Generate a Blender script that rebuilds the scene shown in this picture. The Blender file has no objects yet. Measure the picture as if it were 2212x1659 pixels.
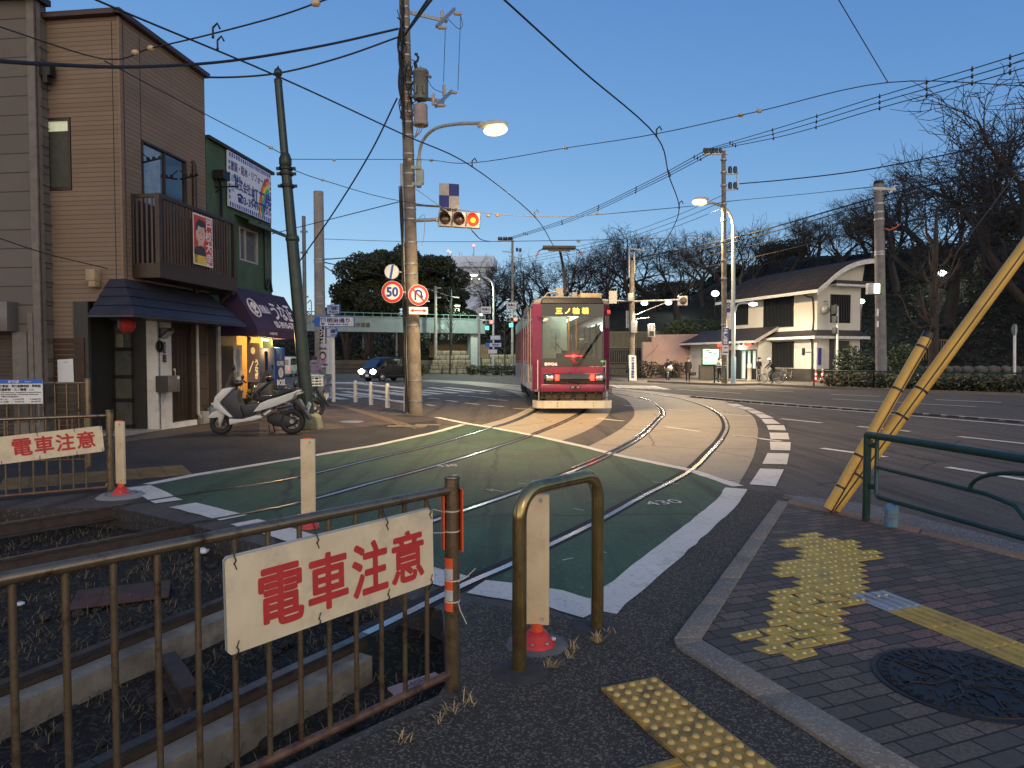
import bpy, bmesh, math, random
from mathutils import Vector as V, Matrix
from mathutils.geometry import tessellate_polygon
R = math.radians
SC = bpy.context.scene
COL = SC.collection
random.seed(7)
# ---------------------------------------------------------------- camera, sky, sun, exposure
F, CX, CY, H0, PITCH = 1485.0,1106.0,829.5,1.55, R(2.0)   # focal length / centre in reading units (frame 2212 x 1659)
cam = bpy.data.cameras.new('camera')
cam.lens = 36.0 * F / 2212
cam.sensor_width = 36.0
cam.clip_start = 0.05
cam.clip_end = 3000
co = bpy.data.objects.new('camera', cam)
COL.objects.link(co)
co.location = (0,0, H0)
co.rotation_euler = (R(90) - PITCH, 0,0)
SC.camera = co
SUN_EL, SUN_ROT = R(24), R(156)
w = bpy.data.worlds.new("World")
SC.world = w
w.use_nodes = True
nt = w.node_tree
bg = nt.nodes['Background']
sky = nt.nodes.new('ShaderNodeTexSky')
sky.sky_type = 'NISHITA'
sky.sun_disc = False
sky.sun_elevation = SUN_EL
sky.sun_rotation = SUN_ROT
sky.ozone_density = 3.0
sky.dust_density = 0.0
sep, cmb = nt.nodes.new('ShaderNodeSeparateColor'), nt.nodes.new('ShaderNodeCombineColor')   # deeper, bluer dusk gradient of the same sky
nt.links.new(sky.outputs[0], sep.inputs[0])
for k_, (a_, g_) in enumerate(((1.0,0.90),(1.60,0.70),(3.12,0.45))):
	pw_, mu_ = nt.nodes.new('ShaderNodeMath'), nt.nodes.new('ShaderNodeMath')
	pw_.operation, mu_.operation = 'POWER', 'MULTIPLY'
	pw_.inputs[1].default_value, mu_.inputs[1].default_value = g_, a_
	nt.links.new(sep.outputs[k_], pw_.inputs[0])
	nt.links.new(pw_.outputs[0], mu_.inputs[0])
	nt.links.new(mu_.outputs[0], cmb.inputs[k_])
# warm afterglow low in the western sky, behind the photographer
wtc, wsp, wmr, wmz, wmm, wgl, wad = [nt.nodes.new(k_) for k_ in ('ShaderNodeTexCoord', 'ShaderNodeSeparateXYZ', 'ShaderNodeMapRange', 'ShaderNodeMapRange', 'ShaderNodeMath', 'ShaderNodeVectorMath', 'ShaderNodeVectorMath')]
nt.links.new(wtc.outputs['Generated'], wsp.inputs[0])
wmr.inputs[1].default_value, wmr.inputs[2].default_value = 0.0,-0.8
nt.links.new(wsp.outputs[1], wmr.inputs[0])
wmz.inputs[1].default_value, wmz.inputs[2].default_value = 0.95,0.1
nt.links.new(wsp.outputs[2], wmz.inputs[0])
wmm.operation = 'MULTIPLY'
nt.links.new(wmr.outputs[0], wmm.inputs[0])
nt.links.new(wmz.outputs[0], wmm.inputs[1])
wgl.operation, wad.operation = 'SCALE', 'ADD'
wgl.inputs[0].default_value = (12.8,8.5,4.0)
nt.links.new(wmm.outputs[0], wgl.inputs[3])
nt.links.new(cmb.outputs[0], wad.inputs[0])
nt.links.new(wgl.outputs[0], wad.inputs[1])
nt.links.new(wad.outputs[0], bg.inputs[0])
bg.inputs[1].default_value = 0.108
sun = bpy.data.lights.new('sun', 'SUN')
sun.energy = 0.35
sun.angle = R(16)
sun.color = (1.0,0.79,0.42)
so = bpy.data.objects.new('sun', sun)
COL.objects.link(so)
_sd = V((math.sin(SUN_ROT) * math.cos(SUN_EL), math.cos(SUN_ROT) * math.cos(SUN_EL), math.sin(SUN_EL)))
so.rotation_euler = _sd.to_track_quat('Z', 'Y').to_euler()
so.location = _sd * 50
SC.view_settings.view_transform = 'Standard'
SC.view_settings.look = 'None'
SC.view_settings.exposure = 0.0
SC.view_settings.gamma = 1.0
SC.cycles.max_bounces = 6
SC.cycles.sample_clamp_indirect = 3.0
SC.cycles.use_denoising = True

# ---------------------------------------------------------------- geometry helpers
def ray(u, v):
	a, b = (u - CX) / F, (CY - v) / F
	return V((a, math.cos(PITCH) + b * math.sin(PITCH),-math.sin(PITCH) + b * math.cos(PITCH)))
EYE = V((0,0, H0))
def G(u, v, z=0.0):            # where the line of sight meets the level z
	d = ray(u, v)
	return EYE + d * ((z - H0) / d.z)
def P(u, v, Y):                # ... meets the depth Y
	d = ray(u, v)
	return EYE + d * (Y / d.y)
def PL(u, v, p, dr):           # ... meets the upright plane through p along dr
	d = ray(u, v)
	n = V((dr[1],-dr[0]))
	t = (n.x * p[0] + n.y * p[1]) / (n.x * d.x + n.y * d.y)
	return EYE + d * t
def smooth_path(pts, k=6):
	pts = [V(p) for p in pts]
	q = [pts[0] * 2 - pts[1]] + pts + [pts[-1] * 2 - pts[-2]]
	out = []
	for i in range(1, len(q) - 2):
		a, b, c, d = q[i - 1], q[i], q[i + 1], q[i + 2]
		for j in range(k):
			t = j / k
			out.append(0.5 * ((2 * b) + (c - a) * t + (2 * a - 5 * b + 4 * c - d) * t * t + (3 * b - a - 3 * c + d) * t ** 3))
	out.append(pts[-1])
	return out
class M:
	def __init__(s):
		s.v, s.f, s.m, s.s = [],[],[],[]
		s.k = 0
	def add(s, vs, fs, sm=False):
		n = len(s.v)
		s.v += [V(v) for v in vs]
		for f in fs:
			s.f.append([n + i for i in f]); s.m.append(s.k); s.s.append(sm)
		return s
	def mat(s, k):
		s.k = k
		return s
	def box(s, c, d, rz=0, mx=None):
		x, y, z = d[0] / 2, d[1] / 2, d[2] / 2
		vs = [V((i * x, j * y, k * z)) for k in (-1,1) for j in (-1,1) for i in (-1,1)]
		m = Matrix.Translation(V(c)) @ (mx if mx else Matrix.Rotation(rz, 4, 'Z'))
		return s.add([m @ v for v in vs],[(0,2,3,1),(4,5,7,6),(0,1,5,4),(2,6,7,3),(0,4,6,2),(1,3,7,5)])
	def b2(s, a, b):
		return s.box([(a[i] + b[i]) / 2 for i in range(3)],[abs(b[i] - a[i]) for i in range(3)])
	def bar(s, p, q, wd, h, up=(0,0,1)):
		p, q = V(p), V(q)
		t = (q - p).normalized()
		x = t.cross(V(up))
		if x.length < 1e-4: x = t.cross(V((0,1,0)))
		x.normalize()
		y = x.cross(t)
		vs = [o + x * (i * wd / 2) + y * (j * h / 2) for o in (p, q) for j in (-1,1) for i in (-1,1)]
		return s.add(vs, [(0,1,3,2),(4,6,7,5),(0,4,5,1),(2,3,7,6),(0,2,6,4),(1,5,7,3)])
	def tube(s, pts, r, n=8, caps=True, sm=True):
		pts = [V(p) for p in pts]
		rs = r if isinstance(r, (list, tuple)) else [r] * len(pts)
		rings = []
		x = None
		for i, p in enumerate(pts):
			t = (pts[min(i + 1, len(pts) - 1)] - pts[max(i - 1,0)])
			if t.length < 1e-9: t = V((0,0,1))
			t.normalize()
			if x is None:
				x = t.cross(V((0,0,1)))
				if x.length < 1e-3: x = t.cross(V((0,1,0)))
			x = (x - t * x.dot(t))
			if x.length < 1e-6: x = t.orthogonal()
			x.normalize()
			y = t.cross(x)
			rings.append([p + (x * math.cos(2 * math.pi * k / n) + y * math.sin(2 * math.pi * k / n)) * rs[i] for k in range(n)])
		vs = [v for g in rings for v in g]
		fs = [(i * n + k, i * n + (k + 1) % n, (i + 1) * n + (k + 1) % n, (i + 1) * n + k) for i in range(len(pts) - 1) for k in range(n)]
		s.add(vs, fs, sm)
		if caps:
			s.add(rings[0],[list(range(n - 1,-1,-1))])
			s.add(rings[-1],[list(range(n))])
		return s
	def sweep(s, pts, wd, h, dn=0.0, dz=0.0):       # rectangle swept along a level path
		pts = [V(p) for p in pts]
		pts = [p for i, p in enumerate(pts) if i == 0 or (p - pts[i - 1]).length > 1e-4]
		vs = []
		for i, p in enumerate(pts):
			t = (pts[min(i + 1, len(pts) - 1)] - pts[max(i - 1,0)]).normalized()
			n = V((-t.y, t.x, 0)).normalized()
			o = p + n * dn + V((0,0, dz))
			vs += [o - n * wd / 2 - V((0,0, h / 2)), o + n * wd / 2 - V((0,0, h / 2)), o + n * wd / 2 + V((0,0, h / 2)), o - n * wd / 2 + V((0,0, h / 2))]
		m = len(pts)
		return s.add(vs, [(i * 4 + k, i * 4 + (k + 1) % 4, i * 4 + 4 + (k + 1) % 4, i * 4 + 4 + k) for i in range(m - 1) for k in range(4)] + [(3,2,1,0),(m * 4 - 4, m * 4 - 3, m * 4 - 2, m * 4 - 1)])
	def lathe(s, prof, c=(0,0,0), n=16, mx=None, sm=True):
		m = Matrix.Translation(V(c)) @ (mx or Matrix())
		vs = [m @ V((r * math.cos(2 * math.pi * k / n), r * math.sin(2 * math.pi * k / n), z)) for r, z in prof for k in range(n)]
		fs = [(i * n + k, i * n + (k + 1) % n, (i + 1) * n + (k + 1) % n, (i + 1) * n + k) for i in range(len(prof) - 1) for k in range(n)]
		s.add(vs, fs, sm)
		if prof[0][0] > 1e-4: s.add(vs[:n],[list(range(n - 1,-1,-1))])
		if prof[-1][0] > 1e-4: s.add(vs[-n:],[list(range(n))])
		return s
	def ball(s, c, r, n=12, mx=None):
		r = (r, r, r) if not isinstance(r, (tuple, list)) else r
		k = max(4, n // 2)
		m = Matrix.Translation(V(c)) @ (mx or Matrix()) @ Matrix.Diagonal((r[0], r[1], r[2],1))
		pr = [(max(1e-4, math.sin(math.pi * i / k)),-math.cos(math.pi * i / k)) for i in range(k + 1)]
		return s.lathe(pr, (0,0,0), n, m)
	def disc(s, c, nrm, r, th=0.01, n=24):
		q = V(nrm).normalized().to_track_quat('Z', 'Y').to_matrix().to_4x4()
		return s.lathe([(r, 0),(r, th)], c, n, q, sm=False)
	def sheet(s, pts):
		return s.add(pts, [list(range(len(pts)))])
	def prism(s, poly, a, b, fn):      # poly in 2D, fn(x, y, depth) -> point
		n = len(poly)
		vs = [fn(x, y, a) for x, y in poly] + [fn(x, y, b) for x, y in poly]
		return s.add(vs, [list(range(n - 1,-1,-1)), list(range(n, 2 * n))] + [(i, (i + 1) % n, n + (i + 1) % n, n + i) for i in range(n)])
	def wall(s, O, X, W, Hh, holes=(), dep=0.12, nrm=None, th=0.2):
		# upright wall with openings: origin O, along X (unit), height Hh; reveals go back by dep
		O, X = V(O), V(X)
		N = V(nrm) if nrm else V((X.y, -X.x, 0))
		xs = sorted({0, W} | {h[0] for h in holes} | {h[1] for h in holes})
		zs = sorted({0, Hh} | {h[2] for h in holes} | {h[3] for h in holes})
		Pt = lambda x, z, d=0: O + X * x + V((0,0, z)) - N * d
		for i in range(len(xs) - 1):
			for j in range(len(zs) - 1):
				mx_, mz = (xs[i] + xs[i + 1]) / 2,(zs[j] + zs[j + 1]) / 2
				if any(h[0] < mx_ < h[1] and h[2] < mz < h[3] for h in holes): continue
				s.add([Pt(xs[i], zs[j]), Pt(xs[i + 1], zs[j]), Pt(xs[i + 1], zs[j + 1]), Pt(xs[i], zs[j + 1])],[(0,1,2,3)])
		for a, b, c, d in holes:
			q = [(a, c),(b, c),(b, d),(a, d)]
			for i in range(4):
				(x0, z0),(x1, z1) = q[i], q[(i + 1) % 4]
				s.add([Pt(x0, z0), Pt(x1, z1), Pt(x1, z1, dep), Pt(x0, z0, dep)],[(0,1,2,3)])
		return s
	def text(s, t, c, right, up, wd, h, bold=0.0, off=0.002, vertical=False, shear=0.0):
		if vertical:
			n = len(t); c = V(c); u = V(up).normalized()
			for i, ch in enumerate(t):
				s.text(ch, c + u * (h / 2 - (i + .5) * h / n), right, up, wd, h / n * .9, bold, off)
			return s
		vs, fs = glyphs(t)
		if not vs: return s
		x0, x1 = min(v[0] for v in vs), max(v[0] for v in vs)
		y0, y1 = min(v[1] for v in vs), max(v[1] for v in vs)
		r, u = V(right).normalized(), V(up).normalized()
		n = r.cross(u); c = V(c)
		sx, sy = wd / max(1e-6, x1 - x0), h / max(1e-6, y1 - y0)
		if y1 - y0 < .35: sy = min(sy, sx)
		sh = [(0,0)] if bold == 0 else [(bold * math.cos(k * math.pi / 4), bold * math.sin(k * math.pi / 4)) for k in range(8)]
		for k, (dx, dy) in enumerate(sh):
			s.add([c + r * ((v[0] - (x0 + x1) / 2) * sx + dx + shear * (v[1] - (y0 + y1) / 2) * sy) + u * ((v[1] - (y0 + y1) / 2) * sy + dy) + n * (off + k * 0.00025) for v in vs], fs)
		return s
_GL = {}
def glyphs(t):
	if t not in _GL:
		c = bpy.data.curves.new('t', 'FONT')
		c.body = t; c.size = 1; c.resolution_u = 3
		o = bpy.data.objects.new('t', c)
		COL.objects.link(o)
		bpy.context.view_layer.update()
		me = bpy.data.meshes.new_from_object(o.evaluated_get(bpy.context.evaluated_depsgraph_get()))
		_GL[t] = ([tuple(v.co) for v in me.vertices],[list(p.vertices) for p in me.polygons])
		bpy.data.objects.remove(o); bpy.data.curves.remove(c); bpy.data.meshes.remove(me)
	return _GL[t]
INV = {}
def tag(o, label=None, cat=None, group=None, kind=None):
	if label: o['label'] = label
	if cat: o['category'] = cat
	if group: o['group'] = group
	if kind: o['kind'] = kind
	return o
def thing(name, label, cat, loc=(0,0,0), rz=0, group=None):
	o = bpy.data.objects.new(name, None)
	COL.objects.link(o)
	o.empty_display_size = 0.1
	o.location = V(loc); o.rotation_euler = (0,0, rz)
	INV[o.name] = (Matrix.Translation(V(loc)) @ Matrix.Rotation(rz, 4, 'Z')).inverted()
	return tag(o, label, cat, group)
def root_inv(p):
	while p.parent: p = p.parent
	return INV.get(p.name, Matrix())
EACH = set('eyelet wire_tie bolt insulator steel_band clamp control_box roof_box pier post bracket headlight_bulb beacon bumper_bolt cable_tie insulator_bead hanger wheels coupler grab_pole seat_row ceiling_light window_lights life_guard mast interior_notice lower_door step_loop awning_lamp door_handle brake_disc infill_bar bogie pole_tag back_board lower_panel'.split())
ONE = dict(wheels='wheel', window_lights='window_light')
def pieces(mb):                      # groups of loose islands that touch or overlap
	par = list(range(len(mb.v)))
	def fd(i):
		while par[i] != i: par[i] = par[par[i]]; i = par[i]
		return i
	for f in mb.f:
		a = fd(f[0])
		for i in f[1:]: par[fd(i)] = a
	bb = {}
	for f in mb.f:
		k = fd(f[0]); b = bb.setdefault(k, [1e9] * 3 + [-1e9] * 3)
		for i in f:
			for x in range(3): b[x] = min(b[x], mb.v[i][x]); b[3 + x] = max(b[3 + x], mb.v[i][x])
	ks = list(bb); gp = {k: k for k in ks}
	def fg(k):
		while gp[k] != k: k = gp[k]
		return k
	for i, a in enumerate(ks):
		for b in ks[:i]:
			if all(bb[a][x] < bb[b][3 + x] + .006 and bb[b][x] < bb[a][3 + x] + .006 for x in range(3)): gp[fg(a)] = fg(b)
	out = {}
	for f, m_, s_ in zip(mb.f, mb.m, mb.s):
		q = out.setdefault(fg(fd(f[0])),(M(), {}))
		for i in f:
			if i not in q[1]: q[1][i] = len(q[0].v); q[0].v.append(mb.v[i])
		q[0].f.append([q[1][i] for i in f]); q[0].m.append(m_); q[0].s.append(s_)
	return [q[0] for q in out.values()]
def put(name, mb, mats, parent=None, world=False, **kw):
	if name in EACH and parent:
		for q in pieces(mb): o = put1(ONE.get(name, name), q, mats, parent, world, **kw)
		return o
	return put1(name, mb, mats, parent, world, **kw)
def put1(name, mb, mats, parent=None, world=False, bevel=0, label=None, cat=None, group=None, kind=None, seg=2, base=None):
	me = bpy.data.meshes.new(name)
	vs = mb.v
	if parent and world:
		iv = root_inv(parent)
		vs = [iv @ v for v in vs]
	loc = None
	if not parent and base is not None:
		loc = V(base); vs = [v - loc for v in vs]
	me.from_pydata([tuple(v) for v in vs],[], mb.f)
	mats = mats if isinstance(mats, (list, tuple)) else [mats]
	for m in mats: me.materials.append(m)
	me.polygons.foreach_set('material_index', [min(k, len(mats) - 1) for k in mb.m])
	me.polygons.foreach_set('use_smooth', mb.s)
	if bevel:
		bm = bmesh.new(); bm.from_mesh(me)
		bmesh.ops.remove_doubles(bm, verts=bm.verts, dist=1e-5)
		bmesh.ops.recalc_face_normals(bm, faces=bm.faces)
		ed = [e for e in bm.edges if len(e.link_faces) == 2 and e.calc_face_angle(0) > 0.5]
		bmesh.ops.bevel(bm, geom=ed, offset=bevel, segments=seg, affect='EDGES', profile=.5, clamp_overlap=True)
		if seg > 1:
			for f in bm.faces: f.smooth = True
		bm.to_mesh(me); bm.free()
		if seg > 1:
			try: me.set_sharp_from_angle(angle=R(50))
			except Exception: pass
	o = bpy.data.objects.new(name, me)
	COL.objects.link(o)
	if parent: o.parent = parent
	if loc is not None: o.location = loc
	return tag(o, label, cat, group, kind)
def dup(root, loc, rz=None, label=None, group=None):
	def rec(o, par):
		c = o.copy(); COL.objects.link(c)
		if par: c.parent = par
		for ch in list(o.children): rec(ch, c)
		return c
	r = rec(root, None)
	r.location = V(loc)
	if rz is not None: r.rotation_euler = (0,0, rz)
	INV[r.name] = (Matrix.Translation(V(loc)) @ Matrix.Rotation(r.rotation_euler.z, 4, 'Z')).inverted()
	return tag(r, label, None, group)
# ---------------------------------------------------------------- materials
_MT = {}
def nodes(name):
	m = bpy.data.materials.new(name)
	m.use_nodes = True
	t = m.node_tree
	return m, t, t.nodes['Principled BSDF'], t.nodes.new, t.links.new
def noise(t, vec, sc, det=4, rough=.6):
	n = t.nodes.new('ShaderNodeTexNoise')
	n.inputs['Scale'].default_value = sc; n.inputs['Detail'].default_value = det; n.inputs['Roughness'].default_value = rough
	t.links.new(vec, n.inputs['Vector'])
	return n.outputs['Fac']
def mixc(t, fac, a, b, mode='MIX'):
	n = t.nodes.new('ShaderNodeMix'); n.data_type = 'RGBA'; n.blend_type = mode
	for k, x in ((0, fac),(6, a),(7, b)):
		if hasattr(x, 'is_linked'): t.links.new(x, n.inputs[k])
		elif isinstance(x, (int, float)): n.inputs[k].default_value = x
		else: n.inputs[k].default_value = (*x, 1)
	return n.outputs[2]
def ramp(t, fac, a, b):
	n = t.nodes.new('ShaderNodeMapRange')
	n.inputs[1].default_value = a; n.inputs[2].default_value = b
	t.links.new(fac, n.inputs[0])
	return n.outputs[0]
def bump(t, b, h, st, dist=0.01):
	n = t.nodes.new('ShaderNodeBump')
	n.inputs['Strength'].default_value = st; n.inputs['Distance'].default_value = dist
	t.links.new(h, n.inputs['Height']); t.links.new(n.outputs[0], b.inputs['Normal'])
def mt(name, col, rough=.6, metal=0.0, var=.18, sc=6, bmp=0.0, bsc=80, emit=0, ecol=None, spec=.5, coat=0, dirt=None, dsc=3, damt=.5, alpha=1, trans=0):
	if name in _MT: return _MT[name]
	m, t, b, new, ln = nodes(name)
	tc = new('ShaderNodeTexCoord').outputs['Object']
	c = mixc(t, ramp(t, noise(t, tc, sc),.3,.7),[x * (1 - var) for x in col],[min(1, x * (1 + var)) for x in col])
	if dirt:
		c = mixc(t, ramp(t, noise(t, tc, dsc, 6,.7),.5,.5 + .5 * (1.05 - damt)), c, dirt)
	ln(c, b.inputs['Base Color'])
	b.inputs['Roughness'].default_value = rough
	b.inputs['Metallic'].default_value = metal
	b.inputs['Specular IOR Level'].default_value = spec
	b.inputs['Coat Weight'].default_value = coat
	if rough > .12 and not trans:
		n = new('ShaderNodeMapRange'); n.inputs[3].default_value = max(.03, rough - .12); n.inputs[4].default_value = min(1, rough + .12)
		ln(noise(t, tc, sc * 2.3), n.inputs[0]); ln(n.outputs[0], b.inputs['Roughness'])
	if bmp: bump(t, b, noise(t, tc, bsc, 3), bmp)
	if emit:
		b.inputs['Emission Color'].default_value = (*(ecol or col),1); b.inputs['Emission Strength'].default_value = emit
	b.inputs['Alpha'].default_value = alpha
	b.inputs['Transmission Weight'].default_value = trans
	_MT[name] = m
	return m
def m_glass(name, tintc=(.8,.85,.85), mixf=.25, rough=.02):
	if name in _MT: return _MT[name]
	m, t, b, new, ln = nodes(name)
	g = new('ShaderNodeBsdfGlossy'); g.inputs['Roughness'].default_value = rough
	tr = new('ShaderNodeBsdfTransparent'); tr.inputs[0].default_value = (*tintc, 1)
	fr = new('ShaderNodeFresnel'); fr.inputs[0].default_value = 1.5
	mx = new('ShaderNodeMixShader')
	ln(fr.outputs[0], mx.inputs[0]); ln(tr.outputs[0], mx.inputs[1]); ln(g.outputs[0], mx.inputs[2])
	ln(mx.outputs[0], t.nodes['Material Output'].inputs[0])
	_MT[name] = m
	return m
def m_ground(name, a, b_, speck, ssc=90, sth=.62, rough=.85, bmp=.5, patch=None, psc=.6, crack=None, bsc=120, stain=None, streak=None):
	m, t, b, new, ln = nodes(name)
	tc = new('ShaderNodeTexCoord').outputs['Object']
	c = mixc(t, ramp(t, noise(t, tc, 1.1,5,.65),.3,.7), a, b_)
	if patch: c = mixc(t, ramp(t, noise(t, tc, psc, 3,.5),.5,.62), c, patch)
	vo = new('ShaderNodeTexVoronoi'); vo.inputs['Scale'].default_value = ssc
	ln(tc, vo.inputs['Vector'])
	sp = new('ShaderNodeSeparateColor'); ln(vo.outputs['Color'], sp.inputs[0])
	c = mixc(t, ramp(t, sp.outputs[0], sth, 1.0), c, speck)
	if crack:
		v2 = new('ShaderNodeTexVoronoi'); v2.feature = 'DISTANCE_TO_EDGE'; v2.inputs['Scale'].default_value = crack
		nz = new('ShaderNodeTexNoise'); nz.inputs['Scale'].default_value = 2.5; nz.inputs['Detail'].default_value = 6
		ln(tc, nz.inputs['Vector'])
		av = mixc(t, .22, tc, nz.outputs['Color'], 'ADD'); ln(av, v2.inputs['Vector'])
		k = ramp(t, v2.outputs['Distance'],.0,.009)
		k2 = ramp(t, noise(t, tc, .5,2),.48,.6)
		mm = new('ShaderNodeMath'); mm.operation = 'MAXIMUM'; ln(k, mm.inputs[0]); ln(k2, mm.inputs[1])
		c = mixc(t, mm.outputs[0],[x * .35 for x in a], c)
	if stain: c = mixc(t, ramp(t, noise(t, tc, 2.4,8,.75),.55,.8), c, stain)
	if streak is not None:
		mp = new('ShaderNodeMapping'); mp.inputs['Rotation'].default_value = (0,0, streak); mp.inputs['Scale'].default_value = (3.2,.16,1); ln(tc, mp.inputs[0])
		c = mixc(t, ramp(t, noise(t, mp.outputs[0],1.0,4,.6),.50,.72), c, [x * .45 for x in a])
		c = mixc(t, ramp(t, noise(t, tc, .9,7,.8),.60,.66), c, [x * .72 for x in b_])
	ln(c, b.inputs['Base Color'])
	b.inputs['Roughness'].default_value = rough
	b.inputs['Specular IOR Level'].default_value = .35
	if bmp: bump(t, b, noise(t, tc, bsc, 2), bmp, .006)
	_MT[name] = m
	return m
def m_siding(name, col, rowh=.1, wid=1.2, mort=.006, rough=.75, var=.25, mcol=None, bmp=.6):
	m, t, b, new, ln = nodes(name)
	tc = new('ShaderNodeTexCoord').outputs['Object']
	s = new('ShaderNodeSeparateXYZ'); ln(tc, s.inputs[0])
	ad = new('ShaderNodeMath'); ln(s.outputs[0], ad.inputs[0]); ln(s.outputs[1], ad.inputs[1])
	cb = new('ShaderNodeCombineXYZ'); ln(ad.outputs[0], cb.inputs[0]); ln(s.outputs[2], cb.inputs[1])
	br = new('ShaderNodeTexBrick')
	ln(cb.outputs[0], br.inputs['Vector'])
	br.inputs['Scale'].default_value = 1; br.inputs['Brick Width'].default_value = wid; br.inputs['Row Height'].default_value = rowh
	br.inputs['Mortar Size'].default_value = mort; br.inputs['Mortar Smooth'].default_value = .2
	br.inputs['Color1'].default_value = (*[x * (1 - var) for x in col],1)
	br.inputs['Color2'].default_value = (*[x * (1 + var) for x in col],1)
	br.inputs['Mortar'].default_value = (*(mcol or [x * .3 for x in col]),1)
	c = mixc(t, ramp(t, noise(t, tc, .8,5,.7),.35,.75), br.outputs[0],[x * .7 for x in col], 'MIX')
	c = mixc(t, .35, c, br.outputs[0])
	ln(c, b.inputs['Base Color']); b.inputs['Roughness'].default_value = rough
	iv = new('ShaderNodeMath'); iv.operation = 'SUBTRACT'; iv.inputs[0].default_value = 1; ln(br.outputs['Fac'], iv.inputs[1])
	bump(t, b, iv.outputs[0], bmp, .012)
	_MT[name] = m
	return m
def m_pavers(name, rz, c1, c2, mcol, bw=.2, rh=.1):
	m, t, b, new, ln = nodes(name)
	tc = new('ShaderNodeTexCoord').outputs['Object']
	mp = new('ShaderNodeMapping'); mp.inputs['Rotation'].default_value = (0,0,-rz); ln(tc, mp.inputs[0])
	br = new('ShaderNodeTexBrick'); ln(mp.outputs[0], br.inputs['Vector'])
	br.inputs['Scale'].default_value = 1; br.inputs['Brick Width'].default_value = bw; br.inputs['Row Height'].default_value = rh
	br.inputs['Mortar Size'].default_value = .006; br.inputs['Mortar Smooth'].default_value = .3
	br.inputs['Color1'].default_value = (0,0,0,1); br.inputs['Color2'].default_value = (1,1,1,1); br.inputs['Mortar'].default_value = (.5,.5,.5,1)
	f = new('ShaderNodeSeparateColor'); ln(br.outputs[0], f.inputs[0])
	region = ramp(t, noise(t, mp.outputs[0],.55,2),.40,.62)
	red = new('ShaderNodeMath'); red.operation = 'MULTIPLY'; ln(ramp(t, f.outputs[0],.35,.45), red.inputs[0]); ln(region, red.inputs[1])
	c = mixc(t, red.outputs[0], c1, c2)
	c = mixc(t, ramp(t, f.outputs[0],.0,1), c, [x * 1.7 for x in c1], 'MIX') if False else c
	hv = new('ShaderNodeHueSaturation'); ln(c, hv.inputs['Color'])
	vv = new('ShaderNodeMapRange'); vv.inputs[3].default_value = .5; vv.inputs[4].default_value = 1.75; ln(f.outputs[0], vv.inputs[0]); ln(vv.outputs[0], hv.inputs['Value'])
	c = mixc(t, ramp(t, noise(t, tc, 60,3),.35,.75),[x * .6 for x in c1], hv.outputs[0])
	c = mixc(t, br.outputs['Fac'], c, mcol)
	c = mixc(t, ramp(t, noise(t, tc, 1.6,7,.7),.56,.85), c, (.05,.042,.032))
	ln(c, b.inputs['Base Color']); b.inputs['Roughness'].default_value = .8
	iv = new('ShaderNodeMath'); iv.operation = 'SUBTRACT'; iv.inputs[0].default_value = 1; ln(br.outputs['Fac'], iv.inputs[1])
	ad = new('ShaderNodeMath'); ln(iv.outputs[0], ad.inputs[0])
	nn = new('ShaderNodeMath'); nn.operation = 'MULTIPLY'; nn.inputs[1].default_value = .35; ln(noise(t, tc, 140,2), nn.inputs[0]); ln(nn.outputs[0], ad.inputs[1])
	bump(t, b, ad.outputs[0],.7,.008)
	return m
def m_emit(name, col, st):
	if name in _MT: return _MT[name]
	m, t, b, new, ln = nodes(name)
	b.inputs['Base Color'].default_value = (*col, 1)
	b.inputs['Emission Color'].default_value = (*col, 1); b.inputs['Emission Strength'].default_value = st
	_MT[name] = m
	return m
def lamp(name, loc, col, power, parent=None, kind='POINT', r=.12, aim=None, ang=2.4, blend=.6, local=False):
	L = bpy.data.lights.new(name, kind)
	L.energy = power; L.color = col; L.shadow_soft_size = r
	if kind == 'SPOT': L.spot_size = ang; L.spot_blend = blend
	o = bpy.data.objects.new(name, L)
	COL.objects.link(o)
	iv = Matrix()
	if parent:
		if not local: iv = root_inv(parent)
		o.parent = parent
	o.location = iv @ V(loc)
	if aim is not None:
		d = iv.to_3x3() @ V(aim)
		o.rotation_euler = (-d).to_track_quat('Z', 'Y').to_euler()
	return o
STEEL = mt('weathered_steel', (.32,.33,.34),.45,.6,.2,20)
GALV = mt('galvanised_steel', (.42,.43,.43),.5,.35,.12,12, dirt=(.2,.17,.14), damt=.35)
BRONZE = mt('bronze_anodised_metal', (.27,.20,.125),.3,.75,.25,9, dirt=(.07,.04,.025), dsc=9, damt=.7)
BRONZE2 = mt('worn_bronze_rail', (.16,.085,.05),.5,.35,.3,14, bmp=.2, dirt=(.07,.035,.02), dsc=9, damt=.7)
GOLDP = mt('polished_bronze_hoop', (.36,.27,.12),.22,.85,.2,8, dirt=(.12,.06,.03), dsc=5, damt=.4)
DARK = mt('dark_rubber', (.018,.018,.018),.7,0,.2)
BLACKP = mt('black_plastic', (.02,.02,.022),.4,0,.15)
BLACKM = mt('black_metal', (.015,.014,.013),.45,.3,.2)
WIRE = mt('cable_black', (.012,.012,.014),.6)
WIREB = mt('copper_span_wire', (.035,.026,.02),.8)
WHITE = mt('white_paint', (.72,.72,.70),.45,0,.06,4, dirt=(.4,.37,.32), damt=.25)
WHITE2 = mt('white_gloss_paint', (.78,.78,.76),.22,0,.05, coat=.3)
CONC = mt('pole_concrete', (.21,.18,.145),.85,0,.25,5, bmp=.35, bsc=40, dirt=(.10,.08,.065), dsc=2.2, damt=.6)
CONC2 = mt('grey_concrete', (.27,.26,.24),.9,0,.25,6, bmp=.4, bsc=50, dirt=(.13,.11,.09), damt=.5)
GREENP = mt('dark_green_pole_paint', (.016,.032,.026),.35,.1,.3,6, bmp=.12, bsc=14, dirt=(.03,.035,.03))
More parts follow.
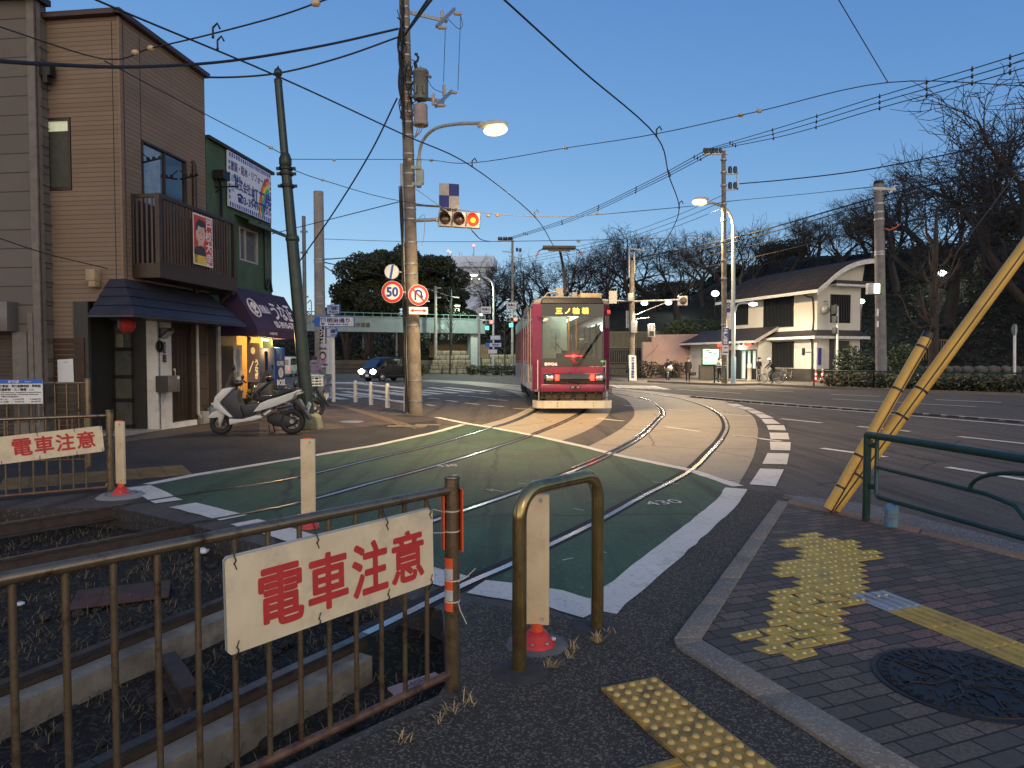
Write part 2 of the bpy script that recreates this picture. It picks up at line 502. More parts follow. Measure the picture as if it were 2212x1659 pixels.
GREENR = mt('green_railing_paint', (.012,.045,.036),.32,.1,.2,9, dirt=(.05,.04,.025), dsc=6, damt=.35)
INSUL = mt('porcelain_insulator', (.55,.40,.20),.3,0,.2)
RED = mt('sign_red', (.55,.03,.03),.5,0,.08)
BLUE = mt('sign_blue', (.02,.12,.5),.45,0,.06)
NAVY = mt('sign_navy', (.012,.025,.2),.45)
CREAM = mt('sign_board_cream', (.76,.62,.41),.6,0,.12,5, dirt=(.42,.36,.26), dsc=4, damt=.45)
RED2 = mt('warning_red_paint', (.52,.035,.035),.6,0,.12,14)
ORANGE = mt('orange_plastic', (.75,.10,.03),.5)
CHROME = mt('chrome', (.6,.6,.6),.12,1.0,.05)
SKIN = mt('skin', (.45,.27,.19),.55)
# ================================================================= ground
m_asph = m_ground('road_asphalt', (.076,.062,.047),(.104,.086,.066),(.15,.14,.12),70,.78,.8,.35, crack=.3, streak=R(75))
m_asph2 = m_ground('coarse_asphalt', (.042,.0355,.026),(.062,.052,.038),(.23,.195,.14),130,.66,.9,.9, bsc=150)
m_green = m_ground('green_crossing_paint', (.036,.080,.036),(.052,.106,.050),(.09,.145,.085),60,.80,.7,.4, patch=(.036,.064,.034), psc=.7, stain=(.034,.044,.032), crack=.25, streak=R(32))
m_beige = m_ground('beige_track_concrete', (.30,.24,.155),(.37,.30,.20),(.46,.40,.28),60,.8,.6,.35, stain=(.2,.165,.115), crack=.3)
m_mark = m_ground('road_marking_paint', (.64,.58,.47),(.74,.68,.56),(.5,.45,.37),50,.85,.6,.3, stain=(.22,.195,.155))
m_dirt = m_ground('trackbed_dirt', (.010,.0075,.005),(.026,.018,.012),(.06,.05,.035),55,.7,.95,1.0, patch=(.016,.018,.007), psc=1.3, bsc=40)
m_kerb = m_ground('kerb_granite', (.17,.14,.105),(.25,.21,.155),(.36,.31,.24),110,.7,.85,.5, stain=(.09,.075,.055))
m_walk = m_ground('left_pavement_asphalt', (.040,.035,.032),(.058,.050,.045),(.11,.10,.09),60,.8,.8,.35, patch=(.034,.031,.03), psc=.4)
Gp = lambda L, z=0: [G(u, v, 0).xy.to_3d() + V((0,0, z)) for u, v in L]
D_TR = V((math.sin(R(31.6)), math.cos(R(31.6)),0))
D_FN = V((math.sin(R(40.7)), math.cos(R(40.7)),0))
FP = V((-.28,3.19,0))             # near fence end post
hole = [G(250,1096), G(420,1135), G(560,1176), G(760,1252), G(955,1318), FP + V((-.03,.12,0)), FP + V((-.06,-.06,0)),
		FP - D_FN * 1.75 + V((-.05,.05,0)), FP - D_FN * 1.75 - D_TR * 18, V((-15.2,-8.4,0)), G(-12,1100), G(0,1098)]
outer = [V((-500,-60,0)), V((500,-60,0)), V((500,900,0)), V((-500,900,0))]
g = M()
allp = outer + hole
g.add(allp, [t if len(set(t)) == 3 else t for t in tessellate_polygon([outer, hole])])
gr = put('ground', g, m_asph, kind='structure')
for p in gr.data.polygons:
	if p.normal.z < 0: p.flip()
# trackbed floor and its sides
g = M()
nx, ny = 46,60
O = V((-16,-14,0))
for j in range(ny + 1):
	for i in range(nx + 1):
		x, y = O.x + 17 * i / nx, O.y + 24 * j / ny
		g.v.append(V((x, y, -.2 + .035 * math.sin(x * 5.1 + y * 2.3) * math.sin(y * 4.3 - x) + random.uniform(-.015,.015))))
for j in range(ny):
	for i in range(nx):
		a = j * (nx + 1) + i
		g.f.append([a, a + 1, a + nx + 2, a + nx + 1]); g.m.append(0); g.s.append(True)
put('trackbed', g, m_dirt, kind='structure')
g = M()
for i in range(len(hole)):
	a, b = hole[i], hole[(i + 1) % len(hole)]
	g.add([a + V((0,0,.0)), b, b + V((0,0,-.5)), a + V((0,0,-.5))],[(0,1,2,3)])
put('trackbed_edge_wall', g, m_walk, kind='structure')
# green crossing
far = [(944,902),(1011,915.8),(1060,923.6),(1153.7,941),(1259,964.6),(1329.5,983),(1470,1011.5),(1493.6,1017),(1593,1051)]
left = [(318,1047),(420,1027),(650,989),(810,963),(941,934),(1011,915.8)]
right = [(1593,1051),(1571,1080),(1526,1120),(1440,1192),(1360,1258),(1283,1320)]
near = [(1283,1320),(1183,1298),(1010,1268),(930,1246),(780,1205),(640,1160),(520,1124),(410,1096),(318,1047)]
g = M().sheet(Gp(left[:-1] + far[1:-1] + right[:-1] + near[:-1],.004))
put('green_crossing', g, m_green, kind='structure')
rt = [(1593,1051),(1626,990),(1637,940),(1634,915),(1622,896),(1575.6,871),(1513,859),(1420,847),(1322,838)]
mid_r = [(1267,966.5),(1310,945),(1345,923.6),(1370.5,896),(1357,867),(1322,851)]
mid_l = [(1318,868),(1318,877),(1318,890),(1298,912),(1262,933),(1211,953.5)]
lf = [(1035,919.6),(1091,904),(1142,882),(1144,873),(1122,855),(1090,843),(1010,831),(900,823)]
sm2 = lambda L: [tuple(p.xy) for p in smooth_path([V((a, b, 0)) for a, b in L],5)]
g = M()
g.sheet(Gp([(1267,966.5),(1329.5,983),(1470,1011.5),(1493.6,1017)] + sm2(rt) + sm2(mid_r)[::-1][:-1],.004))
g.sheet(Gp(sm2(lf)[::-1] + [(1060,923.6),(1153.7,941)] + sm2(mid_l)[::-1] + [(1230,845),(1150,835),(1050,826),(930,820)],.004))
put('track_slab', g, m_beige, kind='structure')
# painted markings
g = M()
def stripe(L, wd, z=.008):
	pts = Gp(L, z)
	for i in range(len(pts) - 1):
		a, b = pts[i], pts[i + 1]
		t = (b - a).normalized(); n = V((-t.y, t.x, 0)) * wd / 2
		g.add([a - n, b - n, b + n, a + n],[(0,1,2,3)])
RZ_ = [.006]
def ragged(L, wd, z=None):        # worn edges
	RZ_[0] += .0004; z = RZ_[0]
	pts = smooth_path(Gp(L, z),1)
	Q = []
	for i in range(len(pts) - 1):
		n = max(1, int((pts[i + 1] - pts[i]).length / .18))
		Q += [pts[i].lerp(pts[i + 1], k / n) for k in range(n)]
	Q.append(pts[-1])
	A, B = [],[]
	for i, p in enumerate(Q):
		t = (Q[min(i + 1, len(Q) - 1)] - Q[max(0, i - 1)]).normalized(); n = V((-t.y, t.x, 0))
		A.append(p + n * (wd / 2 + random.choice((-.008,.0,.004,.010)))); B.append(p - n * (wd / 2 + random.choice((-.010,0,.004,.008))))
	for i in range(len(Q) - 1):
		g.add([B[i], B[i + 1], A[i + 1], A[i]],[(0,1,2,3)])
ragged(far, .16); ragged(left[:-1] + [(1000,917.5)],.15)
ragged([(1591,1056),(1566,1090),(1520,1131),(1440,1197),(1360,1262),(1288,1320)],.25)
ragged([(1292,1321),(1190,1292),(1030,1268)],.3); ragged([(985,1258),(935,1243),(700,1180)],.26)
ragged([(690,1177),(640,1160),(530,1128)],.28); ragged([(505,1120),(395,1092)],.28); ragged([(365,1085),(300,1052)],.27)
for q in ([(1642,1013),(1693.5,1015),(1675.6,1052),(1619,1047.5)],[(1658,979.6),(1704.6,980.5),(1700,1004),(1646.6,1003)],
		  [(1663,954.6),(1708,956),(1707,974),(1664.5,972.5)],[(1662,935),(1702,936),(1705.5,950),(1664.5,949)],
		  [(1655.5,919),(1693.5,919.3),(1698,930.5),(1660,929)],
		  [(1571,872.8),(1593,872.8),(1609,878.4),(1584,878.4)],[(1593,879.3),(1615,879.3),(1633,885.4),(1608,885.4)],
		  [(1612,887),(1634,887),(1652,893.6),(1627,894)],[(1630,895),(1652,895),(1671,903),(1643,903.6)],[(1644.5,905.6),(1669,905.6),(1685.5,916),(1653,916)]):
	g.sheet(Gp(q, .008)[::-1])
for a, b, c, d, wd in ((1586,941,1687,954,.15),(1776,969,1914,988,.15),(1854,921.6,1966,932.7,.15),(2071,943.5,2240,962,.15),(2046,1010,2260,1045,.15),
					   (1687,905,1775,914,.15),(1511,836.8,1614,839.7,.2),(1631,843.5,1713,846.4,.2),(1795,852,1901,856.4,.2),(1461,841,1602,850,.15),(1798,862,1998,873,.15),(2020,863.5,2162,869.6,.2),(1998,873,2110,879,.15)):
	stripe([(a, b),(c, d)], wd)
stripe([(1470,854),(1600,864),(1750,876),(2000,894),(2260,913)],.16)
stripe([(1511,862),(1650,874),(1800,885),(2000,901),(2260,924)],.16)
C5 = lambda L: [(810 + x * .3906,783 + y * .3906) for x, y in L]
for a in ((295,197,355,203),(390,210,455,218),(500,225,575,233),(625,238,715,246),(770,255,880,262),(460,183,605,195),(575,170,635,176),(680,180,745,185),(615,199,670,206),(680,207,735,212),(285,234,330,240),
		  (1230,310,1375,326),(1375,238,1490,248),(1605,357,1795,383),(1610,260,1750,270),(1985,407,2120,424),(1925,287,2085,297),(1460,187,1540,190)):
	stripe(C5([a[:2], a[2:]]),.13)
Z6 = lambda L: [(567 + x * .2767,486 + y * .2767) for x, y in L]
for a in ((1425,1268,1770,1303),(1305,1270,1640,1308),(1250,1288,1520,1314),(1130,1290,1390,1322),(1000,1290,1300,1330),(820,1286,1160,1330),(640,1300,960,1345),(500,1310,760,1350),(400,1325,640,1362),(1000,1370,1110,1380)):
	stripe(Z6([a[:2], a[2:]]),.45)
for i in range(7):                 # crossing on the far right street
	stripe([(1322 + i * 14,832 + i * .3),(1344 + i * 16,838.5 + i * .5)],.45)
for a, b, c, d in ((1050,1058,1065,1062),(1120,1045,1136,1046),(1385,1066,1405,1068),(955,1009,985,1004),(1060,1058,1088,1064),(1240,1100,1262,1104),(1215,1212,1238,1207),(1290,1190,1310,1196),(1245,1040,1275,1043),(1410,1042,1470,1047)):
	stripe([(a, b),(c, d)],.012)
for uu, t, wd in ((1432, '430', .42),(965, '430', .3)):
	c = G(uu, 1087 if uu > 1000 else 1007) + V((0,0,.008))
	g.text(t, c, (.93,.36,0),(-.36,.93,0), wd, .2)
g2 = M()
ms = [(1490,858),(1600,869),(1750,880.5),(2000,897.5),(2260,918.5)]
pts = Gp(ms, .0)
for a, b in zip(pts, pts[1:]):
	g2.bar(a + V((0,0,.004)), b + V((0,0,.004)),.26,.012)
	n = max(1, int((b - a).length / .5))
	for k in range(n): g2.box(a.lerp(b, (k + .5) / n) + V((0,0,.03)),(.28,.12,.05), math.atan2((b - a).y, (b - a).x))
put('median_strip', g2, mt('median_black', (.028,.025,.022),.8), kind='structure')
put('road_markings', g, m_mark, kind='structure')
# dark gutter strip near the kerb and repaired asphalt round the hoop
g = M().sheet(Gp([(1600,1056),(1690,1068),(1706,1082),(1462,1372),(1310,1480),(1120,1659),(560,1700),(990,1500),(960,1318),(1020,1300),(1278,1345),(1440,1220),(1570,1105)],.003))
g.sheet([V((-.3,2.9,.0015)), V((-1.6,1.6,.0015)), V((-1.2,-3,.0015)), V((6,-3,.0015)), V((1.66,1.9,.0015)), G(1462,1372) + V((0,0,.0015))])
put('crossing_apron', g, m_asph2, kind='structure')
g = M().sheet(Gp([(1690,1068),(1880,1090),(2260,1190),(2260,1210),(1720,1084)],.004))
put('gutter', g, m_ground('gutter_stone', (.11,.1,.09),(.17,.155,.14),(.3,.28,.26),90,.6,.9,.6), kind='structure')
g = M().sheet(Gp([(0,1082),(240,1060),(300,1046),(640,988),(800,962),(950,932),(940,903),(880,896),(620,905),(360,944),(0,985)],.003))
put('left_side_road', g, m_ground('patched_asphalt', (.022,.020,.019),(.036,.032,.03),(.08,.075,.07),80,.75,.85,.45, patch=(.018,.017,.016), crack=.5), kind='structure')
g = M().sheet(Gp([(700,876),(880,902),(940,903),(948,908),(640,990 - 55),(560,945),(560,880)],.006))
put('left_pavement', g, m_pavers('left_pavers', R(8),(.075,.058,.048),(.12,.07,.055),(.035,.03,.027),.3,.3), kind='structure')
# right-hand paved corner with granite kerb
ZP = .014
Gk = lambda L, z=ZP: [G(u, v, z) for u, v in L]
pave = [(1694,1083),(1515,1378),(1560,1405),(1970,1672),(2300,1800),(2700,1500),(2300,1228),(1990,1150),(1790,1105)]
m_pav = m_pavers('corner_pavers', R(20.7),(.130,.106,.076),(.23,.108,.076),(.015,.012,.009),.2,.1)
g = M().sheet(Gk(pave))
put('paved_corner', g, m_pav, kind='structure')
g = M()
def kerbs(A, B, st=.6, zt=ZP + .008):       # pairs of outer / inner pixel edges, split into stones
	A, B = Gk(A, zt), Gk(B, zt)
	for i in range(len(A) - 1):
		n = max(1, round((A[i + 1] - A[i]).length / st))
		for k in range(n):
			a0, a1 = A[i].lerp(A[i + 1],(k + .006) / n), A[i].lerp(A[i + 1],(k + .994) / n)
			b0, b1 = B[i].lerp(B[i + 1],(k + .006) / n), B[i].lerp(B[i + 1],(k + .994) / n)
			j = random.uniform(-.003,.003)
			q = [a0, a1, b1, b0]
			g.add([p + V((0,0, j)) for p in q] + [V((p.x, p.y, -.05)) for p in q],[(0,1,2,3),(0,4,5,1),(1,5,6,2),(2,6,7,3),(3,7,4,0)])
kerbs([(1680,1080),(1456,1378),(1462,1392),(1880,1659),(2000,1740)],[(1704,1083),(1515,1378),(1520,1382),(1990,1659),(2120,1740)])
put('granite_kerb', g, m_kerb, kind='structure', bevel=.006)
g = M()
kerbs([(1704,1078),(1800,1096),(1990,1140),(2300,1217)],[(1700,1086),(1795,1106),(1985,1151),(2300,1230)],.9)
put('road_kerb', g, m_ground('rusty_kerb', (.21,.13,.075),(.28,.17,.09),(.32,.25,.2),90,.7,.9,.5, stain=(.1,.06,.035)), kind='structure', bevel=.006)
# tactile paving: raised domes and bars
m_tact = mt('tactile_yellow', (.52,.345,.08),.75,0,.22,10, bmp=.25, bsc=90, dirt=(.16,.125,.06), dsc=5, damt=.6)
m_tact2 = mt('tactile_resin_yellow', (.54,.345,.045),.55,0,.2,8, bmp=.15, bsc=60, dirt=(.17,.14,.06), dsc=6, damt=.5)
def frame(o, ang):
	x = V((math.cos(ang), math.sin(ang),0)); y = V((-x.y, x.x, 0))
	return lambda a, b, z=0: V(o) + x * a + y * b + V((0,0, z))
g = M()
def dome(c, r=.018, h=.009):
	g.lathe([(r, 0),(r * .8, h * .75),(r * .4, h),(1e-4, h)], c, 8)
A0 = G(2404 * .54,2763 * .54)
fr = frame(A0, R(22))
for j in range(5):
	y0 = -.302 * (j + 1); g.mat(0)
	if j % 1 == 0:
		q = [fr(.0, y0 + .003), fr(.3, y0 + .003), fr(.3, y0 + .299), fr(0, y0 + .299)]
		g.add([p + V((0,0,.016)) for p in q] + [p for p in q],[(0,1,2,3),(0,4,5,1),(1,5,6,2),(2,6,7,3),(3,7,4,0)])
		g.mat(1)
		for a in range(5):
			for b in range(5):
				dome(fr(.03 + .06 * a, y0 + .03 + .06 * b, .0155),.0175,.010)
g.mat(0)
for i in range(5):
	x0 = -.302 * (i + 1)
	q = [fr(x0,-.905), fr(x0 + .299,-.905), fr(x0 + .299,-.607), fr(x0,-.607)]
	g.add([p + V((0,0,.014)) for p in q] + q, [(0,1,2,3),(0,4,5,1),(1,5,6,2),(2,6,7,3),(3,7,4,0)])
	for k in range(4):
		g.box(fr(x0 + .15,-.868 + k * .075,.016),(.27,.024,.012), R(22))
m_dome = mt('tactile_dome_lit_worn', (.62,.41,.12),.7,0,.15,20)  # paler colour paints lit dome tops, as well as wear
put('tactile_paving', g, [mt('tactile_shaded_grimy', (.46,.27,.055),.8,0,.3,8, bmp=.25, bsc=90, dirt=(.13,.09,.04), dsc=7, damt=.7), m_dome], label='yellow dome tactile tiles in the foreground asphalt beside the granite kerb', cat='tactile paving', base=A0)  # darker base colour paints the shade between domes, along with grime
g = M()
O2 = G(1700,1240, ZP)
fr = frame(O2, R(20.7))
random.seed(3)
band = [G(1296 + .4466 * x, 918 + .4466 * y, ZP) for x, y in ((985,520),(1250,575),(1340,625),(1230,690),(1300,760),(1370,860),(1150,880),(1250,960),(1190,1040),(1060,1100),(870,1145),(760,1075),(700,1020),(830,940),(820,850),(920,760),(860,700),(960,640),(900,570))]
def inside(p, poly):
	c = False
	for i in range(len(poly)):
		a, b = poly[i], poly[i - 1]
		if (a.y > p.y) != (b.y > p.y) and p.x < (b.x - a.x) * (p.y - a.y) / (b.y - a.y) + a.x: c = not c
	return c
for j in range(-14,34):
	for i in range(-14,14):
		cx = i * .2 + (.1 if j % 2 else 0); cy = j * .1
		c = fr(cx, cy)
		if not inside(c, band): continue
		jx = lambda: random.uniform(-.006,.006) if c.y < 4.6 else 0
		gap = .0004 if c.y > 4.6 else .005
		q = [fr(cx - .1 + gap + jx(), cy - .05 + gap + jx()), fr(cx + .1 - gap + jx(), cy - .05 + gap + jx()), fr(cx + .1 - gap + jx(), cy + .05 - gap + jx()), fr(cx - .1 + gap + jx(), cy + .05 - gap + jx())]
		if c.y < 4.5 and random.random() < .5:
			k = random.randrange(4); q[k] = q[k].lerp(fr(cx, cy),.3)
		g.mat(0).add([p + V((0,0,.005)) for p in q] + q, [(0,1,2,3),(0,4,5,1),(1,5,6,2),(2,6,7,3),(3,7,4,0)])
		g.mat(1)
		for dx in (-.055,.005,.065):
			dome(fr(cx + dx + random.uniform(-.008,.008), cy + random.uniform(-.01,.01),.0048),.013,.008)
put('tactile_paving', g, [m_tact2, mt('resin_dome_lit_worn', (.70,.50,.13),.5,0,.12,20)], label='worn yellow resin dome patch stuck over the brick pavers', cat='tactile paving', base=O2)  # second, paler colour paints lit tops on the worn resin domes
g = M()
q0, q1 = G(1296 + .4466 * 1290,918 + .4466 * 815, ZP), G(1296 + .4466 * 2060,918 + .4466 * 1120, ZP)
dr = (q1 - q0).normalized(); nn = V((-dr.y, dr.x, 0))
for k in range(14):
	g.mat(1 if k == 0 else 0)
	c = q0 + dr * (.15 + .3 * k)
	g.box(c + V((0,0,.002)),(.293,.29,.006), math.atan2(dr.y, dr.x))
	for b in range(4):
		g.box(c + nn * (-.105 + .07 * b) + V((0,0,.008)),(.27,.03,.008), math.atan2(dr.y, dr.x))
put('guiding_strip', g, [m_tact, GALV], label='yellow bar guiding strip leading right past the manhole cover', cat='tactile paving', base=q0)
g = M()
L = [G(567 + .2767 * x, 486 + .2767 * y, .007) for x, y in ((480,1400),(620,1412),(880,1490),(1130,1570),(1240,1590))]
for i in range(len(L) - 1):
	n = max(1, int((L[i + 1] - L[i]).length / .3)); t = (L[i + 1] - L[i]).normalized()
	for k in range(n):
		g.box(L[i].lerp(L[i + 1],(k + .5) / n),(.29,.3,.012), math.atan2(t.y, t.x))
		for b in range(4): g.box(L[i].lerp(L[i + 1],(k + .5) / n) + V((-t.y, t.x, 0)) * (-.1 + .07 * b) + V((0,0,.009)),(.27,.03,.01), math.atan2(t.y, t.x))
for a, b in ((0,0),(1,0),(0,1),(1,1),(2,1)):
	g.box(G(567 + .2767 * 1240,486 + .2767 * 1565) + V((a * .31 - .6 * b, -.31 * b, .012)),(.29,.29,.012))
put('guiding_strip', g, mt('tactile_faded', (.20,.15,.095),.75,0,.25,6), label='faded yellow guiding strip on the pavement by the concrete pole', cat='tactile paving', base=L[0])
L = [G(u, v, .006) for u, v in ((0,1049),(100,1030),(150,1020),(235,1034))]
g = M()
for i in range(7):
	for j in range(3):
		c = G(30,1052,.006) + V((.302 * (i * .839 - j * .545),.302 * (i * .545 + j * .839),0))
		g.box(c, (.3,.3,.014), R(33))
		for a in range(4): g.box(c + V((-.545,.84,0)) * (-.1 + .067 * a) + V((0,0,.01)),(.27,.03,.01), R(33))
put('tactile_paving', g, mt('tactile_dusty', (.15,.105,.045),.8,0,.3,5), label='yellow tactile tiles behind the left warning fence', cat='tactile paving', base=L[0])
# manhole covers
mh = thing('manhole_cover', 'large dark patterned iron manhole cover in the brick paving', 'manhole', G(2078,1473, ZP))
m_iron = mt('manhole_iron', (.032,.029,.027),.5,.55,.3,10, bmp=.2)
g = M().lathe([(.385,0),(.385,.006),(.365,.008),(.358,.002),(.352,.002),(.35,.008),(1e-3,.008)],(0,0,0),48, sm=False)
for ring, n in ((.318,40),(.335,40)):
	for k in range(n): g.box((ring * math.cos(k * 6.2832 / n), ring * math.sin(k * 6.2832 / n),.011),(.012,.02,.006), k * 6.2832 / n)
random.seed(5)
for k in range(90):
	a, r = random.uniform(0,6.28),.29 * math.sqrt(random.random())
	g.box((r * math.cos(a), r * math.sin(a),.0105),(random.uniform(.02,.06),.012,.005), random.choice((a, a + 1.57, a + .6)))
for k in range(8):
	a = k * .785
	g.tube([(.06 * math.cos(a),.06 * math.sin(a),.009),(.17 * math.cos(a + .25),.17 * math.sin(a + .25),.011),(.29 * math.cos(a),.29 * math.sin(a),.009)],.006,5)
g.lathe([(.05,.008),(.05,.013),(.03,.013),(.028,.009),(1e-3,.009)],(0,0,0),20)
put('cover_plate', g, m_iron, mh)
for (x, y, lab) in ((695,1540, 'small round steel lid in the pavement by the leaning green pole'), ):
	g = M().lathe([(.3,0),(.3,.006),(.27,.004),(1e-3,.004)],(0,0,0),24)
	put('manhole_cover', g, STEEL, label=lab, cat='manhole').location = G(567 + .2767 * x, 486 + .2767 * y) + V((0,0,.012))
# ================================================================= tram rails
m_rail = mt('polished_rail_steel', (.50,.46,.43),.24,1.0,.1,30)
m_railb = mt('rail_side_rust', (.058,.038,.027),.7,.1,.3,12)
m_railh = mt('rail_head_dull', (.12,.115,.11),.34,.8,.3,14, dirt=(.05,.03,.02), dsc=6, damt=.5)
m_groove = mt('rail_groove_dirt', (.018,.015,.012),.85,0,.3,20, bmp=.5)
back = lambda p, n: [p - D_TR * d for d in n]
r1 = [G(u, v) for u, v in ((640,1033),(810,992),(941,961),(1052,927.6),(1111,910),(1160,886.5),(1172,872),(1160,858),(1120,845),(1040,835))]
r2 = [G(u, v) for u, v in ((640,1089),(810,1043),(935,1009.6),(1079.6,964.7),(1154,939),(1236,904),(1269,882.7),(1280,866),(1262,853),(1200,842),(1090,832.5))]
r3 = [G(u, v) for u, v in ((927,1130.7),(1114.7,1066),(1251,1013.5),(1322,982),(1388,943),(1423,908),(1434,893),(1423,877),(1396,863),(1318,849.5),(1200,837))]
r4 = [G(u, v) for u, v in ((1001,1267),(1103,1222),(1181,1183),(1294,1127),(1388,1074),(1490,1019),(1533,978),(1560,947),(1570,918),(1552,892),(1505,871),(1435,855),(1322,841.6),(1210,833))]
D1 = V((math.sin(R(38)), math.cos(R(38)),0))
ext = {0: [r1[0] - D1 * 1.2, r1[0] - D1 * 2.6, r1[0] - D1 * 5, r1[0] - D1 * 12],1: [r2[0] - D1 * 1.2, r2[0] - D1 * 2.6, r2[0] - D1 * 5, r2[0] - D1 * 12],2: [G(640,1237), G(300,1365), G(0,1480), G(0,1480) - D_TR * 1.1, G(0,1480) - D_TR * 9],3: [G(790,1372), G(560,1480), G(250,1630), G(250,1630) - D_TR * 1.1, G(250,1630) - D_TR * 9]}
names = ('rail of the tram track nearest the shops', 'rail under the tram facing the camera', 'shiny rail crossing the green paint behind the warning sign', 'shiny curved rail nearest the brass hoop')
for k, rr in enumerate((r1, r2, r3, r4)):
	path = [p + V((0,0,.0)) for p in ext[k][::-1]] + rr
	sp = smooth_path(path, 8)
	t = thing('tram_rail', ('innermost ' if k == 0 else '') + names[k], 'rail', sp[0])
	hd, hb, sd, gv = M(), M(), M(), M()
	nb = 32
	hb.sweep(sp[:nb + 1],.058,.022,0,.002); hd.sweep(sp[nb:],.058,.022,0,.002)
	sd.sweep(sp[:nb + 1],.022,.09,0,-.055).sweep(sp[:nb + 1],.12,.02,0,-.11)
	gv.sweep(sp[nb:],.075,.006,.075,.003).sweep(sp[nb:],.03,.006,-.045,.0025)
	put('rail_head', hd, m_rail, t, True)
	put('rail_head', hb, m_railh, t, True)
	put('rail_web', sd, m_railb, t, True)
	put('groove', gv, m_groove, t, True)
	if k == 2: put('check_rail', M().sweep(sp[56:-17],.035,.02,.115,.003), m_rail, t, True)
	if k >= 2:
		put('track_beam', M().sweep(sp[:32],.12,.17,-.085,-.135), mt('track_beam_concrete', (.27,.225,.16),.9,0,.3,5, bmp=.5, bsc=30, dirt=(.11,.085,.06), damt=.6), base=sp[0], label=('weathered concrete beam beside the rail behind the warning sign' if k == 2 else 'weathered concrete beam beside the rail nearest the bronze fence'), cat='concrete beam')
# grass, stones and litter between the rails
random.seed(11)
g = M()
def tuft(c, n, h, sp, col=0):
	for _ in range(n):
		a, l = random.uniform(0,6.28), random.uniform(.4,1) * h
		p = V(c) + V((random.uniform(-sp, sp), random.uniform(-sp, sp),0))
		d = V((math.cos(a), math.sin(a),0)); wv = V((-d.y, d.x, 0)) * .0022
		tip = p + d * l * random.uniform(.5,1.3) + V((0,0, l * random.uniform(.2,.9)))
		mid = p.lerp(tip, .5) + V((0,0, l * .18))
		g.add([p - wv, p + wv, mid + wv, mid - wv],[(0,1,2,3)]); g.add([mid - wv, mid + wv, tip],[(0,1,2)])
def inhole(p): return inside(p, hole)
c = 0
while c < 1500:
	p = V((random.uniform(-6,-.2), random.uniform(1.6,8.5),-.185))
	if not inhole(p): continue
	g.mat(random.choice((0,0,1))); tuft(p, 8,.075,.10); c += 1
put('dry_grass', g, [mt('dry_grass', (.17,.12,.055),.9,0,.4,3), mt('green_grass', (.03,.042,.012),.9,0,.4,3)], kind='stuff')
g = M()
c = 0
while c < 900:
	p = V((random.uniform(-6.5,-.2), random.uniform(1.4,8.5),-.19))
	if not inhole(p): continue
	s = random.choice((.02,.03,.045)) * random.uniform(.6,1.2); c += 1
	g.ball(p, (s, s * random.uniform(.6,1), s * .6),6, Matrix.Rotation(random.uniform(0,6),4, 'Z') @ Matrix.Rotation(random.uniform(0,.6),4, 'X'))
put('ballast_gravel', g, mt('ballast_stone', (.030,.024,.019),.9,0,.45,2), kind='stuff')
g = M()
for (u, v, n) in ((970,1540,14),(1290,1385,40),(1190,1440,26),(875,1600,12),(1240,1400,14),(1010,1520,10),(1320,1370,12),(1230,1420,12),(940,1560,8),(1700,1078,10),(1845,1280,6)):
	tuft(G(u, v, .004), n, .07,.03)
put('kerbside_weeds', g, mt('straw', (.42,.30,.12),.9,0,.3,3), kind='stuff')
# ================================================================= near warning fence
CHAR = '電車注意'
def fence(name, label, end, dr, n, zt, zb, sp, rp, rr, rb, nb, group=None, L=None, endcap=True, z0=0.0, off=.18, bend=None):
	t = thing(name, label, 'fence', end, 0, group)
	L = L or sp * nb + .3
	E_, d = V(end), V(dr)
	m = M().tube([E_ + V((0,0,-.1)), E_ + V((0,0, zt + .05))], rp, 20)
	m.lathe([(rp, 0),(rp + .002,.002),(rp + .002,.012),(rp * .9,.016),(1e-3,.017)], E_ + V((0,0, zt + .05)),20)
	put('post', m, BRONZE, t, True)
	m = M().tube([E_ - d * L + V((0,0,-.1)), E_ - d * L + V((0,0, zt + .05))], rp, 16)
	put('post', m, BRONZE, t, True)
	put('top_rail', M().tube([E_ + V((0,0, zt)), E_ - d * (L * .33) + V((0,0, zt)), E_ - d * (L * .66) + V((0,0, zt)), E_ - d * L + V((0,0, zt))], rr, 16), BRONZE, t, True)
	put('bottom_rail', M().tube([E_ + V((0,0, zb)), E_ - d * (L / 2) + V((0,0, zb)), E_ - d * L + V((0,0, zb))], rr * .85,14), BRONZE2, t, True)
	for i in range(nb):
		p = E_ - d * (off + sp * i)
		pts = [p + V((0,0, zb)), p + V((0,0, zt))]
		if bend is not None and i == bend:
			pts = [p + d * .06 + V((0,0, zb)), p + d * .16 + V((0,0, zb + .16)), p + d * .1 + V((0,0, zt))]
		put('baluster', M().tube(pts, rb, 10), BRONZE, t, True)
	return t
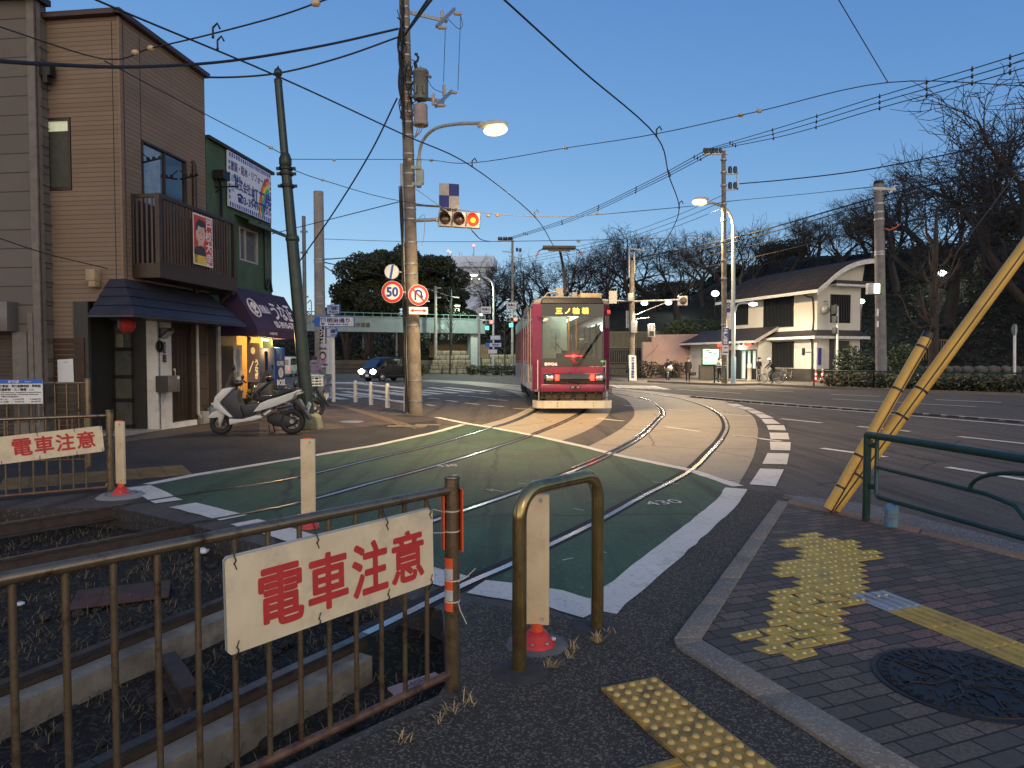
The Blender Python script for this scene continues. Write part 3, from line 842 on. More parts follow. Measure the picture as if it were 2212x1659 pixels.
def wsign(label, c, right, wd, h, tilt, tc, tw, th, bold, parent_n, behind, hooks=True):
	# c centre, right direction, tilt = slope of the long edge
	r = (V(right) + V((0,0, tilt))).normalized(); n = V((right[1],-right[0],0)).normalized(); u = n.cross(r).normalized() * 1
	if u.z < 0: u = -u
	t = thing('warning_sign', label, 'sign', c, 0)
	m = M()
	def fn(x, y, z): return V(c) + r * x + u * y + n * z
	w2, h2, k = wd / 2, h / 2,.012
	poly = [(-w2 + k, -h2),(w2 - k, -h2),(w2,-h2 + k),(w2, h2 - k),(w2 - k, h2),(-w2 + k, h2),(-w2, h2 - k),(-w2,-h2 + k)]
	m.prism(poly, 0,.004, fn)
	put('board', m, CREAM, t, True)
	if behind:
		m = M().prism([(x * 1.0, y + .004) for x, y in poly],-.016,-.012, fn)
		put('backing_board', m, mt('back_board_grey', (.4,.43,.44),.5), t, True)
	m = M()
	x0 = tc[0] - tw / 2
	cw = tw / 4
	for i, ch in enumerate(CHAR):
		m.text(ch, fn(x0 + cw * (i + .5), tc[1],.004), r, u, cw * .86, th, bold, .001)
	put('lettering', m, RED2, t, True)
	m = M()
	for x in (-w2 + .03,-w2 * .25, w2 * .45, w2 - .02):
		for y, s in ((h2,1),(-h2,-1)):
			m.tube([fn(x, y - s * .025,.006), fn(x + .004, y - s * .012,.014), fn(x, y + s * .004,.01), fn(x + .006, y + s * .03,-.015)] + ([fn(x + .003, y + .07,-.03)] if s > 0 else []),.0028,5)
			m.tube([fn(x, y - s * .02,.008), fn(x + .008, y - s * .045,.01)],.002,5)
	put('wire_tie', m, BLACKP, t, True)
	return t
DN = D_FN
nf = fence('warning_fence', 'long bronze railing fence in the foreground carrying the large warning sign', FP, DN, 24,.945,.08,.129,.035,.021,.0105,24, L=3.6, off=.16)
m = M()
q = FP + V((0,0,0))
for k in range(5):
	m.mat(0 if k % 2 == 0 else 1)
	for a in range(9):
		P2 = lambda i, z: q + V((.0362 * math.cos(R(135 + i * 16)),.0362 * math.sin(R(135 + i * 16)), z))
		m.add([P2(a, .38 + .05 * k), P2(a + 1,.38 + .05 * k), P2(a + 1,.43 + .05 * k), P2(a, .43 + .05 * k)],[(0,1,2,3)], True)
m.mat(0)
put('reflective_tape', m, [mt('tape_orange', (.72,.10,.03),.45), mt('tape_silver', (.5,.5,.48),.3)], nf, True)
m = M()
for s, z0, z1 in ((-1,.67,.93),(1,.66,.95)):
	a = FP + V((s * .043,-.005,0))
	m.box(a + V((0,0,(z0 + z1) / 2)),(.006,.05, z1 - z0), R(20))
put('side_reflector', m, ORANGE, nf, True)
m = M()
for z, (dx, dy, dz) in ((.845,(-.09,.02,.01)),(.75,(-.13,0,0)),(.52,(.11,.01,.06)),(.42,(.07,-.02,-.09))):
	m.lathe([(.0375, z),(.0375, z + .006)], FP, 16)
	m.tube([FP + V((.03 * (1 if dx > 0 else -1),-.03, z)), FP + V((dx * .6,-.035 + dy, z + dz * .3)), FP + V((dx, -.03 + dy, z + dz))],.0022,5)
put('cable_tie', m, mt('cable_tie_white', (.6,.55,.45),.5), nf, True)
sn = V((DN.y, -DN.x, 0))
cs = FP - DN * .635 + sn * .036 + V((0,0,.712))
wsign('large cream warning sign with red characters wired to the foreground railing', cs, DN, .955,.338,.018,(.03,-.012),.80,.212,.0056, sn, True)
# left fence pair
LP = G(240,1062); LP.z = 0
ld = V((.835,.55,0)).normalized()
fence('warning_fence', 'bronze railing fence at left with a bent baluster and a small warning sign', LP, ld, 12,.9,.06,.125,.04,.02,.0105,13, L=3.2, off=.12, bend=0)
ln_ = V((ld.y, -ld.x, 0))
wsign('smaller cream warning sign with red characters tied to the left railing', LP - ld * .57 + ln_ * .045 + V((0,0,.60)), ld, 1.0,.30,.075,(.03,.01),.80,.185,.0052, ln_, False)
L2 = P(193,1010,9.9); L2.z = 0
l2 = V((.97,.24,0)).normalized()
f2 = fence('platform_fence', 'taller bronze railing behind with the tram stop notice', L2, l2,14,1.22,.12,.15,.036,.014,.010,20, L=3.6, off=.12)
m = M()
m.b2((-1.75,0,.74),(-.02,.006,1.2))
c0 = M()
for i in range(4):
	a, b = L2 - l2 * (.03 + .62 * i), L2 - l2 * (.03 + .62 * (i + 1) - .02)
	c0.add([a + V((0,.02,.66)), b + V((0,.02,.66)), b + V((0,.02,1.2)), a + V((0,.02,1.2))],[(0,1,2,3)])
put('mesh_panel', c0, mt('smoked_panel', (.03,.028,.025),.2,0,.2, alpha=.6), f2, True)
# tram stop notice
nc = P(36,846,9.5)
t = thing('stop_notice', 'blue and white tram stop notice tied to the rear left railing', 'notice', nc)
r, u = l2, V((0,0,1)); n = V((l2.y, -l2.x, 0))
fn = lambda x, y, z: nc + r * x + u * y + n * z
m = M().prism([(-.32,-.17),(.32,-.17),(.32,.17),(-.32,.17)],0,.006, fn)
put('board', m, WHITE, t, True)
m = M().prism([(-.32,.11),(.32,.11),(.32,.17),(-.32,.17)],.0065,.008, fn)
put('header_band', m, BLUE, t, True)
m = M()
m.text('のりば', fn(-.03,.14,.008), r, u, .13,.036,.002)
m.text('Tracks', fn(.14,.138,.008), r, u, .08,.018)
put('header_lettering', m, WHITE, t, True)
m = M()
m.text('王子駅前・荒川遊園地前・熊野前', fn(.03,.078,.0065), r, u, .53,.038,.0012)
m.text('・町屋駅前・三ノ輪橋', fn(-.06,.03,.0065), r, u, .36,.038,.0012)
m.text('方面', fn(.18,.026,.0065), r, u, .06,.024)
m.text('for Oji-ekimae, Arakawa-yuenchimae,', fn(.03,-.012,.0065), r, u, .55,.022,.0006)
m.text('Kumanomae, Machiya-ekimae,', fn(.04,-.04,.0065), r, u, .46,.022,.0006)
m.text('Minowabashi', fn(-.08,-.066,.0065), r, u, .2,.02,.0006)
m.text('大人   170円    168円', fn(.04,-.105,.0065), r, u, .5,.022,.0006)
m.text('小児    90円     84円', fn(.04,-.14,.0065), r, u, .5,.022,.0006)
put('lettering', m, mt('ink_black', (.02,.02,.02),.6), t, True)
m = M()
for z in (.06,-.035): m.disc(fn(-.3, z, .0065), n, .028,.001)
put('route_dot', m, RED, t, True)
# ---------------- hoop barrier
a, b = G(1122,1452), G(1290,1362)
t = thing('hoop_barrier', 'polished bronze hoop barrier standing beside the crossing', 'barrier', (a + b) / 2)
d = (b - a).normalized(); W_ = (b - a).length
pts = [a + V((0,0,-.1)), a + V((0,0,.3))]
zt, rc = .905,.14
pts += [a + d * (rc - rc * math.cos(k * math.pi / 16)) + V((0,0, zt - rc + rc * math.sin(k * math.pi / 16))) for k in range(0,9)]
pts += [b - d * (rc - rc * math.cos(k * math.pi / 16)) + V((0,0, zt - rc + rc * math.sin(k * math.pi / 16))) for k in range(8,-1,-1)]
pts += [b + V((0,0,.3)), b + V((0,0,-.1))]
put('hoop_tube', M().tube(pts, .036,24), GOLDP, t, True)
for c in (a, b):
	put('footing', M().lathe([(.15,.002),(.13,.012),(.06,.018),(1e-3,.018)], c, 18), mt('footing_mortar', (.05,.045,.04),.9,0,.3,12, bmp=.8, bsc=30), t, True)
# ---------------- delineator boards
def delineator(loc, rz, label, pad=True):
	t = thing('delineator_post', label, 'delineator', loc, rz, 'cream delineator boards on red bases')
	k = .066
	m = M()
	for s in (-1,1):
		for i in range(1): pass
	prof = [(-k, -.012),(-k + .008,-.018),(k - .008,-.018),(k, -.012),(k, .012),(k - .008,.018),(-k + .008,.018),(-k, .012)]
	m.prism(prof, .115,.825, lambda x, y, z: V((x, y, z)))
	put('reflector_board', m, mt('delineator_cream', (.68,.53,.33),.55,0,.12,5, bmp=.15, bsc=180, dirt=(.40,.28,.16), dsc=4, damt=.45), t, bevel=.003)
	m = M()
	for z in (.15,.795): m.lathe([(.011,0),(.011,.003),(.006,.003),(.005,.001),(1e-3,.001)],(.02 if z > .5 else .03,-.0185, z),12, Matrix.Rotation(R(90),4, 'X'))
	put('eyelet', m, GALV, t)
	m = M().tube([(0,0,.07),(0,0,.12)],.034,16)
	m.b2((-.04,-.012,.823),(.03,.012,.835))
	put('stem', m, ORANGE, t)
	m = M().lathe([(.10,.0),(.10,.012),(.086,.022),(.064,.055),(.05,.075),(.03,.078)],(0,0,0),24)
	put('base', m, mt('red_rubber_base', (.55,.035,.025),.5,0,.15,8), t)
	m = M()
	for i in range(6): m.lathe([(.012,0),(.012,.006),(1e-3,.008)],(.08 * math.cos(i * 1.047 + .3),.08 * math.sin(i * 1.047 + .3),.028),8)
	put('bolt', m, STEEL, t)
	m = M().lathe([(.19,-.01),(.175,.003),(1e-3,.004)],(0,0,0),9)
	put('mortar_pad', m, mt('footing_pad', (.14,.13,.12),.9,0,.3,10, bmp=.6, bsc=30), t)
	return t
d0 = delineator(G(1160,1392), R(-8), 'dusty delineator board on a red base inside the bronze hoop')
dup(d0, G(667,1140), R(6), 'cream delineator board on a red base behind the large warning sign')
p = G(262,1072); p.z = .03
dup(d0, p, R(-22), 'dented cream delineator board on a red base beside the left railing post')
m = M().lathe([(.36,-.2),(.33,-.05),(.22,.03),(.1,.035),(1e-3,.035)], p - V((0,0,.03)),14)
put('concrete_footing', m, CONC2, label='rough round concrete lump under the left delineator board', cat='footing', base=p)
# litter, steel plate, sleeper offcut
def litter(u, v, label, col, s=.05, z=-.17):
	random.seed(int(u)); c = G(u, v, z); m = M()
	m.ball((0,0,.02),(s, s * .7, s * .5),10)
	for q in m.v: q *= random.uniform(.65,1.25)
	put('litter', m, mt(label[:9], col, .6), label=label, cat='litter').location = c
litter(440,1195, 'crumpled white tissue lying between the rails', (.7,.7,.7),.05)
litter(42,1310, 'scrap of white paper on the dirt by the near rail', (.6,.6,.62),.035)
litter(610,1520, 'small orange scrap of plastic in the dry grass', (.7,.12,.04),.03)
litter(1195,1388, 'tiny white pebble beside the red delineator base', (.6,.6,.58),.018,.01)
c = G(265,1283,-.16)
m = M().box((0,0,0),(.62,.42,.012), R(24), None)
for k in range(3): m.box((-.15 + .15 * k, 0,.007),(.008,.4,.003), R(24))
put('steel_plate', m, mt('rusty_plate', (.10,.048,.032),.75,.2,.35,5, bmp=.4, bsc=30), label='rusty flat steel plate lying between the rails', cat='plate', bevel=.003).location = c
c = G(385,1475,-.14)
m = M()
for z, wd in ((.06,.08),(0,.025),(-.05,.12)): m.box((0,0, z),(.5, wd, .03 if z else .1), R(-52))
put('rail_offcut', m, m_railb, label='short rusty rail offcut lying in the grass behind the fence', cat='rail').location = c
c = G(590,1500,-.14)
m = M().box((0,0,0),(.22,.16,.09), R(30)).box((0,0,.06),(.1,.09,.05), R(30))
m.tube([(0,0,.08),(0,0,.13)],.02,8)
put('rail_fastening', m, m_railb, label='dark rail fastening block beside the concrete beam', cat='fastening', bevel=.006).location = c
c = G(900,1478,.01)
m = M().box((0,0,0),(.26,.09,.012), R(38)); k = M().text('440円', c + V((0,0,.007)),(.79,.61,0),(-.61,.79,0),.14,.05)
t = thing('fallen_plate', 'small fallen plate lettered in black at the foot of the bronze fence post', 'plate', c)
put('plate', m, mt('fallen_plate_pink', (.35,.2,.18),.6), t); put('lettering', k, BLACKP, t, True)
# ================================================================= right guard pipe, stub, guy covers
a, b = G(1871,1117,.05), V((3.68,4.85,.05))
d = (b - a).normalized(); d.z = 0
t = thing('guard_pipe', 'dark green tubular guard rail along the right road kerb', 'guard rail', a)
put('post', M().tube([a + V((0,0,-.1)), a + V((0,0,.8))],.035,16), GREENR, t, True)
e = a + d * 3.2
put('post', M().tube([e + V((0,0,-.1)), e + V((0,0,.8))],.035,16), GREENR, t, True)
s = a + d * .13
put('top_rail', M().tube([a + V((0,0,.79)), e + V((0,0,.79))],.033,16), GREENR, t, True)
put('side_rail', M().tube([s + V((0,0,.78)), s + V((0,0,.25)), s + d * .03 + V((0,0,.22)), e + V((0,0,.22))],.019,12), GREENR, t, True)
put('middle_rail', M().tube([s + V((0,0,.5)), s + d * 1.2 + V((0,0,.48)), s + d * 1.45 + V((0,0,.44)), s + d * 1.6 + V((0,0,.3)), s + d * 1.66 + V((0,0,.22))],.017,12), GREENR, t, True)
arc = [s + d * (1.05 + .6 * (1 - math.cos(k * math.pi / 16))) + V((0,0,.49 + .2 * math.sin(k * math.pi / 16))) for k in range(9)]
put('arched_rail', M().tube(arc + [s + d * 2.3 + V((0,0,.69))],.017,12), GREENR, t, True)
m = M().box(a + d * .07 + V((0,0,.31)),(.13,.03,.05), math.atan2(d.y, d.x)).box(a + d * .07 + V((0,0,.7)),(.13,.03,.05), math.atan2(d.y, d.x))
put('bracket', m, GREENR, t, True, bevel=.004)
c = G(1925,1136,.05)
m = M().lathe([(.058,0),(.058,.15),(.055,.175),(.042,.195),(.02,.206),(1e-3,.208)],(0,0,0),20)
t = thing('marker_post', 'short worn blue domed post on the paved corner', 'post', c)
put('post_body', m, mt('faded_blue_paint', (.10,.22,.30),.6,.1,.3,16, bmp=.2, dirt=(.16,.10,.06), dsc=14, damt=.55), t)
put('rust_band', M().lathe([(.0592,.075),(.0592,.083)],(0,0,0),20).lathe([(.0592,.11),(.0592,.115)],(0,0,0),20), mt('rust', (.2,.10,.05),.8), t)
yb = mt('yellow_guy_cover', (.70,.41,.075),.42,0,.08,5, dirt=(.40,.22,.06), dsc=3, damt=.35)
base = G(1790,1100,.05)
bY = base.y
def guy(label, top, r, lead, seam_s, foot=0.0):
	t = thing('guy_wire_cover', label, 'guy cover', base)
	a_ = base + V((foot, 0,0)); tp = V(top)
	put('sleeve', M().tube([a_.lerp(tp, k / 8) for k in range(9)], r, 20), yb, t, True)
	d_ = (tp - a_).normalized(); side = d_.cross(V((0,1,0))).normalized()
	m = M()
	o = V((0,-r * 1.0,0)) + side * seam_s * r * .25
	m.bar(a_ + o, tp + o, .012,.006,(0,1,0))
	put('seam', m, BLACKP, t, True)
	m = M()
	L = (tp - a_).length
	for q in ((.12,.3,.68,.92) if lead is None else (.1,.28,.36)):
		m.tube([a_ + d_ * (q * L), a_ + d_ * (q * L + .022)], r * 1.06,20)
	if lead is None: m.tube([tp - d_ * .05, tp + d_ * .012], r * 1.05,20)
	put('band', m, BLACKP, t, True)
	m = M()
	if lead is None: m.tube([tp, tp + V((.45,.3,.85)), P(2193,378, bY + 1.2), P(2290,190, bY + 1.6)],.008,6)
	else: m.tube([tp, lead],.008,6)
	put('guy_wire', m, WIREB, t, True)
guy('shorter yellow guy wire sleeve with an open top by the guard rail', P(2006,722, bY),.054, None, -1)
guy('longer yellow guy wire sleeve slanting out past the guard rail', P(2330,375, bY - .12),.064, P(2500,150, bY),1,.05)
# small concrete mortar and dead leaves by the guy foot
random.seed(8); g = M()
for k in range(60):
	p = G(random.uniform(1780,1990), random.uniform(1104,1135),.06); s = random.uniform(.008,.025); a_ = random.uniform(0,6)
	g.add([p + V((s * math.cos(a_ + q), s * .5 * math.sin(a_ + q), random.uniform(0,.012))) for q in (0,1.57,3.14,4.71)],[(0,1,2,3)])
put('fallen_leaves', g, mt('dead_leaf', (.16,.09,.04),.9,0,.4), kind='stuff')
# ================================================================= left row of buildings (street plane frame: +x street, +y away)
C0 = V((-7.90,14.03,0)); RZ1 = -R(7.08)
n1 = V((math.cos(RZ1), math.sin(RZ1),0)); d1 = V((-n1.y, n1.x, 0))
IV1 = (Matrix.Translation(C0) @ Matrix.Rotation(RZ1,4, 'Z')).inverted()
def ST(u, v, off=0.0):              # street plane -> local (y, z)
	q = IV1 @ PL(u, v, C0 + n1 * off, d1)
	return q.y, q.z
def FRp(u, v, off=0.0):             # front plane -> local (x, z)
	q = IV1 @ PL(u, v, C0 + d1 * off, n1)
	return q.x, q.z
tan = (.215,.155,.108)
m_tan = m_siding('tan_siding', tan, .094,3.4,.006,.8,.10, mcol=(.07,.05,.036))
m_grey = m_siding('grey_lap_siding', (.135,.115,.10),.38,9,.012,.8,.08, mcol=(.03,.027,.024))
m_dk = mt('dark_brown_metal', (.045,.03,.022),.45,.3,.2,8)
m_pane = mt('dark_window_pane', (.012,.014,.018),.06,0,.1, spec=.9, coat=.5)
house = thing('tan_house', 'tan sided two storey house with a dark canopy and slatted balcony', 'house', C0, RZ1)
yL = ST(445,420)[0]
ztop = ST(237,22)[1]; zend = ST(443,203)[1]
zl = 2.75
h1 = [ST(305,300), ST(402,560)]
y0w, y1w = ST(306,400)[0], ST(403,400)[0]
zw0, zw1 = 3.25, ST(306,300)[1]
m = M()
m.wall((0,0, zl),(0,1,0), yL, ztop - zl, [(y0w, y1w, zw0 - zl, zw1 - zl)],.09,(1,0,0))
fx0, fz1 = FRp(108,255); fx1, fz0 = FRp(156,411)
XW = 4.0
m.wall((-XW, 0,0),(1,0,0), XW - 1.12, zl, [],.1,(0,-1,0))
m.wall((-XW, 0, zl),(1,0,0), XW, ztop - zl, [(XW + fx0 - .25, XW + fx1, fz0 - zl, fz1 - zl)],.1,(0,-1,0))
m.add([(-XW, 0, ztop),(0,0, ztop),(0, yL, ztop),(-XW, yL, ztop)],[(0,1,2,3)])
m.add([(0, yL, 0),(-XW, yL, 0),(-XW, yL, ztop),(0, yL, ztop)],[(0,1,2,3)])
m.add([(-XW, 0, zl),(-XW, 1.1, zl),(0,1.1, zl),(0,0, zl)],[(0,1,2,3)])
put('upper_wall', m, m_tan, house)
# sheet metal corner flashing, vertical joints
m = M()
m.b2((-.02,-.012, zl),(.02,.05, ztop))
put('corner_trim', m, mt('tan_trim', (.22,.145,.09),.7), house)
m = M()
for y in (ST(380,150)[0] * .5, ): pass
for x in (-.15,): m.b2((x, -.006, zl),(x + .012,.002, ztop - .1))
for y in (.12, y0w): m.b2((-.002, y, zl if y < 1 else zw1),(.006, y + .012, ztop - .1))
put('panel_joint', m, mt('joint_dark', (.03,.022,.018),.8), house)
m = M()
m.b2((-XW - .1,-.14, ztop),(.1,.02, ztop + .11)); m.b2((-.02,-.14, ztop),(.13, yL + .05, ztop + .11))
put('roof_edge', m, mt('roof_edge_brown', (.05,.03,.028),.5,.2), house, bevel=.01)
# street window with frame, bathroom window
def window(parent, a, b, plane, depth=.06, bars=(.5,), fm=None, pane=None, sill=False, curtain=None):
	(s0, z0),(s1, z1) = a, b
	if plane == 'x': pt = lambda s, z, d: (-d, s, z)
	else: pt = lambda s, z, d: (s, d, z)
	f = M(); k = .045
	def bx(sa, sb, za, zb, da, db): f.b2(pt(sa, za, da), pt(sb, zb, db))
	bx(s0, s1, z0, z0 + k, -.02, depth); bx(s0, s1, z1 - k, z1,-.02, depth)
	bx(s0, s0 + k, z0 + k, z1 - k, -.02, depth); bx(s1 - k, s1, z0 + k, z1 - k, -.02, depth)
	for q in bars:
		c = s0 + (s1 - s0) * q; bx(c - .025, c + .025, z0 + k, z1 - k, .0, depth)
	fr_ = put('window', f, fm or m_dk, parent)
	g_ = M(); g_.b2(pt(s0 + k, z0 + k, depth - .03), pt(s1 - k, z1 - k, depth - .02))
	put('pane', g_, pane or m_pane, fr_)
	return fr_
wn = window(house, (y0w + .01, zw0 + .02),(y1w - .01, zw1 - .01), 'x')
m = M().b2((-.06, y0w + .06, zw0),(-.058,(y0w + y1w) / 2 - .03, zw1 - .05))
m_blue = m_glass('window_reflection')
put('curtain', M().b2((-.028, y0w + .08, zw0 + .3),(-.026, y0w + (y1w - y0w) * .42, zw1 - .1)), mt('curtain_blue_grey', (.20,.27,.35),.3, spec=.9, coat=.4), wn)
w2 = window(house, (fx0 - .24, fz0 + .01),(fx1 - .01, fz1 - .01), 'y', .08,())
put('lit_blind', M().b2((fx0 - .2,.04, fz1 - .26),(fx1 - .07,.045, fz1 - .06)), mt('lit_blind', (.6,.62,.45),.6, emit=.35, ecol=(.7,.75,.5)), w2)
put('lit_blind', M().b2((fx0 - .2,.042, fz0 + .08),(fx1 - .07,.047, fz1 - .26)), mt('dim_curtain', (.06,.065,.05),.7), w2)
# laundry pole brackets, downpipe
for y in (y0w + .02, y1w - .25):
	m = M().tube([(0, y, zw1 - .5),(.45, y, zw1 - .42)],.02,8).tube([(.2, y, zw1 - .45),(0, y, zw1 - .3)],.012,6)
	for k in range(3): m.lathe([(.04,0),(.04,.015)],(.15 + k * .13, y, zw1 - .43 + k * .01),10, Matrix.Rotation(R(90),4, 'X'))
	put('pole_bracket', m, BLACKM, house)
yp = ST(416,400)[0]
put('vent_pipe', M().tube([(.05, yp, 3.0),(.05, yp, ST(416,355)[1]),(.0, yp, ST(416,350)[1])],.05,10), m_dk, house)
# balcony
bo = .62
by0, by1 = .28, yL + .28
bz0, bz1 = 2.98,4.62
bz0 = ST(348,600, bo)[1]; bz1 = ST(348,418, bo)[1]
bal = put('balcony', M().b2((.0, by0, bz0),(bo, by1, bz0 + .3)).b2((.0, by0, bz0 + .3),(.05, by0 + .05, bz1)).b2((bo - .1, by0, bz0 + .3),(bo, by0 + .12, bz1)).b2((bo - .09, by1 - .1, bz0 + .3),(bo, by1, bz1)).b2((bo - .07, by0 + .12, bz1 - .09),(bo, by1 - .1, bz1 - .005)).b2((.05, by0, bz1 - .09),(bo - .1, by0 + .05, bz1 - .01)).b2((bo - .05, by0 + .12, bz0 + .3),(bo - .01, by1 - .1, bz0 + .36)), m_dk, house, bevel=.006, seg=1)
m = M()
put('balcony_shade_sheet', M().b2((.012, by0 + .06, bz0 + .3),(.03, yL, bz1 - .1)).b2((.03, yL - .0, bz0 + .3),(bo - .1, yL + .02, bz1 - .1)), mt('balcony_shade_dark', (.022,.019,.018),.6), bal)  # dark sheets added to paint the shade behind the slats
n = 24
for i in range(n): m.b2((bo - .045, by0 + .2 + i * (by1 - by0 - .4) / n, bz0 + .36),(bo - .02, by0 + .245 + i * (by1 - by0 - .4) / n, bz1 - .09))
for i in range(4): m.b2((.1 + i * .11, by0 + .01, bz0 + .3),(.14 + i * .11, by0 + .03, bz1 - .09))
put('balcony_slats', m, mt('slat_brown', (.085,.055,.04),.5,.2), bal)
put('balcony_strut', M().bar((0, by1 - .15, bz0 - .55),(bo - .05, by1 - .15, bz0),.05,.05).bar((0, by1 - .15, bz0 - .05),(bo, by1 - .15, bz0 - .05),.05,.05), m_dk, bal)
# air conditioner box and crate seen between the slats are things on the balcony
t = thing('storage_crate', 'grey crate standing on the slatted balcony', 'crate', (Matrix.Translation(C0) @ Matrix.Rotation(RZ1,4, 'Z')) @ V((.3, by1 - .75, bz0 + .3)), RZ1)
put('box', M().box((0,0,.3),(.32,.5,.6)), mt('crate_grey', (.16,.15,.14),.7), t, bevel=.02)
put('lid', M().box((0,0,.63),(.36,.54,.05)), mt('crate_lid', (.22,.24,.26),.6), t, bevel=.01)
# election style poster
pc = [ST(416,460, bo + .03), ST(459,570, bo + .03)]
ya, yb_ = ST(417,520, bo + .03)[0], ST(459,520, bo + .03)[0]
za, zb_ = ST(438,574, bo + .03)[1], ST(438,466, bo + .03)[1]
cw = (Matrix.Translation(C0) @ Matrix.Rotation(RZ1,4, 'Z')) @ V((bo + .03,(ya + yb_) / 2,(za + zb_) / 2))
t = thing('poster', 'red and white portrait poster hung on the balcony slats', 'poster', cw, RZ1)
pw, ph = (yb_ - ya) / 2,(zb_ - za) / 2
pf = lambda y, z, d: V((d, y, z))
put('sheet', M().prism([(-pw, -ph),(pw, -ph),(pw, ph),(-pw, ph)],0,.004, pf), WHITE, t)
put('background', M().prism([(-pw * .93,-ph * .6),(pw * .93,-ph * .95),(pw * .93, ph * .94),(-pw * .93, ph * .94)],.0045,.0055, pf), mt('poster_red', (.55,.045,.03),.5), t)
el = lambda cy, cz, ry, rz_, n=20: [(cy + ry * math.cos(k * 6.2832 / n), cz + rz_ * math.sin(k * 6.2832 / n)) for k in range(n)]
m = M().prism(el(-pw * .25, ph * .22, pw * .48, ph * .40),.006,.007, pf).prism([(-pw * .5,-ph * .25),(0,-ph * .25),(pw * .02, ph * .05),(-pw * .52, ph * .05)],.006,.0068, pf)
put('portrait_face', m, mt('printed_skin', (.62,.42,.32),.6), t)
m = M().prism([(-pw * .78, ph * .3),(-pw * .62, ph * .35),(-pw * .5, ph * .55),(-pw * .1, ph * .5),(pw * .12, ph * .56),(pw * .26, ph * .3),(pw * .28, ph * .6),(pw * .1, ph * .78),(-pw * .45, ph * .8),(-pw * .75, ph * .6)],.0075,.0082, pf)
put('portrait_hair', m, BLACKP, t)
m = M().prism([(-pw * .9,-ph * .6),(pw * .3,-ph * .62),(pw * .15,-ph * .3),(-pw * .2,-ph * .22),(-pw * .9,-ph * .35)],.0065,.0075, pf)
for a in (-.42,-.06): m.prism(el(pw * a, ph * .26, pw * .07, ph * .022,8),.0075,.008, pf)
m.prism([(-pw * .34,-ph * .0),(-pw * .12,-ph * .0),(-pw * .16, ph * .03),(-pw * .3, ph * .03)],.0075,.008, pf)
put('portrait_suit', m, mt('printed_dark', (.05,.04,.05),.6), t)
m = M().prism([(-pw * .93,-ph * .95),(pw * .35,-ph * .95),(pw * .2,-ph * .62),(-pw * .93,-ph * .62)],.0076,.0084, pf)
put('caption_panel', m, mt('printed_yellow', (.7,.5,.08),.6), t)
m = M().text('戸枝大幸', V((.0085, pw * .56,0)),(0,1,0),(0,0,1), pw * .62, ph * 1.8,.006,.0005, vertical=True)
m.text('とえだ', V((.0085, pw * .86, ph * .5)),(0,1,0),(0,0,1), pw * .16, ph * .45,0,.0005, vertical=True)
m.text('たいこう', V((.0085, pw * .86,-ph * .3)),(0,1,0),(0,0,1), pw * .16, ph * .6,0,.0005, vertical=True)
put('lettering', m, WHITE, t)
m = M().text('自民党', V((.0085,-pw * .75,-ph * .7)),(0,1,0),(0,0,1), pw * .25, ph * .5,.001,.0005, vertical=True)
put('small_lettering', m, BLACKP, t)
# ground floor: recessed corner entrance, white pier, door, side wall
ny = 1.09
m = M()
yA, yB, yC = ST(340,800)[0], ST(371,800)[0], ST(420,800)[0]
m.b2((-.25, yA, 0),(.0, yB, zl + .3))
put('white_pier', m, mt('white_plaster', (.60,.58,.55),.75,0,.08,4, dirt=(.35,.32,.28), damt=.3), house)
dk_panel = mt('dark_entrance_panel', (.030,.029,.028),.5,.1,.15)
xg0, xg1 = -1.12,-.58
m = M()
m.b2((xg1, ny, 0),(0, ny + .06, zl)); m.b2((-1.14,.0,0),(-.80,.08, zl)); m.b2((-1.16,.08,0),(-1.12, ny, zl))
put('entrance_panel', m, dk_panel, house)
dr_ = put('glass_door', M().b2((xg0, ny, 0),(xg0 + .07, ny + .05,2.4)).b2((xg1 - .07, ny, 0),(xg1, ny + .05,2.4)).b2((xg0, ny, 0),(xg1, ny + .05,.12)).b2((xg0, ny, .62),(xg1, ny + .05,.7)).b2((xg0, ny, 1.14),(xg1, ny + .05,1.22)).b2((xg0, ny, 1.75),(xg1, ny + .05,1.83)).b2((xg0, ny, 2.33),(xg1, ny + .05,2.42)), mt('door_frame_dark', (.035,.034,.033),.4,.3), house)
put('door_pane', M().b2((xg0 + .07, ny + .02,.12),(xg1 - .07, ny + .03,2.34)), mt('frosted_pane', (.10,.105,.09),.3,0,.2,3), dr_)
put('door_notice', M().b2((xg0 + .12, ny + .005,1.83),(xg0 + .28, ny + .015,2.12)), mt('paper_dull', (.25,.24,.2),.8), dr_)
m = M().b2((-1.2,-.05,0.0),(.02, ny, .03))
put('doorstep', m, CONC2, house)
m = M().b2((-.2, yB, 0),(-.02, yB + .07, zl)).b2((-.2, yC - .07,0),(-.02, yC, zl)).b2((-.2, yB, 2.42),(-.02, yC, 2.5))
ed = put('entry_door', m, mt('door_frame_wood', (.05,.033,.024),.5), house)
put('door_leaf', M().b2((-.15, yB + .07,.12),(-.09, yC - .07,2.42)), mt('door_leaf_dark', (.022,.016,.012),.4,0,.2), ed)
m = M()
for k in range(3):
	yy = yB + .07 + (yC - yB - .14) * (.38 + .2 * k); m.b2((-.092, yy, .3),(-.08, yy + .025,2.1))
put('door_slats', m, mt('brass_slat', (.16,.11,.06),.35,.7), ed)
put('door_handle', M().tube([(-.05, yB + .2,.85),(-.05, yB + .2,1.35)],.014,8).b2((-.09, yB + .13,1.3),(-.06, yB + .2,1.36)).b2((-.09, yB + .13,.85),(-.06, yB + .2,.91)).b2((-.09, yB + .1,1.52),(-.075, yB + .14,1.56)), CHROME, ed)
put('threshold', M().b2((-.2, yB - .03,0),(.03, yC + .03,.12)), WHITE, ed)
m = M()
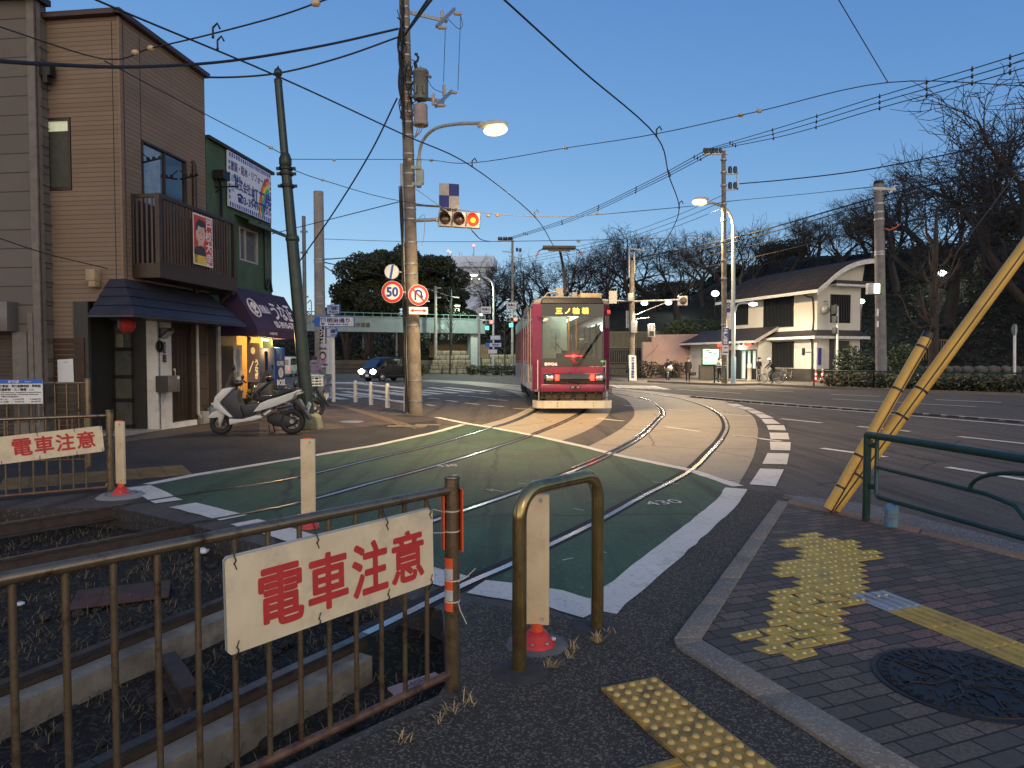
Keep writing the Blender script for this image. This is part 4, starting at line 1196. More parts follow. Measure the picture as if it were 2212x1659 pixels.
m.wall((-.06, yC, 0),(0,1,0), yL - yC, zl + .4,[],.1,(1,0,0))
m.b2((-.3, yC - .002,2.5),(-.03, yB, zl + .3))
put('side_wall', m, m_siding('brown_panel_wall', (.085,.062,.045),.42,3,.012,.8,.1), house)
put('drain_pipe', M().tube([(.03, yC + .09,.25),(.03, yC + .09,2.6)],.035,10).tube([(.03, yC + .09,.25),(.05, yC + .2,.12),(.05, yC + .24,0)],.035,10).lathe([(.043,1.5),(.043,1.54)],(.03, yC + .09,0),10).lathe([(.043,.8),(.043,.84)],(.03, yC + .09,0),10), mt('white_pipe', (.5,.48,.44),.5, dirt=(.3,.27,.22)), house)
put('drain_box', M().b2((-.04, yC + .16,0),(.12, yC + .42,.3)), mt('plinth_pale', (.3,.29,.27),.8), house, bevel=.01)
# canopy with lapped metal courses
m = M()
pj, zt_, zb_c = .85,3.2,2.42
xl1, xl0 = FRp(191,690,-.85)[0], FRp(237,575,-.02)[0]
yE = yL + .25
ns = 4
for i in range(ns):
	a, b = i / ns, (i + 1) / ns
	za_, zb2 = zt_ + (zb_c - zt_) * a, zt_ + (zb_c - zt_) * b
	pa, pb = .02 + (pj - .02) * a + (.0 if i else 0),.02 + (pj - .02) * b + .03
	ya_, yb2 = yL - .05 + .3 * a, yL - .05 + .3 * b
	m.add([(pa, -pa, za_),(pa, ya_, za_),(pb, yb2, zb2),(pb, -pb, zb2),(xl0 + (xl1 - xl0) * a, -pa, za_),(xl0 + (xl1 - xl0) * b, -pb, zb2)],[(0,3,2,1),(0,4,5,3)])
	m.add([(pb, -pb, zb2),(pb, yb2, zb2),(pb - .02, yb2, zb2 - .012),(pb - .02,-pb + .02, zb2 - .012),(xl0 + (xl1 - xl0) * b, -pb, zb2),(xl0 + (xl1 - xl0) * b, -pb + .02, zb2 - .012)],[(0,3,2,1),(0,4,5,3)])
m.add([(xl0,0, zt_),(xl0,0, zb_c),(xl1,-pj, zb_c),(xl0,-.02, zt_)],[(0,1,2,3)])
m.add([(0, yL - .05, zt_),(pj, yL + .25, zb_c),(0, yL + .25, zb_c)],[(0,1,2)])
m.b2((pj - .03,-pj, zb_c - .05),(pj + .03, yE, zb_c - .005)); m.b2((xl1,-pj - .02, zb_c - .05),(pj, -pj + .03, zb_c - .005))
m.add([(xl0,0, zb_c - .03),(xl1,-pj, zb_c - .03),(pj, -pj, zb_c - .03),(pj, yE, zb_c - .03),(0, yE, zb_c - .03),(0,0, zb_c - .03)],[(0,1,2,3,4,5)])
put('canopy', m, mt('canopy_slate_blue', (.032,.034,.046),.5,.15,.25,3, bmp=.1, bsc=20), house)
ref = Matrix.Translation(C0) @ Matrix.Rotation(RZ1,4, 'Z')
LO = lambda x, y, z: ref @ V((x, y, z))
# lantern, wall lamp, mailbox, round sign, paper, shutter box
def lo(u, v, off, plane): 
	if plane == 's': y, z = ST(u, v, off); return LO(off, y, z)
	x, z = FRp(u, v, off); return LO(x, off, z)
c = lo(274,702,-.05, 'f')
t = thing('paper_lantern', 'red paper lantern hanging under the dark canopy', 'lantern', c, RZ1)
pr = [(.07,-.16)] + [(.16 * math.sin(math.pi * (i + 1.5) / 13) ** .6 + (.004 if i % 2 else 0),-.15 + .30 * i / 10) for i in range(11)] + [(.07,.16)]
put('paper_shade', M().lathe(pr, (0,0,0),20), mt('lantern_red', (.42,.03,.02),.7,0,.1), t)
put('rim', M().lathe([(.075,-.18),(.075,-.155),(.06,-.155)],(0,0,0),16).lathe([(.06,.155),(.075,.155),(.075,.18),(.02,.18)],(0,0,0),16).tube([(0,0,.18),(0,0,.34)],.006,6).tube([(0,0,-.18),(.01,0,-.3)],.008,6), BLACKP, t)
put('lettering', M().text('居酒屋', (-.06,-.152,.01),(1,0,0),(0,0,1),.06,.2,.003,.012, vertical=True), BLACKP, t)
c = lo(352,720,.02, 's')
t = thing('wall_lamp', 'black wall floodlight above the white pier', 'lamp', c, RZ1)
put('housing', M().prism([(0,-.12),(.2,.05),(.2,.12),(0,.12)],-.12,.12, lambda x, z, y: V((x, y, z))), BLACKP, t, bevel=.01)
put('lens', M().prism([(.03,-.1),(.19,.04),(.2,.03),(.04,-.11)],-.1,.1, lambda x, z, y: V((x, y, z))), mt('lamp_lens', (.3,.3,.3),.2), t)
c = lo(345,748,.05, 's')
t = thing('shop_emblem', 'round black ring sign with a gecko shape on the white pier', 'sign', c, RZ1)
q = Matrix.Rotation(R(90),4, 'Y')
put('ring', M().lathe([(.12,-.02),(.135,0),(.12,.02),(.1,0),(.12,-.02)],(0,0,0),24, q), BLACKP, t)
put('figure', M().tube([(.0,.0,.08),(.0,.015,0),(0,-.01,-.07)],[.012,.02,.006],6).tube([(0,.05,.04),(0,0,.02),(0,-.04,.03)],.007,5).tube([(0,.04,-.03),(0,0,-.02),(0,-.04,-.04)],.007,5), BLACKP, t)
put('name_strip', M().box((.0,.17,-.03),(.015,.07,.25)), BLACKP, t)
put('lettering', M().text('あおあお', (.008,.17,-.03),(0,1,0),(0,0,1),.04,.2,0,.002, vertical=True), WHITE, t)
c = lo(356,774,.03, 's')
t = thing('intercom', 'small black intercom on the white pier', 'intercom', c, RZ1)
put('case', M().box((0,0,0),(.04,.09,.17)), BLACKP, t, bevel=.006)
put('button', M().lathe([(.015,0),(.015,.008),(1e-3,.008)],(.02,0,-.04),10, Matrix.Rotation(R(90),4, 'Y')), GALV, t)
c = lo(358,829,.1, 's')
t = thing('mailbox', 'grey box mailbox on the white pier beside the entry door', 'mailbox', c, RZ1)
put('case', M().box((.05,0,0),(.30,.42,.36)), mt('mailbox_grey', (.17,.145,.13),.5,.2), t, bevel=.008)
put('side_panel', M().box((.05,-.212,0),(.29,.006,.35)), BLACKP, t)
put('paper_tag', M().box((.202,.16,.13),(.004,.07,.06)), WHITE, t)
c = lo(143,800,-.03, 'f')
t = thing('paper_notice', 'blank white paper pinned to the brown board by the left railing', 'notice', c, RZ1)
put('sheet', M().prism([(-.19,-.25),(.17,-.26),(.16,.24),(-.19,.22)],0,.004, lambda x, z, y: V((x, -y, z))), mt('paper_white', (.66,.67,.7),.8,0,.03), t)
put('clip', M().box((.0,-.008,.17),(.09,.006,.008)), BLACKP, t)
c = lo(150,840,-.01, 'f')
t = thing('wooden_board', 'dark brown lattice board leaning on the tan wall', 'board', LO(FRp(152,840)[0],-.02,0), RZ1)
m = M().b2((-.42,-.0,0),(-.34,.018,2.0)).b2((.26,0,0),(.34,.018,2.0)).b2((-.34,0,1.9),(.26,.018,2.0))
for k in range(16): m.b2((-.34,.004,.1 + k * .112),(.26,.014,.19 + k * .112))
put('slats', m, mt('old_brown_wood', (.05,.025,.015),.7,0,.3,6), t)
c = lo(206,602,-.05, 'f')
t = thing('wall_vent', 'small cream vent box on the tan wall under the eave', 'vent', c, RZ1)
put('box', M().box((0,-.05,.06),(.2,.2,.24)), mt('vent_cream', (.35,.26,.15),.6), t, bevel=.01)
put('outlet', M().box((.02,-.06,-.12),(.15,.16,.12)), mt('vent_cream', (.35,.26,.15)), t, bevel=.01)
c = LO(.12, yC + .55,0)
t = thing('water_bottle', 'large clear water bottle on the ground beside the drain pipe', 'bottle', c)
put('bottle_body', M().lathe([(.13,0),(.14,.02),(.14,.12),(.132,.13),(.132,.15),(.14,.16),(.14,.28),(.132,.29),(.14,.31),(.14,.36),(.05,.42),(.04,.45)],(0,0,0),16), mt('bottle_plastic', (.25,.32,.36),.08,0,.05, spec=.8, coat=.4, alpha=.55), t)
put('cap', M().lathe([(.04,.45),(.04,.49),(1e-3,.49)],(0,0,0),12), WHITE, t)
# ---------------- grey house with shutter at the far left
g0 = LO(FRp(88,600,-.3)[0],-.3,0)
gh = thing('grey_house', 'grey lap sided house with a roller shutter at the left edge', 'house', g0, RZ1)
zt2 = 8.7
m = M()
m.wall((-7,0,2.55),(1,0,0),7, zt2 - 2.55,[],.1,(0,-1,0)); m.wall((-7,0,0),(1,0,0),7,2.55,[(1.5,6.38,0,2.15)],.12,(0,-1,0))
m.wall((0,0,0),(0,1,0),.29, zt2,[],.1,(1,0,0))
m.add([(-7,0, zt2),(0,0, zt2),(0,.29, zt2),(-7,.29, zt2)],[(0,1,2,3)])
m.add([(-7,0, zt2),(0,0, zt2),(-7,0, zt2 + .345)],[(0,1,2)]).add([(-7,.29, zt2),(-7,0, zt2),(-7,0, zt2 + .345),(-7,.29, zt2 + .345)],[(0,1,2,3)])
put('lap_wall', m, m_grey, gh)
put('corner_trim', M().b2((-.16,-.03,0),(.03,.0, zt2)).b2((0,-.03,0),(.03,.1, zt2)), mt('grey_trim', (.15,.13,.115),.7), gh)
m = M()
for k in range(20): m.b2((.028,.06,.4 + k * .39),(.04,.29,.41 + k * .39))
put('side_joint', m, mt('joint_dark', (.03,.022,.018)), gh)
put('roof_edge', M().add([(-7.2,-.25, zt2 + .35),(.12,-.25, zt2),(.12,.29, zt2),(-7.2,.29, zt2 + .35),(-7.2,-.25, zt2 + .47),(.12,-.25, zt2 + .12),(.12,.29, zt2 + .12),(-7.2,.29, zt2 + .47)],[(0,3,2,1),(4,5,6,7),(0,1,5,4),(1,2,6,5)]), mt('roof_dark', (.02,.02,.022),.6), gh)
m = M()
for k in range(27):
	z = .0 + k * .08
	m.add([(-5.5,.09, z),(-.62,.09, z),(-.62,.06, z + .055),(-5.5,.06, z + .055),(-.62,.095, z + .08),(-5.5,.095, z + .08)],[(0,1,2,3),(3,2,4,5)])
put('roller_shutter', m, mt('shutter_grey', (.13,.105,.09),.5,.3,.12,4), gh)
put('shutter_box', M().b2((-5.7,-.28,2.12),(-.52,.0,2.72)), mt('shutter_box_grey', (.15,.14,.14),.4,.3,.1,2, dirt=(.08,.07,.065), dsc=1.2, damt=.4), gh, bevel=.012)
put('bracket_lamp', M().b2((.03,.05,7.25),(.26,.2,7.5)).b2((.1,.05,7.1),(.2,.18,7.25)), BLACKM, gh)
put('drain_column', M().b2((-.62,-.06,0),(-.3,.0,2.12)).b2((-.28,-.045,0),(-.17,.0,2.5)), mt('grey_trim', (.15,.13,.115)), gh)
# ---------------- green shop
gy0, gy1 = yL + .02, ST(585,420)[0]
gz = ST(585,378)[1]
m_grn = mt('green_stucco', (.055,.10,.062),.9,0,.25,3, bmp=.9, bsc=22, dirt=(.022,.06,.03), dsc=1.5, damt=.35)
shop = thing('green_shop', 'green stucco shop building with a purple awning and rooftop sign', 'shop', C0, RZ1)
sw0, sw1 = ST(516,490)[0], ST(556,560)[0]
swz0, swz1 = ST(540,568)[1], ST(540,497)[1]
m = M().wall((0, gy0,2.2),(0,1,0), gy1 - gy0, gz - 2.2,[(sw0 - gy0, sw1 - gy0, swz0 - 2.2, swz1 - 2.2)],.08,(1,0,0))
m.add([(0, gy1,0),(-4, gy1,0),(-4, gy1, gz),(0, gy1, gz)],[(0,1,2,3)])
m.add([(0, gy0, gz),(0, gy1, gz),(-4, gy1, gz),(-4, gy0, gz)],[(0,1,2,3)])
put('stucco_wall', m, m_grn, shop)
put('roof_edge', M().b2((-.05, gy0, gz),(.1, gy1 + .06, gz + .08)), mt('roof_dark', (.02,.02,.022)), shop)
window(shop, (sw0, swz0),(sw1, swz1), 'x', .06,(.35,), mt('alu_frame', (.4,.4,.4),.4,.4), mt('shop_window_pane', (.07,.065,.06),.15, spec=.8))
put('window_hood', M().add([(0, ST(506,480)[0], ST(506,462)[1]),(.45, ST(506,480)[0], ST(506,462)[1] - .18),(.45, gy1, ST(506,462)[1] - .18),(0, gy1, ST(506,462)[1])],[(0,1,2,3),(3,2,1,0)]).b2((.41, ST(506,480)[0], ST(506,462)[1] - .26),(.46, gy1, ST(506,462)[1] - .17)), mt('hood_metal', (.06,.075,.06),.5,.2), shop)
yd = ST(560,600)[0]
put('conduit', M().tube(smooth_path([(.03, sw1 + .1, swz1 + .3),(.05, sw1 + .35, swz1),(.04, sw1 + .4, swz0 - .6),(.06, sw1 + .6,3.9),(.05, gy1 - .1,3.55)],4),.035,8), BLACKP, shop)
ydl = ST(462,380)[0]
put('flood_lamp', M().b2((.05, ydl - .12, ST(462,388)[1]),(.32, ydl + .2, ST(462,370)[1])).tube([(.15, ydl, ST(462,388)[1]),(.08, ydl + .2, ST(462,410)[1]),(.06, ydl + .2,3.6)],.035,8), BLACKM, shop)
put('pole_bracket', M().tube([(0, ydl + .05, ST(462,403)[1]),(.62, ydl + .05, ST(462,403)[1])],.02,6).tube([(0, ydl + .05, ST(462,415)[1]),(.2, ydl + .05, ST(462,403)[1])],.015,6), BLACKM, shop)
# shop front interior: recess lit by warm lamps
iz = 2.25
warm = mt('shop_wall_warm', (.62,.42,.17),.7,0,.1)
m = M()
ya0, ya1 = ST(505,760)[0], gy1 - .55
m.b2((-2.2, ya0,0),(-2.1, gy1, iz)); m.b2((-2.2, gy1 - .1,0),(-.3, gy1 - .02, iz)); m.b2((-2.2, ya0, iz),(0, gy1, iz + .05))
put('shop_interior', m, warm, shop)
m = M().b2((-.12, gy0,0),(.0, ya0 + .1,3.0)).b2((-.12, ya0 + .1,2.2),(0, gy1,2.4)).b2((-.1, ya0 + .1,0),(0, ya0 + .16,2.2)).b2((-.1, ST(541,760)[0],0),(-.02, ST(541,760)[0] + .09,2.2)).b2((-.1, ya0 + .1,0),(-.02, gy1 - .9,.5))
put('shop_front', m, mt('shop_front_dark', (.03,.022,.018),.5), shop)
put('front_pilaster', M().b2((.0, ST(470,760)[0] - .06,0),(.06, ST(470,760)[0] + .06,2.6)), mt('plinth_pale', (.3,.29,.27)), shop)
# curtains and posters
pA = ST(503,790)[0]
def hang(nm, label, u0, u1, v0, v1, off, col, mat, cat, draw=None):
	y0_, z1_ = ST(u0, v0, off); y1_, z0_ = ST(u1, v1, off)
	t = thing(nm, label, cat, LO(off, (y0_ + y1_) / 2,(z0_ + z1_) / 2), RZ1)
	W2, H2 = abs(y1_ - y0_) / 2, abs(z1_ - z0_) / 2
	put('cloth' if nm == 'shop_curtain' else 'sheet', M().prism([(-W2,-H2),(W2,-H2),(W2, H2),(-W2, H2)],0,.01, lambda y, z, d: V((d, y, z))), mat, t)
	if draw: draw(t, W2, H2)
	return t
def dA(t, w_, h_):
	m = M().prism([(-w_ * .3,-h_ * .6),(w_ * .5,-h_ * .6),(w_ * .55,0),(w_ * .6, h_ * .1),(w_ * .4, h_ * .3),(w_ * .35, h_ * .7),(0, h_ * .85),(-w_ * .4, h_ * .7),(-w_ * .5, h_ * .2),(-w_ * .4,-h_ * .2)],.011,.012, lambda y, z, d: V((d, y, z)))
	put('printed_figure', m, mt('print_grey_blue', (.22,.27,.32),.8), t)
hang('poster', 'pale poster with a grey figure in the lit shop front', 504,523,745,830,.03,0, mt('poster_pale', (.55,.52,.46),.8), 'poster', dA)
def dB(t, w_, h_):
	m = M().prism(el(-w_ * .1, h_ * .6, w_ * .35, h_ * .18),.011,.012, lambda y, z, d: V((d, y, z)))
	m.text('うなぎ', V((.012, w_ * .45,-h_ * .35)),(0,1,0),(0,0,1), w_ * .5, h_ * 1.0,.01,.001, vertical=True)
	m.tube([V((.012,-w_ * .1, h_ * .05)), V((.012,-w_ * .5,-h_ * .25)), V((.012,-w_ * .75,-h_ * .5))],.02,5)
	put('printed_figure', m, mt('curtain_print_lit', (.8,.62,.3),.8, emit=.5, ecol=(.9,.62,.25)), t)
hang('shop_curtain', 'brown noren curtain with cream lettering in the lit shop doorway', 533,561,740,824,.0,0, mt('curtain_brown', (.20,.13,.11),.9), 'curtain', dB)
def dC(t, w_, h_):
	m = M()
	for k in range(9): m.b2((.011, w_ * (.75 - k * .18),-h_ * .75),(.0125, w_ * (.75 - k * .18) + .012, h_ * (.7 - .1 * (k % 3))))
	put('menu_lines', m, mt('ink_brown', (.2,.13,.06),.8), t)
	put('frame', M().b2((0,-w_ - .05,-h_ - .05),(.03,-w_, h_ + .05)).b2((0, w_, -h_ - .05),(.03, w_ + .05, h_ + .05)).b2((0,-w_, h_),(.03, w_, h_ + .05)).b2((0,-w_, -h_ - .08),(.04, w_, -h_)), mt('frame_dark_wood', (.04,.025,.015),.5), t)
hang('menu_board', 'framed paper menu board glowing on the warm shop wall', 572,593,762,812,-.1,0, mt('menu_paper', (.75,.66,.45),.8), 'menu board', dC)
lamp('shop_downlight', LO(-.5, ST(545,760)[0],2.1),(1,.62,.25),110, r=.1)
lamp('shop_downlight', LO(.15, ST(588,740)[0],2.1),(1,.62,.25),120, r=.1)
put('awning_lamp', M().tube([LO(.05, ST(563,740)[0],2.13), LO(.05, ST(563,740)[0] + .35,2.13)],.03,8), m_emit('warm_tube', (1,.72,.35),6), shop, True)
# awning
ay0, ay1 = 3.55, gy1 - .05
ay0 = (IV1 @ V((-.4249 * 17.57,17.57,0))).y
t = thing('shop_awning', 'purple fabric awning with white lettering over the lit shop front', 'awning', C0, RZ1)
m_aw = mt('awning_purple', (.030,.016,.048),.8,0,.2,2, bmp=.1, bsc=50)
A_ = (.40,3.40); B_ = (1.02,2.36); C_ = (1.02,2.16)
m = M()
nseg = 8
for i in range(nseg):
	a, b = ay0 + (ay1 - ay0) * i / nseg, ay0 + (ay1 - ay0) * (i + 1) / nseg
	for (x0, z0),(x1, z1) in ((A_, B_),(B_, C_)):
		sg = .02 * math.sin(math.pi * i / nseg),.02 * math.sin(math.pi * (i + 1) / nseg)
		m.add([(x0, a, z0),(x1, a, z1 - sg[0]),(x1, b, z1 - sg[1]),(x0, b, z0)],[(0,1,2,3)], True)
m.add([(0, ay0,3.46),(A_[0], ay0, A_[1]),(B_[0], ay0, B_[1]),(C_[0], ay0, C_[1]),(0, ay0, C_[1])],[(0,1,2,3,4)])
m.add([(0, ay1,3.46),(A_[0], ay1, A_[1]),(B_[0], ay1, B_[1]),(C_[0], ay1, C_[1]),(0, ay1, C_[1])],[(4,3,2,1,0)])
m.add([(0, ay0,3.46),(0, ay1,3.46),(A_[0], ay1, A_[1]),(A_[0], ay0, A_[1])],[(0,3,2,1)])
put('fabric', m, m_aw, t)
AW = lambda a, b: V((B_[0] + (A_[0] - B_[0]) * b, ay0 + (ay1 - ay0) * a, B_[1] + (A_[1] - B_[1]) * b))
up_ = (AW(0,1) - AW(0,0)).normalized(); rt_ = V((0,1,0))
mw = M(); LA = ay1 - ay0
mw.text('飛鳥山', AW(.355,.52), rt_, up_, .46,.26,.006,.012)
for ch, a, wd in (('う', .55,.36),('な', .715,.38),('正', .86,.36)): mw.text(ch, AW(a, .5), rt_, up_, wd, .52,.012,.012, shear=.12)
mw.text('03-3910-6700', AW(.63,.14), rt_, up_, 1.3,.2,.008,.012)
mw.text('かば焼き弁当', V((1.022, ay0 + LA * .3,2.25)), rt_, (0,0,1),.42,.07,.002,.012)
cc = AW(.155,.52); nn_ = rt_.cross(up_)
for r0 in (.215,):
	ring = [cc + rt_ * (r0 * 1.1 * math.cos(k * 6.2832 / 32)) + up_ * (r0 * 1.25 * math.sin(k * 6.2832 / 32)) + nn_ * .014 for k in range(33)]
	mw.tube(ring, .022,6)
for k in range(5):
	a = 1.57 + (k - 2) * .62
	c_ = cc + rt_ * (.085 * math.cos(a)) + up_ * (.105 * math.sin(a) + .02) + nn_ * .014
	mw.ball(c_, (.045,.05,.05),10)
mw.tube([cc - up_ * .2 + nn_ * .014, cc - up_ * .05 + nn_ * .014],.02,6); mw.ball(cc - up_ * .13 - rt_ * .05 + nn_ * .012,.04,8); mw.ball(cc - up_ * .13 + rt_ * .05 + nn_ * .012,.04,8); mw.ball(cc + nn_ * .0,.07,10)
put('lettering', mw, mt('awning_white', (.66,.62,.66),.7), t)
# rooftop sign board
s0, s1 = ST(493,380,.08)[0], ST(586,430,.08)[0]
sz1, sz0 = (ST(493,322,.08)[1] + ST(586,379,.08)[1]) / 2,(ST(493,440,.08)[1] + ST(586,486,.08)[1]) / 2
c = LO(.08,(s0 + s1) / 2,(sz0 + sz1) / 2)
t = thing('shop_sign', 'large white paint shop sign with a rainbow on the green building', 'sign', c, RZ1)
W2, H2 = (s1 - s0) / 2,(sz1 - sz0) / 2
sf = lambda y, z, d: V((d, y, z))
put('board', M().prism([(-W2,-H2),(W2,-H2),(W2, H2),(-W2, H2)],-.04,0, sf), mt('sign_white', (.62,.66,.74),.5,0,.04), t)
cols = [(.03,.10,.45),(.16,.05,.18),(.06,.22,.6)]
mm = [mt('dash_%d' % k, c_, .5) for k, c_ in enumerate(cols)]
m = M()
k = 0
y = -W2 + .06
while y < W2 - .05:
	m.mat(k % 3); m.b2((.001, y, H2 - .13),(.003, y + .07, H2 - .02)); m.b2((.001, y, -H2 + .02),(.003, y + .07,-H2 + .13)); y += .115; k += 1
z = -H2 + .2
while z < H2 - .2:
	m.mat(k % 3); m.b2((.001,-W2 + .02, z),(.003,-W2 + .1, z + .09)); m.b2((.001, W2 - .1, z),(.003, W2 - .02, z + .09)); z += .15; k += 1
put('border', m, mm, t)
m = M()
rb = [(.6,.04,.03),(.75,.3,.03),(.75,.62,.06),(.08,.4,.12),(.05,.25,.65),(.2,.08,.4)]
for i, c_ in enumerate(rb):
	m.mat(i)
	r_o, r_i = .78 - i * .07,.78 - (i + 1) * .07
	P_ = lambda r_, a: V((.004, W2 - .12 - .02 + r_ * math.cos(a) * .8,-.62 + r_ * math.sin(a) * 1.5))
	for q in range(12):
		a0, a1 = R(90 + q * 7.5), R(90 + (q + 1) * 7.5)
		m.add([P_(r_i, a0), P_(r_o, a0), P_(r_o, a1), P_(r_i, a1)],[(0,1,2,3)])
put('rainbow', m, [mt('rainbow_%d' % i, c_, .5) for i, c_ in enumerate(rb)], t)
m = M()
m.text('塗装・防水・リフォーム', V((.004,-.1, H2 - .34)),(0,1,0),(0,0,1), W2 * 1.62,.25,.005,.001)
m.text('地元の', V((.004,-W2 * .62, H2 - .60)),(0,1,0),(0,0,1),.36,.15,.005,.001)
m.text('株式会社', V((.004,-W2 * .38,-.05)),(0,1,0),(0,0,1),.85,.3,.006,.001)
m.text('虹工房', V((.004, W2 * .5,-.13)),(0,1,0),(0,0,1),1.15,.44,.010,.001)
m.text('03-3949-1951', V((.004, W2 * .2,-H2 + .30)),(0,1,0),(0,0,1), W2 * 1.35,.2,.008,.001)
m.tube([V((.004,-W2 * .62,-H2 + .38)), V((.004,-W2 * .52,-H2 + .42)), V((.004,-W2 * .42,-H2 + .38))],.03,6); m.b2((.003,-W2 * .6,-H2 + .2),(.006,-W2 * .44,-H2 + .34))
put('lettering', m, NAVY, t)
m = M()
for z in (-.28,-.02): m.b2((.002,-W2 * .88, z - .02),(.005,-W2 * .76, z + .16))
put('paint_can_print', m, mt('print_pale_blue', (.3,.42,.5),.6), t)
# small drink machine beside the shop
t = thing('vending_machine', 'blue drinks vending machine at the corner of the shop', 'vending machine', LO(-.22,(ST(594,780,.18)[0] + ST(615,780,.18)[0]) / 2,0), RZ1)
put('cabinet', M().b2((-.35,-.34,.05),(.40,.34,1.92)), mt('vending_blue', (.012,.04,.16),.35, coat=.3), t, bevel=.02)
m = M().text('COFFEE', V((.402,.02,1.45)),(0,1,0),(0,0,1),.42,.12,.006,.003)
m.text('BOSS', V((.402,.05,.88)),(0,1,0),(0,0,1),.5,.16,.012,.003)
m.lathe([(.15,0),(.15,.004),(.12,.004),(.12,0)],(.402,.05,1.17),24, Matrix.Rotation(R(90),4, 'Y'))
put('lettering', m, WHITE, t)
m = M()
for k in range(6): m.mat(k % 2); m.b2((.402,.3,.62 + k * .04),(.405,.41,.65 + k * .04))
put('hazard_band', m, [mt('hazard_yellow', (.6,.4,.05)), BLACKP], t)
# potted plants in front of the shop
random.seed(21)
def leaves(m, c, rad, n, s, mats=1, lo_=.35):
	for _ in range(n):
		while True:
			q = V((random.uniform(-1,1), random.uniform(-1,1), random.uniform(-1,1)))
			if lo_ < q.length < 1: break
		p = V(c) + V((q.x * rad[0], q.y * rad[1], q.z * rad[2]))
		a = V((random.gauss(0,1), random.gauss(0,1), random.gauss(0,1))).normalized(); b = a.orthogonal().normalized()
		k = s * random.uniform(.6,1.4)
		m.mat(random.randrange(mats))
		m.add([p - a * k, p + b * k * .5, p + a * k, p - b * k * .5],[(0,1,2,3)])
LEAF = [mt('leaf_dark', (.022,.036,.012),.6,0,.3,2), mt('leaf_mid', (.040,.062,.018),.6,0,.3,2), mt('leaf_light', (.075,.095,.028),.6,0,.3,2)]
for (u, lab) in ((553, 'potted leafy plant lit by the shop lamps beside the scooter'),(584, 'low leafy potted plant near the vending machine')):
	y_ = ST(u, 850,.3)[0]
	t = thing('potted_plant', lab, 'plant', LO(.35, y_, 0), RZ1)
	put('pot', M().lathe([(.13,0),(.17,.3),(.185,.3),(.185,.34),(.15,.34),(.15,.3),(1e-3,.3)],(0,0,0),16), mt('pot_terracotta', (.22,.09,.05),.8), t)
	m = M(); leaves(m, (0,0,.6),(.3,.3,.3),130,.07,3); put('foliage', m, LEAF, t)
# ================================================================= central utility pole and what hangs on it
RX, UZ = V((1,0,0)), V((0,0,1))
Yc = G(898,893).y
p0, p1 = G(898,893), P(873,0, Yc)
p2 = p1 + (p1 - p0) * .18
t = thing('utility_pole', 'tall weathered concrete utility pole bearing a transformer in the middle of the street corner', 'utility pole', p0)
put('shaft', M().tube([p0 - V((0,0,.1)), p0.lerp(p1,.5), p1, p2],[.20,.168,.145,.14],24), CONC, t, True)
ax = lambda v: p0.lerp(p1,(893 - v) / 893.0)
m = M()
for v in (865,820,700,640,588,566,520,470,447,400,372,330,290,262,240,218,200,180,150,120,95,62,40,18):
	c = ax(v); r = .2 - .055 * (893 - v) / 893 + .006
	m.lathe([(r, -.02),(r, .02)], c, 20)
	m.box(c + V((r * .6,-r * .8,0)),(.05,.03,.05))
put('steel_band', m, STEEL, t, True)
m = M()
m.tube([ax(893) + V((-.24,-.05,0)), ax(640) + V((-.23,-.05,0)), ax(350) + V((-.2,-.05,0))],.042,10)
put('conduit', m, mt('conduit_grey', (.40,.40,.39),.5,.1,.1), t, True)
m = M()
random.seed(4)
for k in range(16):
	o = random.uniform(-.2,.05); yy = -.16 - random.uniform(0,.1)
	va = random.uniform(-10,120); vb = va + random.uniform(60,240)
	q = [ax(va + (vb - va) * s / 6) + V((o + random.uniform(-.05,.05), yy, random.uniform(-.1,.1))) for s in range(7)]
	m.tube(smooth_path(q, 3), random.choice((.012,.018,.025)),5)
for k in range(9):
	c = ax(random.uniform(80,240)) + V((random.uniform(.05,.3),-.2,0)); r = random.uniform(.12,.28)
	q = [c + V((r * .5 * math.sin(s * .8),-.05, r * math.cos(s * .8))) for s in range(8)]
	m.tube(smooth_path(q, 3),.014,5)
for k in range(26):
	c = ax(120 + k * 5) + V((.32 + .05 * math.sin(k),-.15,0)); m.box(c, (.09,.06,.05),0, Matrix.Rotation(k * .9,4, 'Y'))
for k in range(5):
	q = [ax(400 + s * 70) + V((-.2 + .02 * math.sin(s * 2 + k) - .015 * k, -.14,0)) for s in range(8)]
	m.tube(q, .013,5)
put('cable_bundle', m, WIRE, t, True)
def upl(u, v, dy=0.0): return P(u, v, Yc + dy)
c = upl(909,181,-.35)
m = M().lathe([(.16,-.45),(.2,-.44),(.21,-.42),(.21,.28),(.225,.29),(.225,.33),(.2,.37),(.05,.41),(1e-3,.41)], c, 20)
m.box(c + V((-.28,.2,.1)),(.3,.1,.06)).box(c + V((-.28,.2,-.28)),(.3,.1,.06))
m.tube([c + V((0,0,.4)), c + V((0,0,.5))],.012,6).tube([c + V((.18,-.1,.2)), c + V((.3,-.14,.12))],.04,8)
for s in (-.12,.12): m.tube([c + V((s, -.22,-.1)), c + V((s, -.24,-.35))],.03,8)
put('transformer', m, mt('transformer_grey', (.17,.175,.17),.5,.2,.15, dirt=(.1,.08,.06)), t, True)
c = upl(909,250,-.35)
m = M().lathe([(.2,-.28),(.215,-.27),(.215,-.18),(.195,-.17),(.195,.27),(.18,.3),(1e-3,.3)], c, 18).box(c + V((-.27,.2,.1)),(.26,.08,.06))
for s in (-.06,0,.06): m.tube(smooth_path([c + V((s, -.05,-.26)), c + V((s - .05,-.05,-.45)), c + V((-.2,.05,-.6)), c + V((-.3,.1,-.55))],3),.014,5)
put('closure_box', m, mt('closure_beige', (.33,.26,.22),.6), t, True)
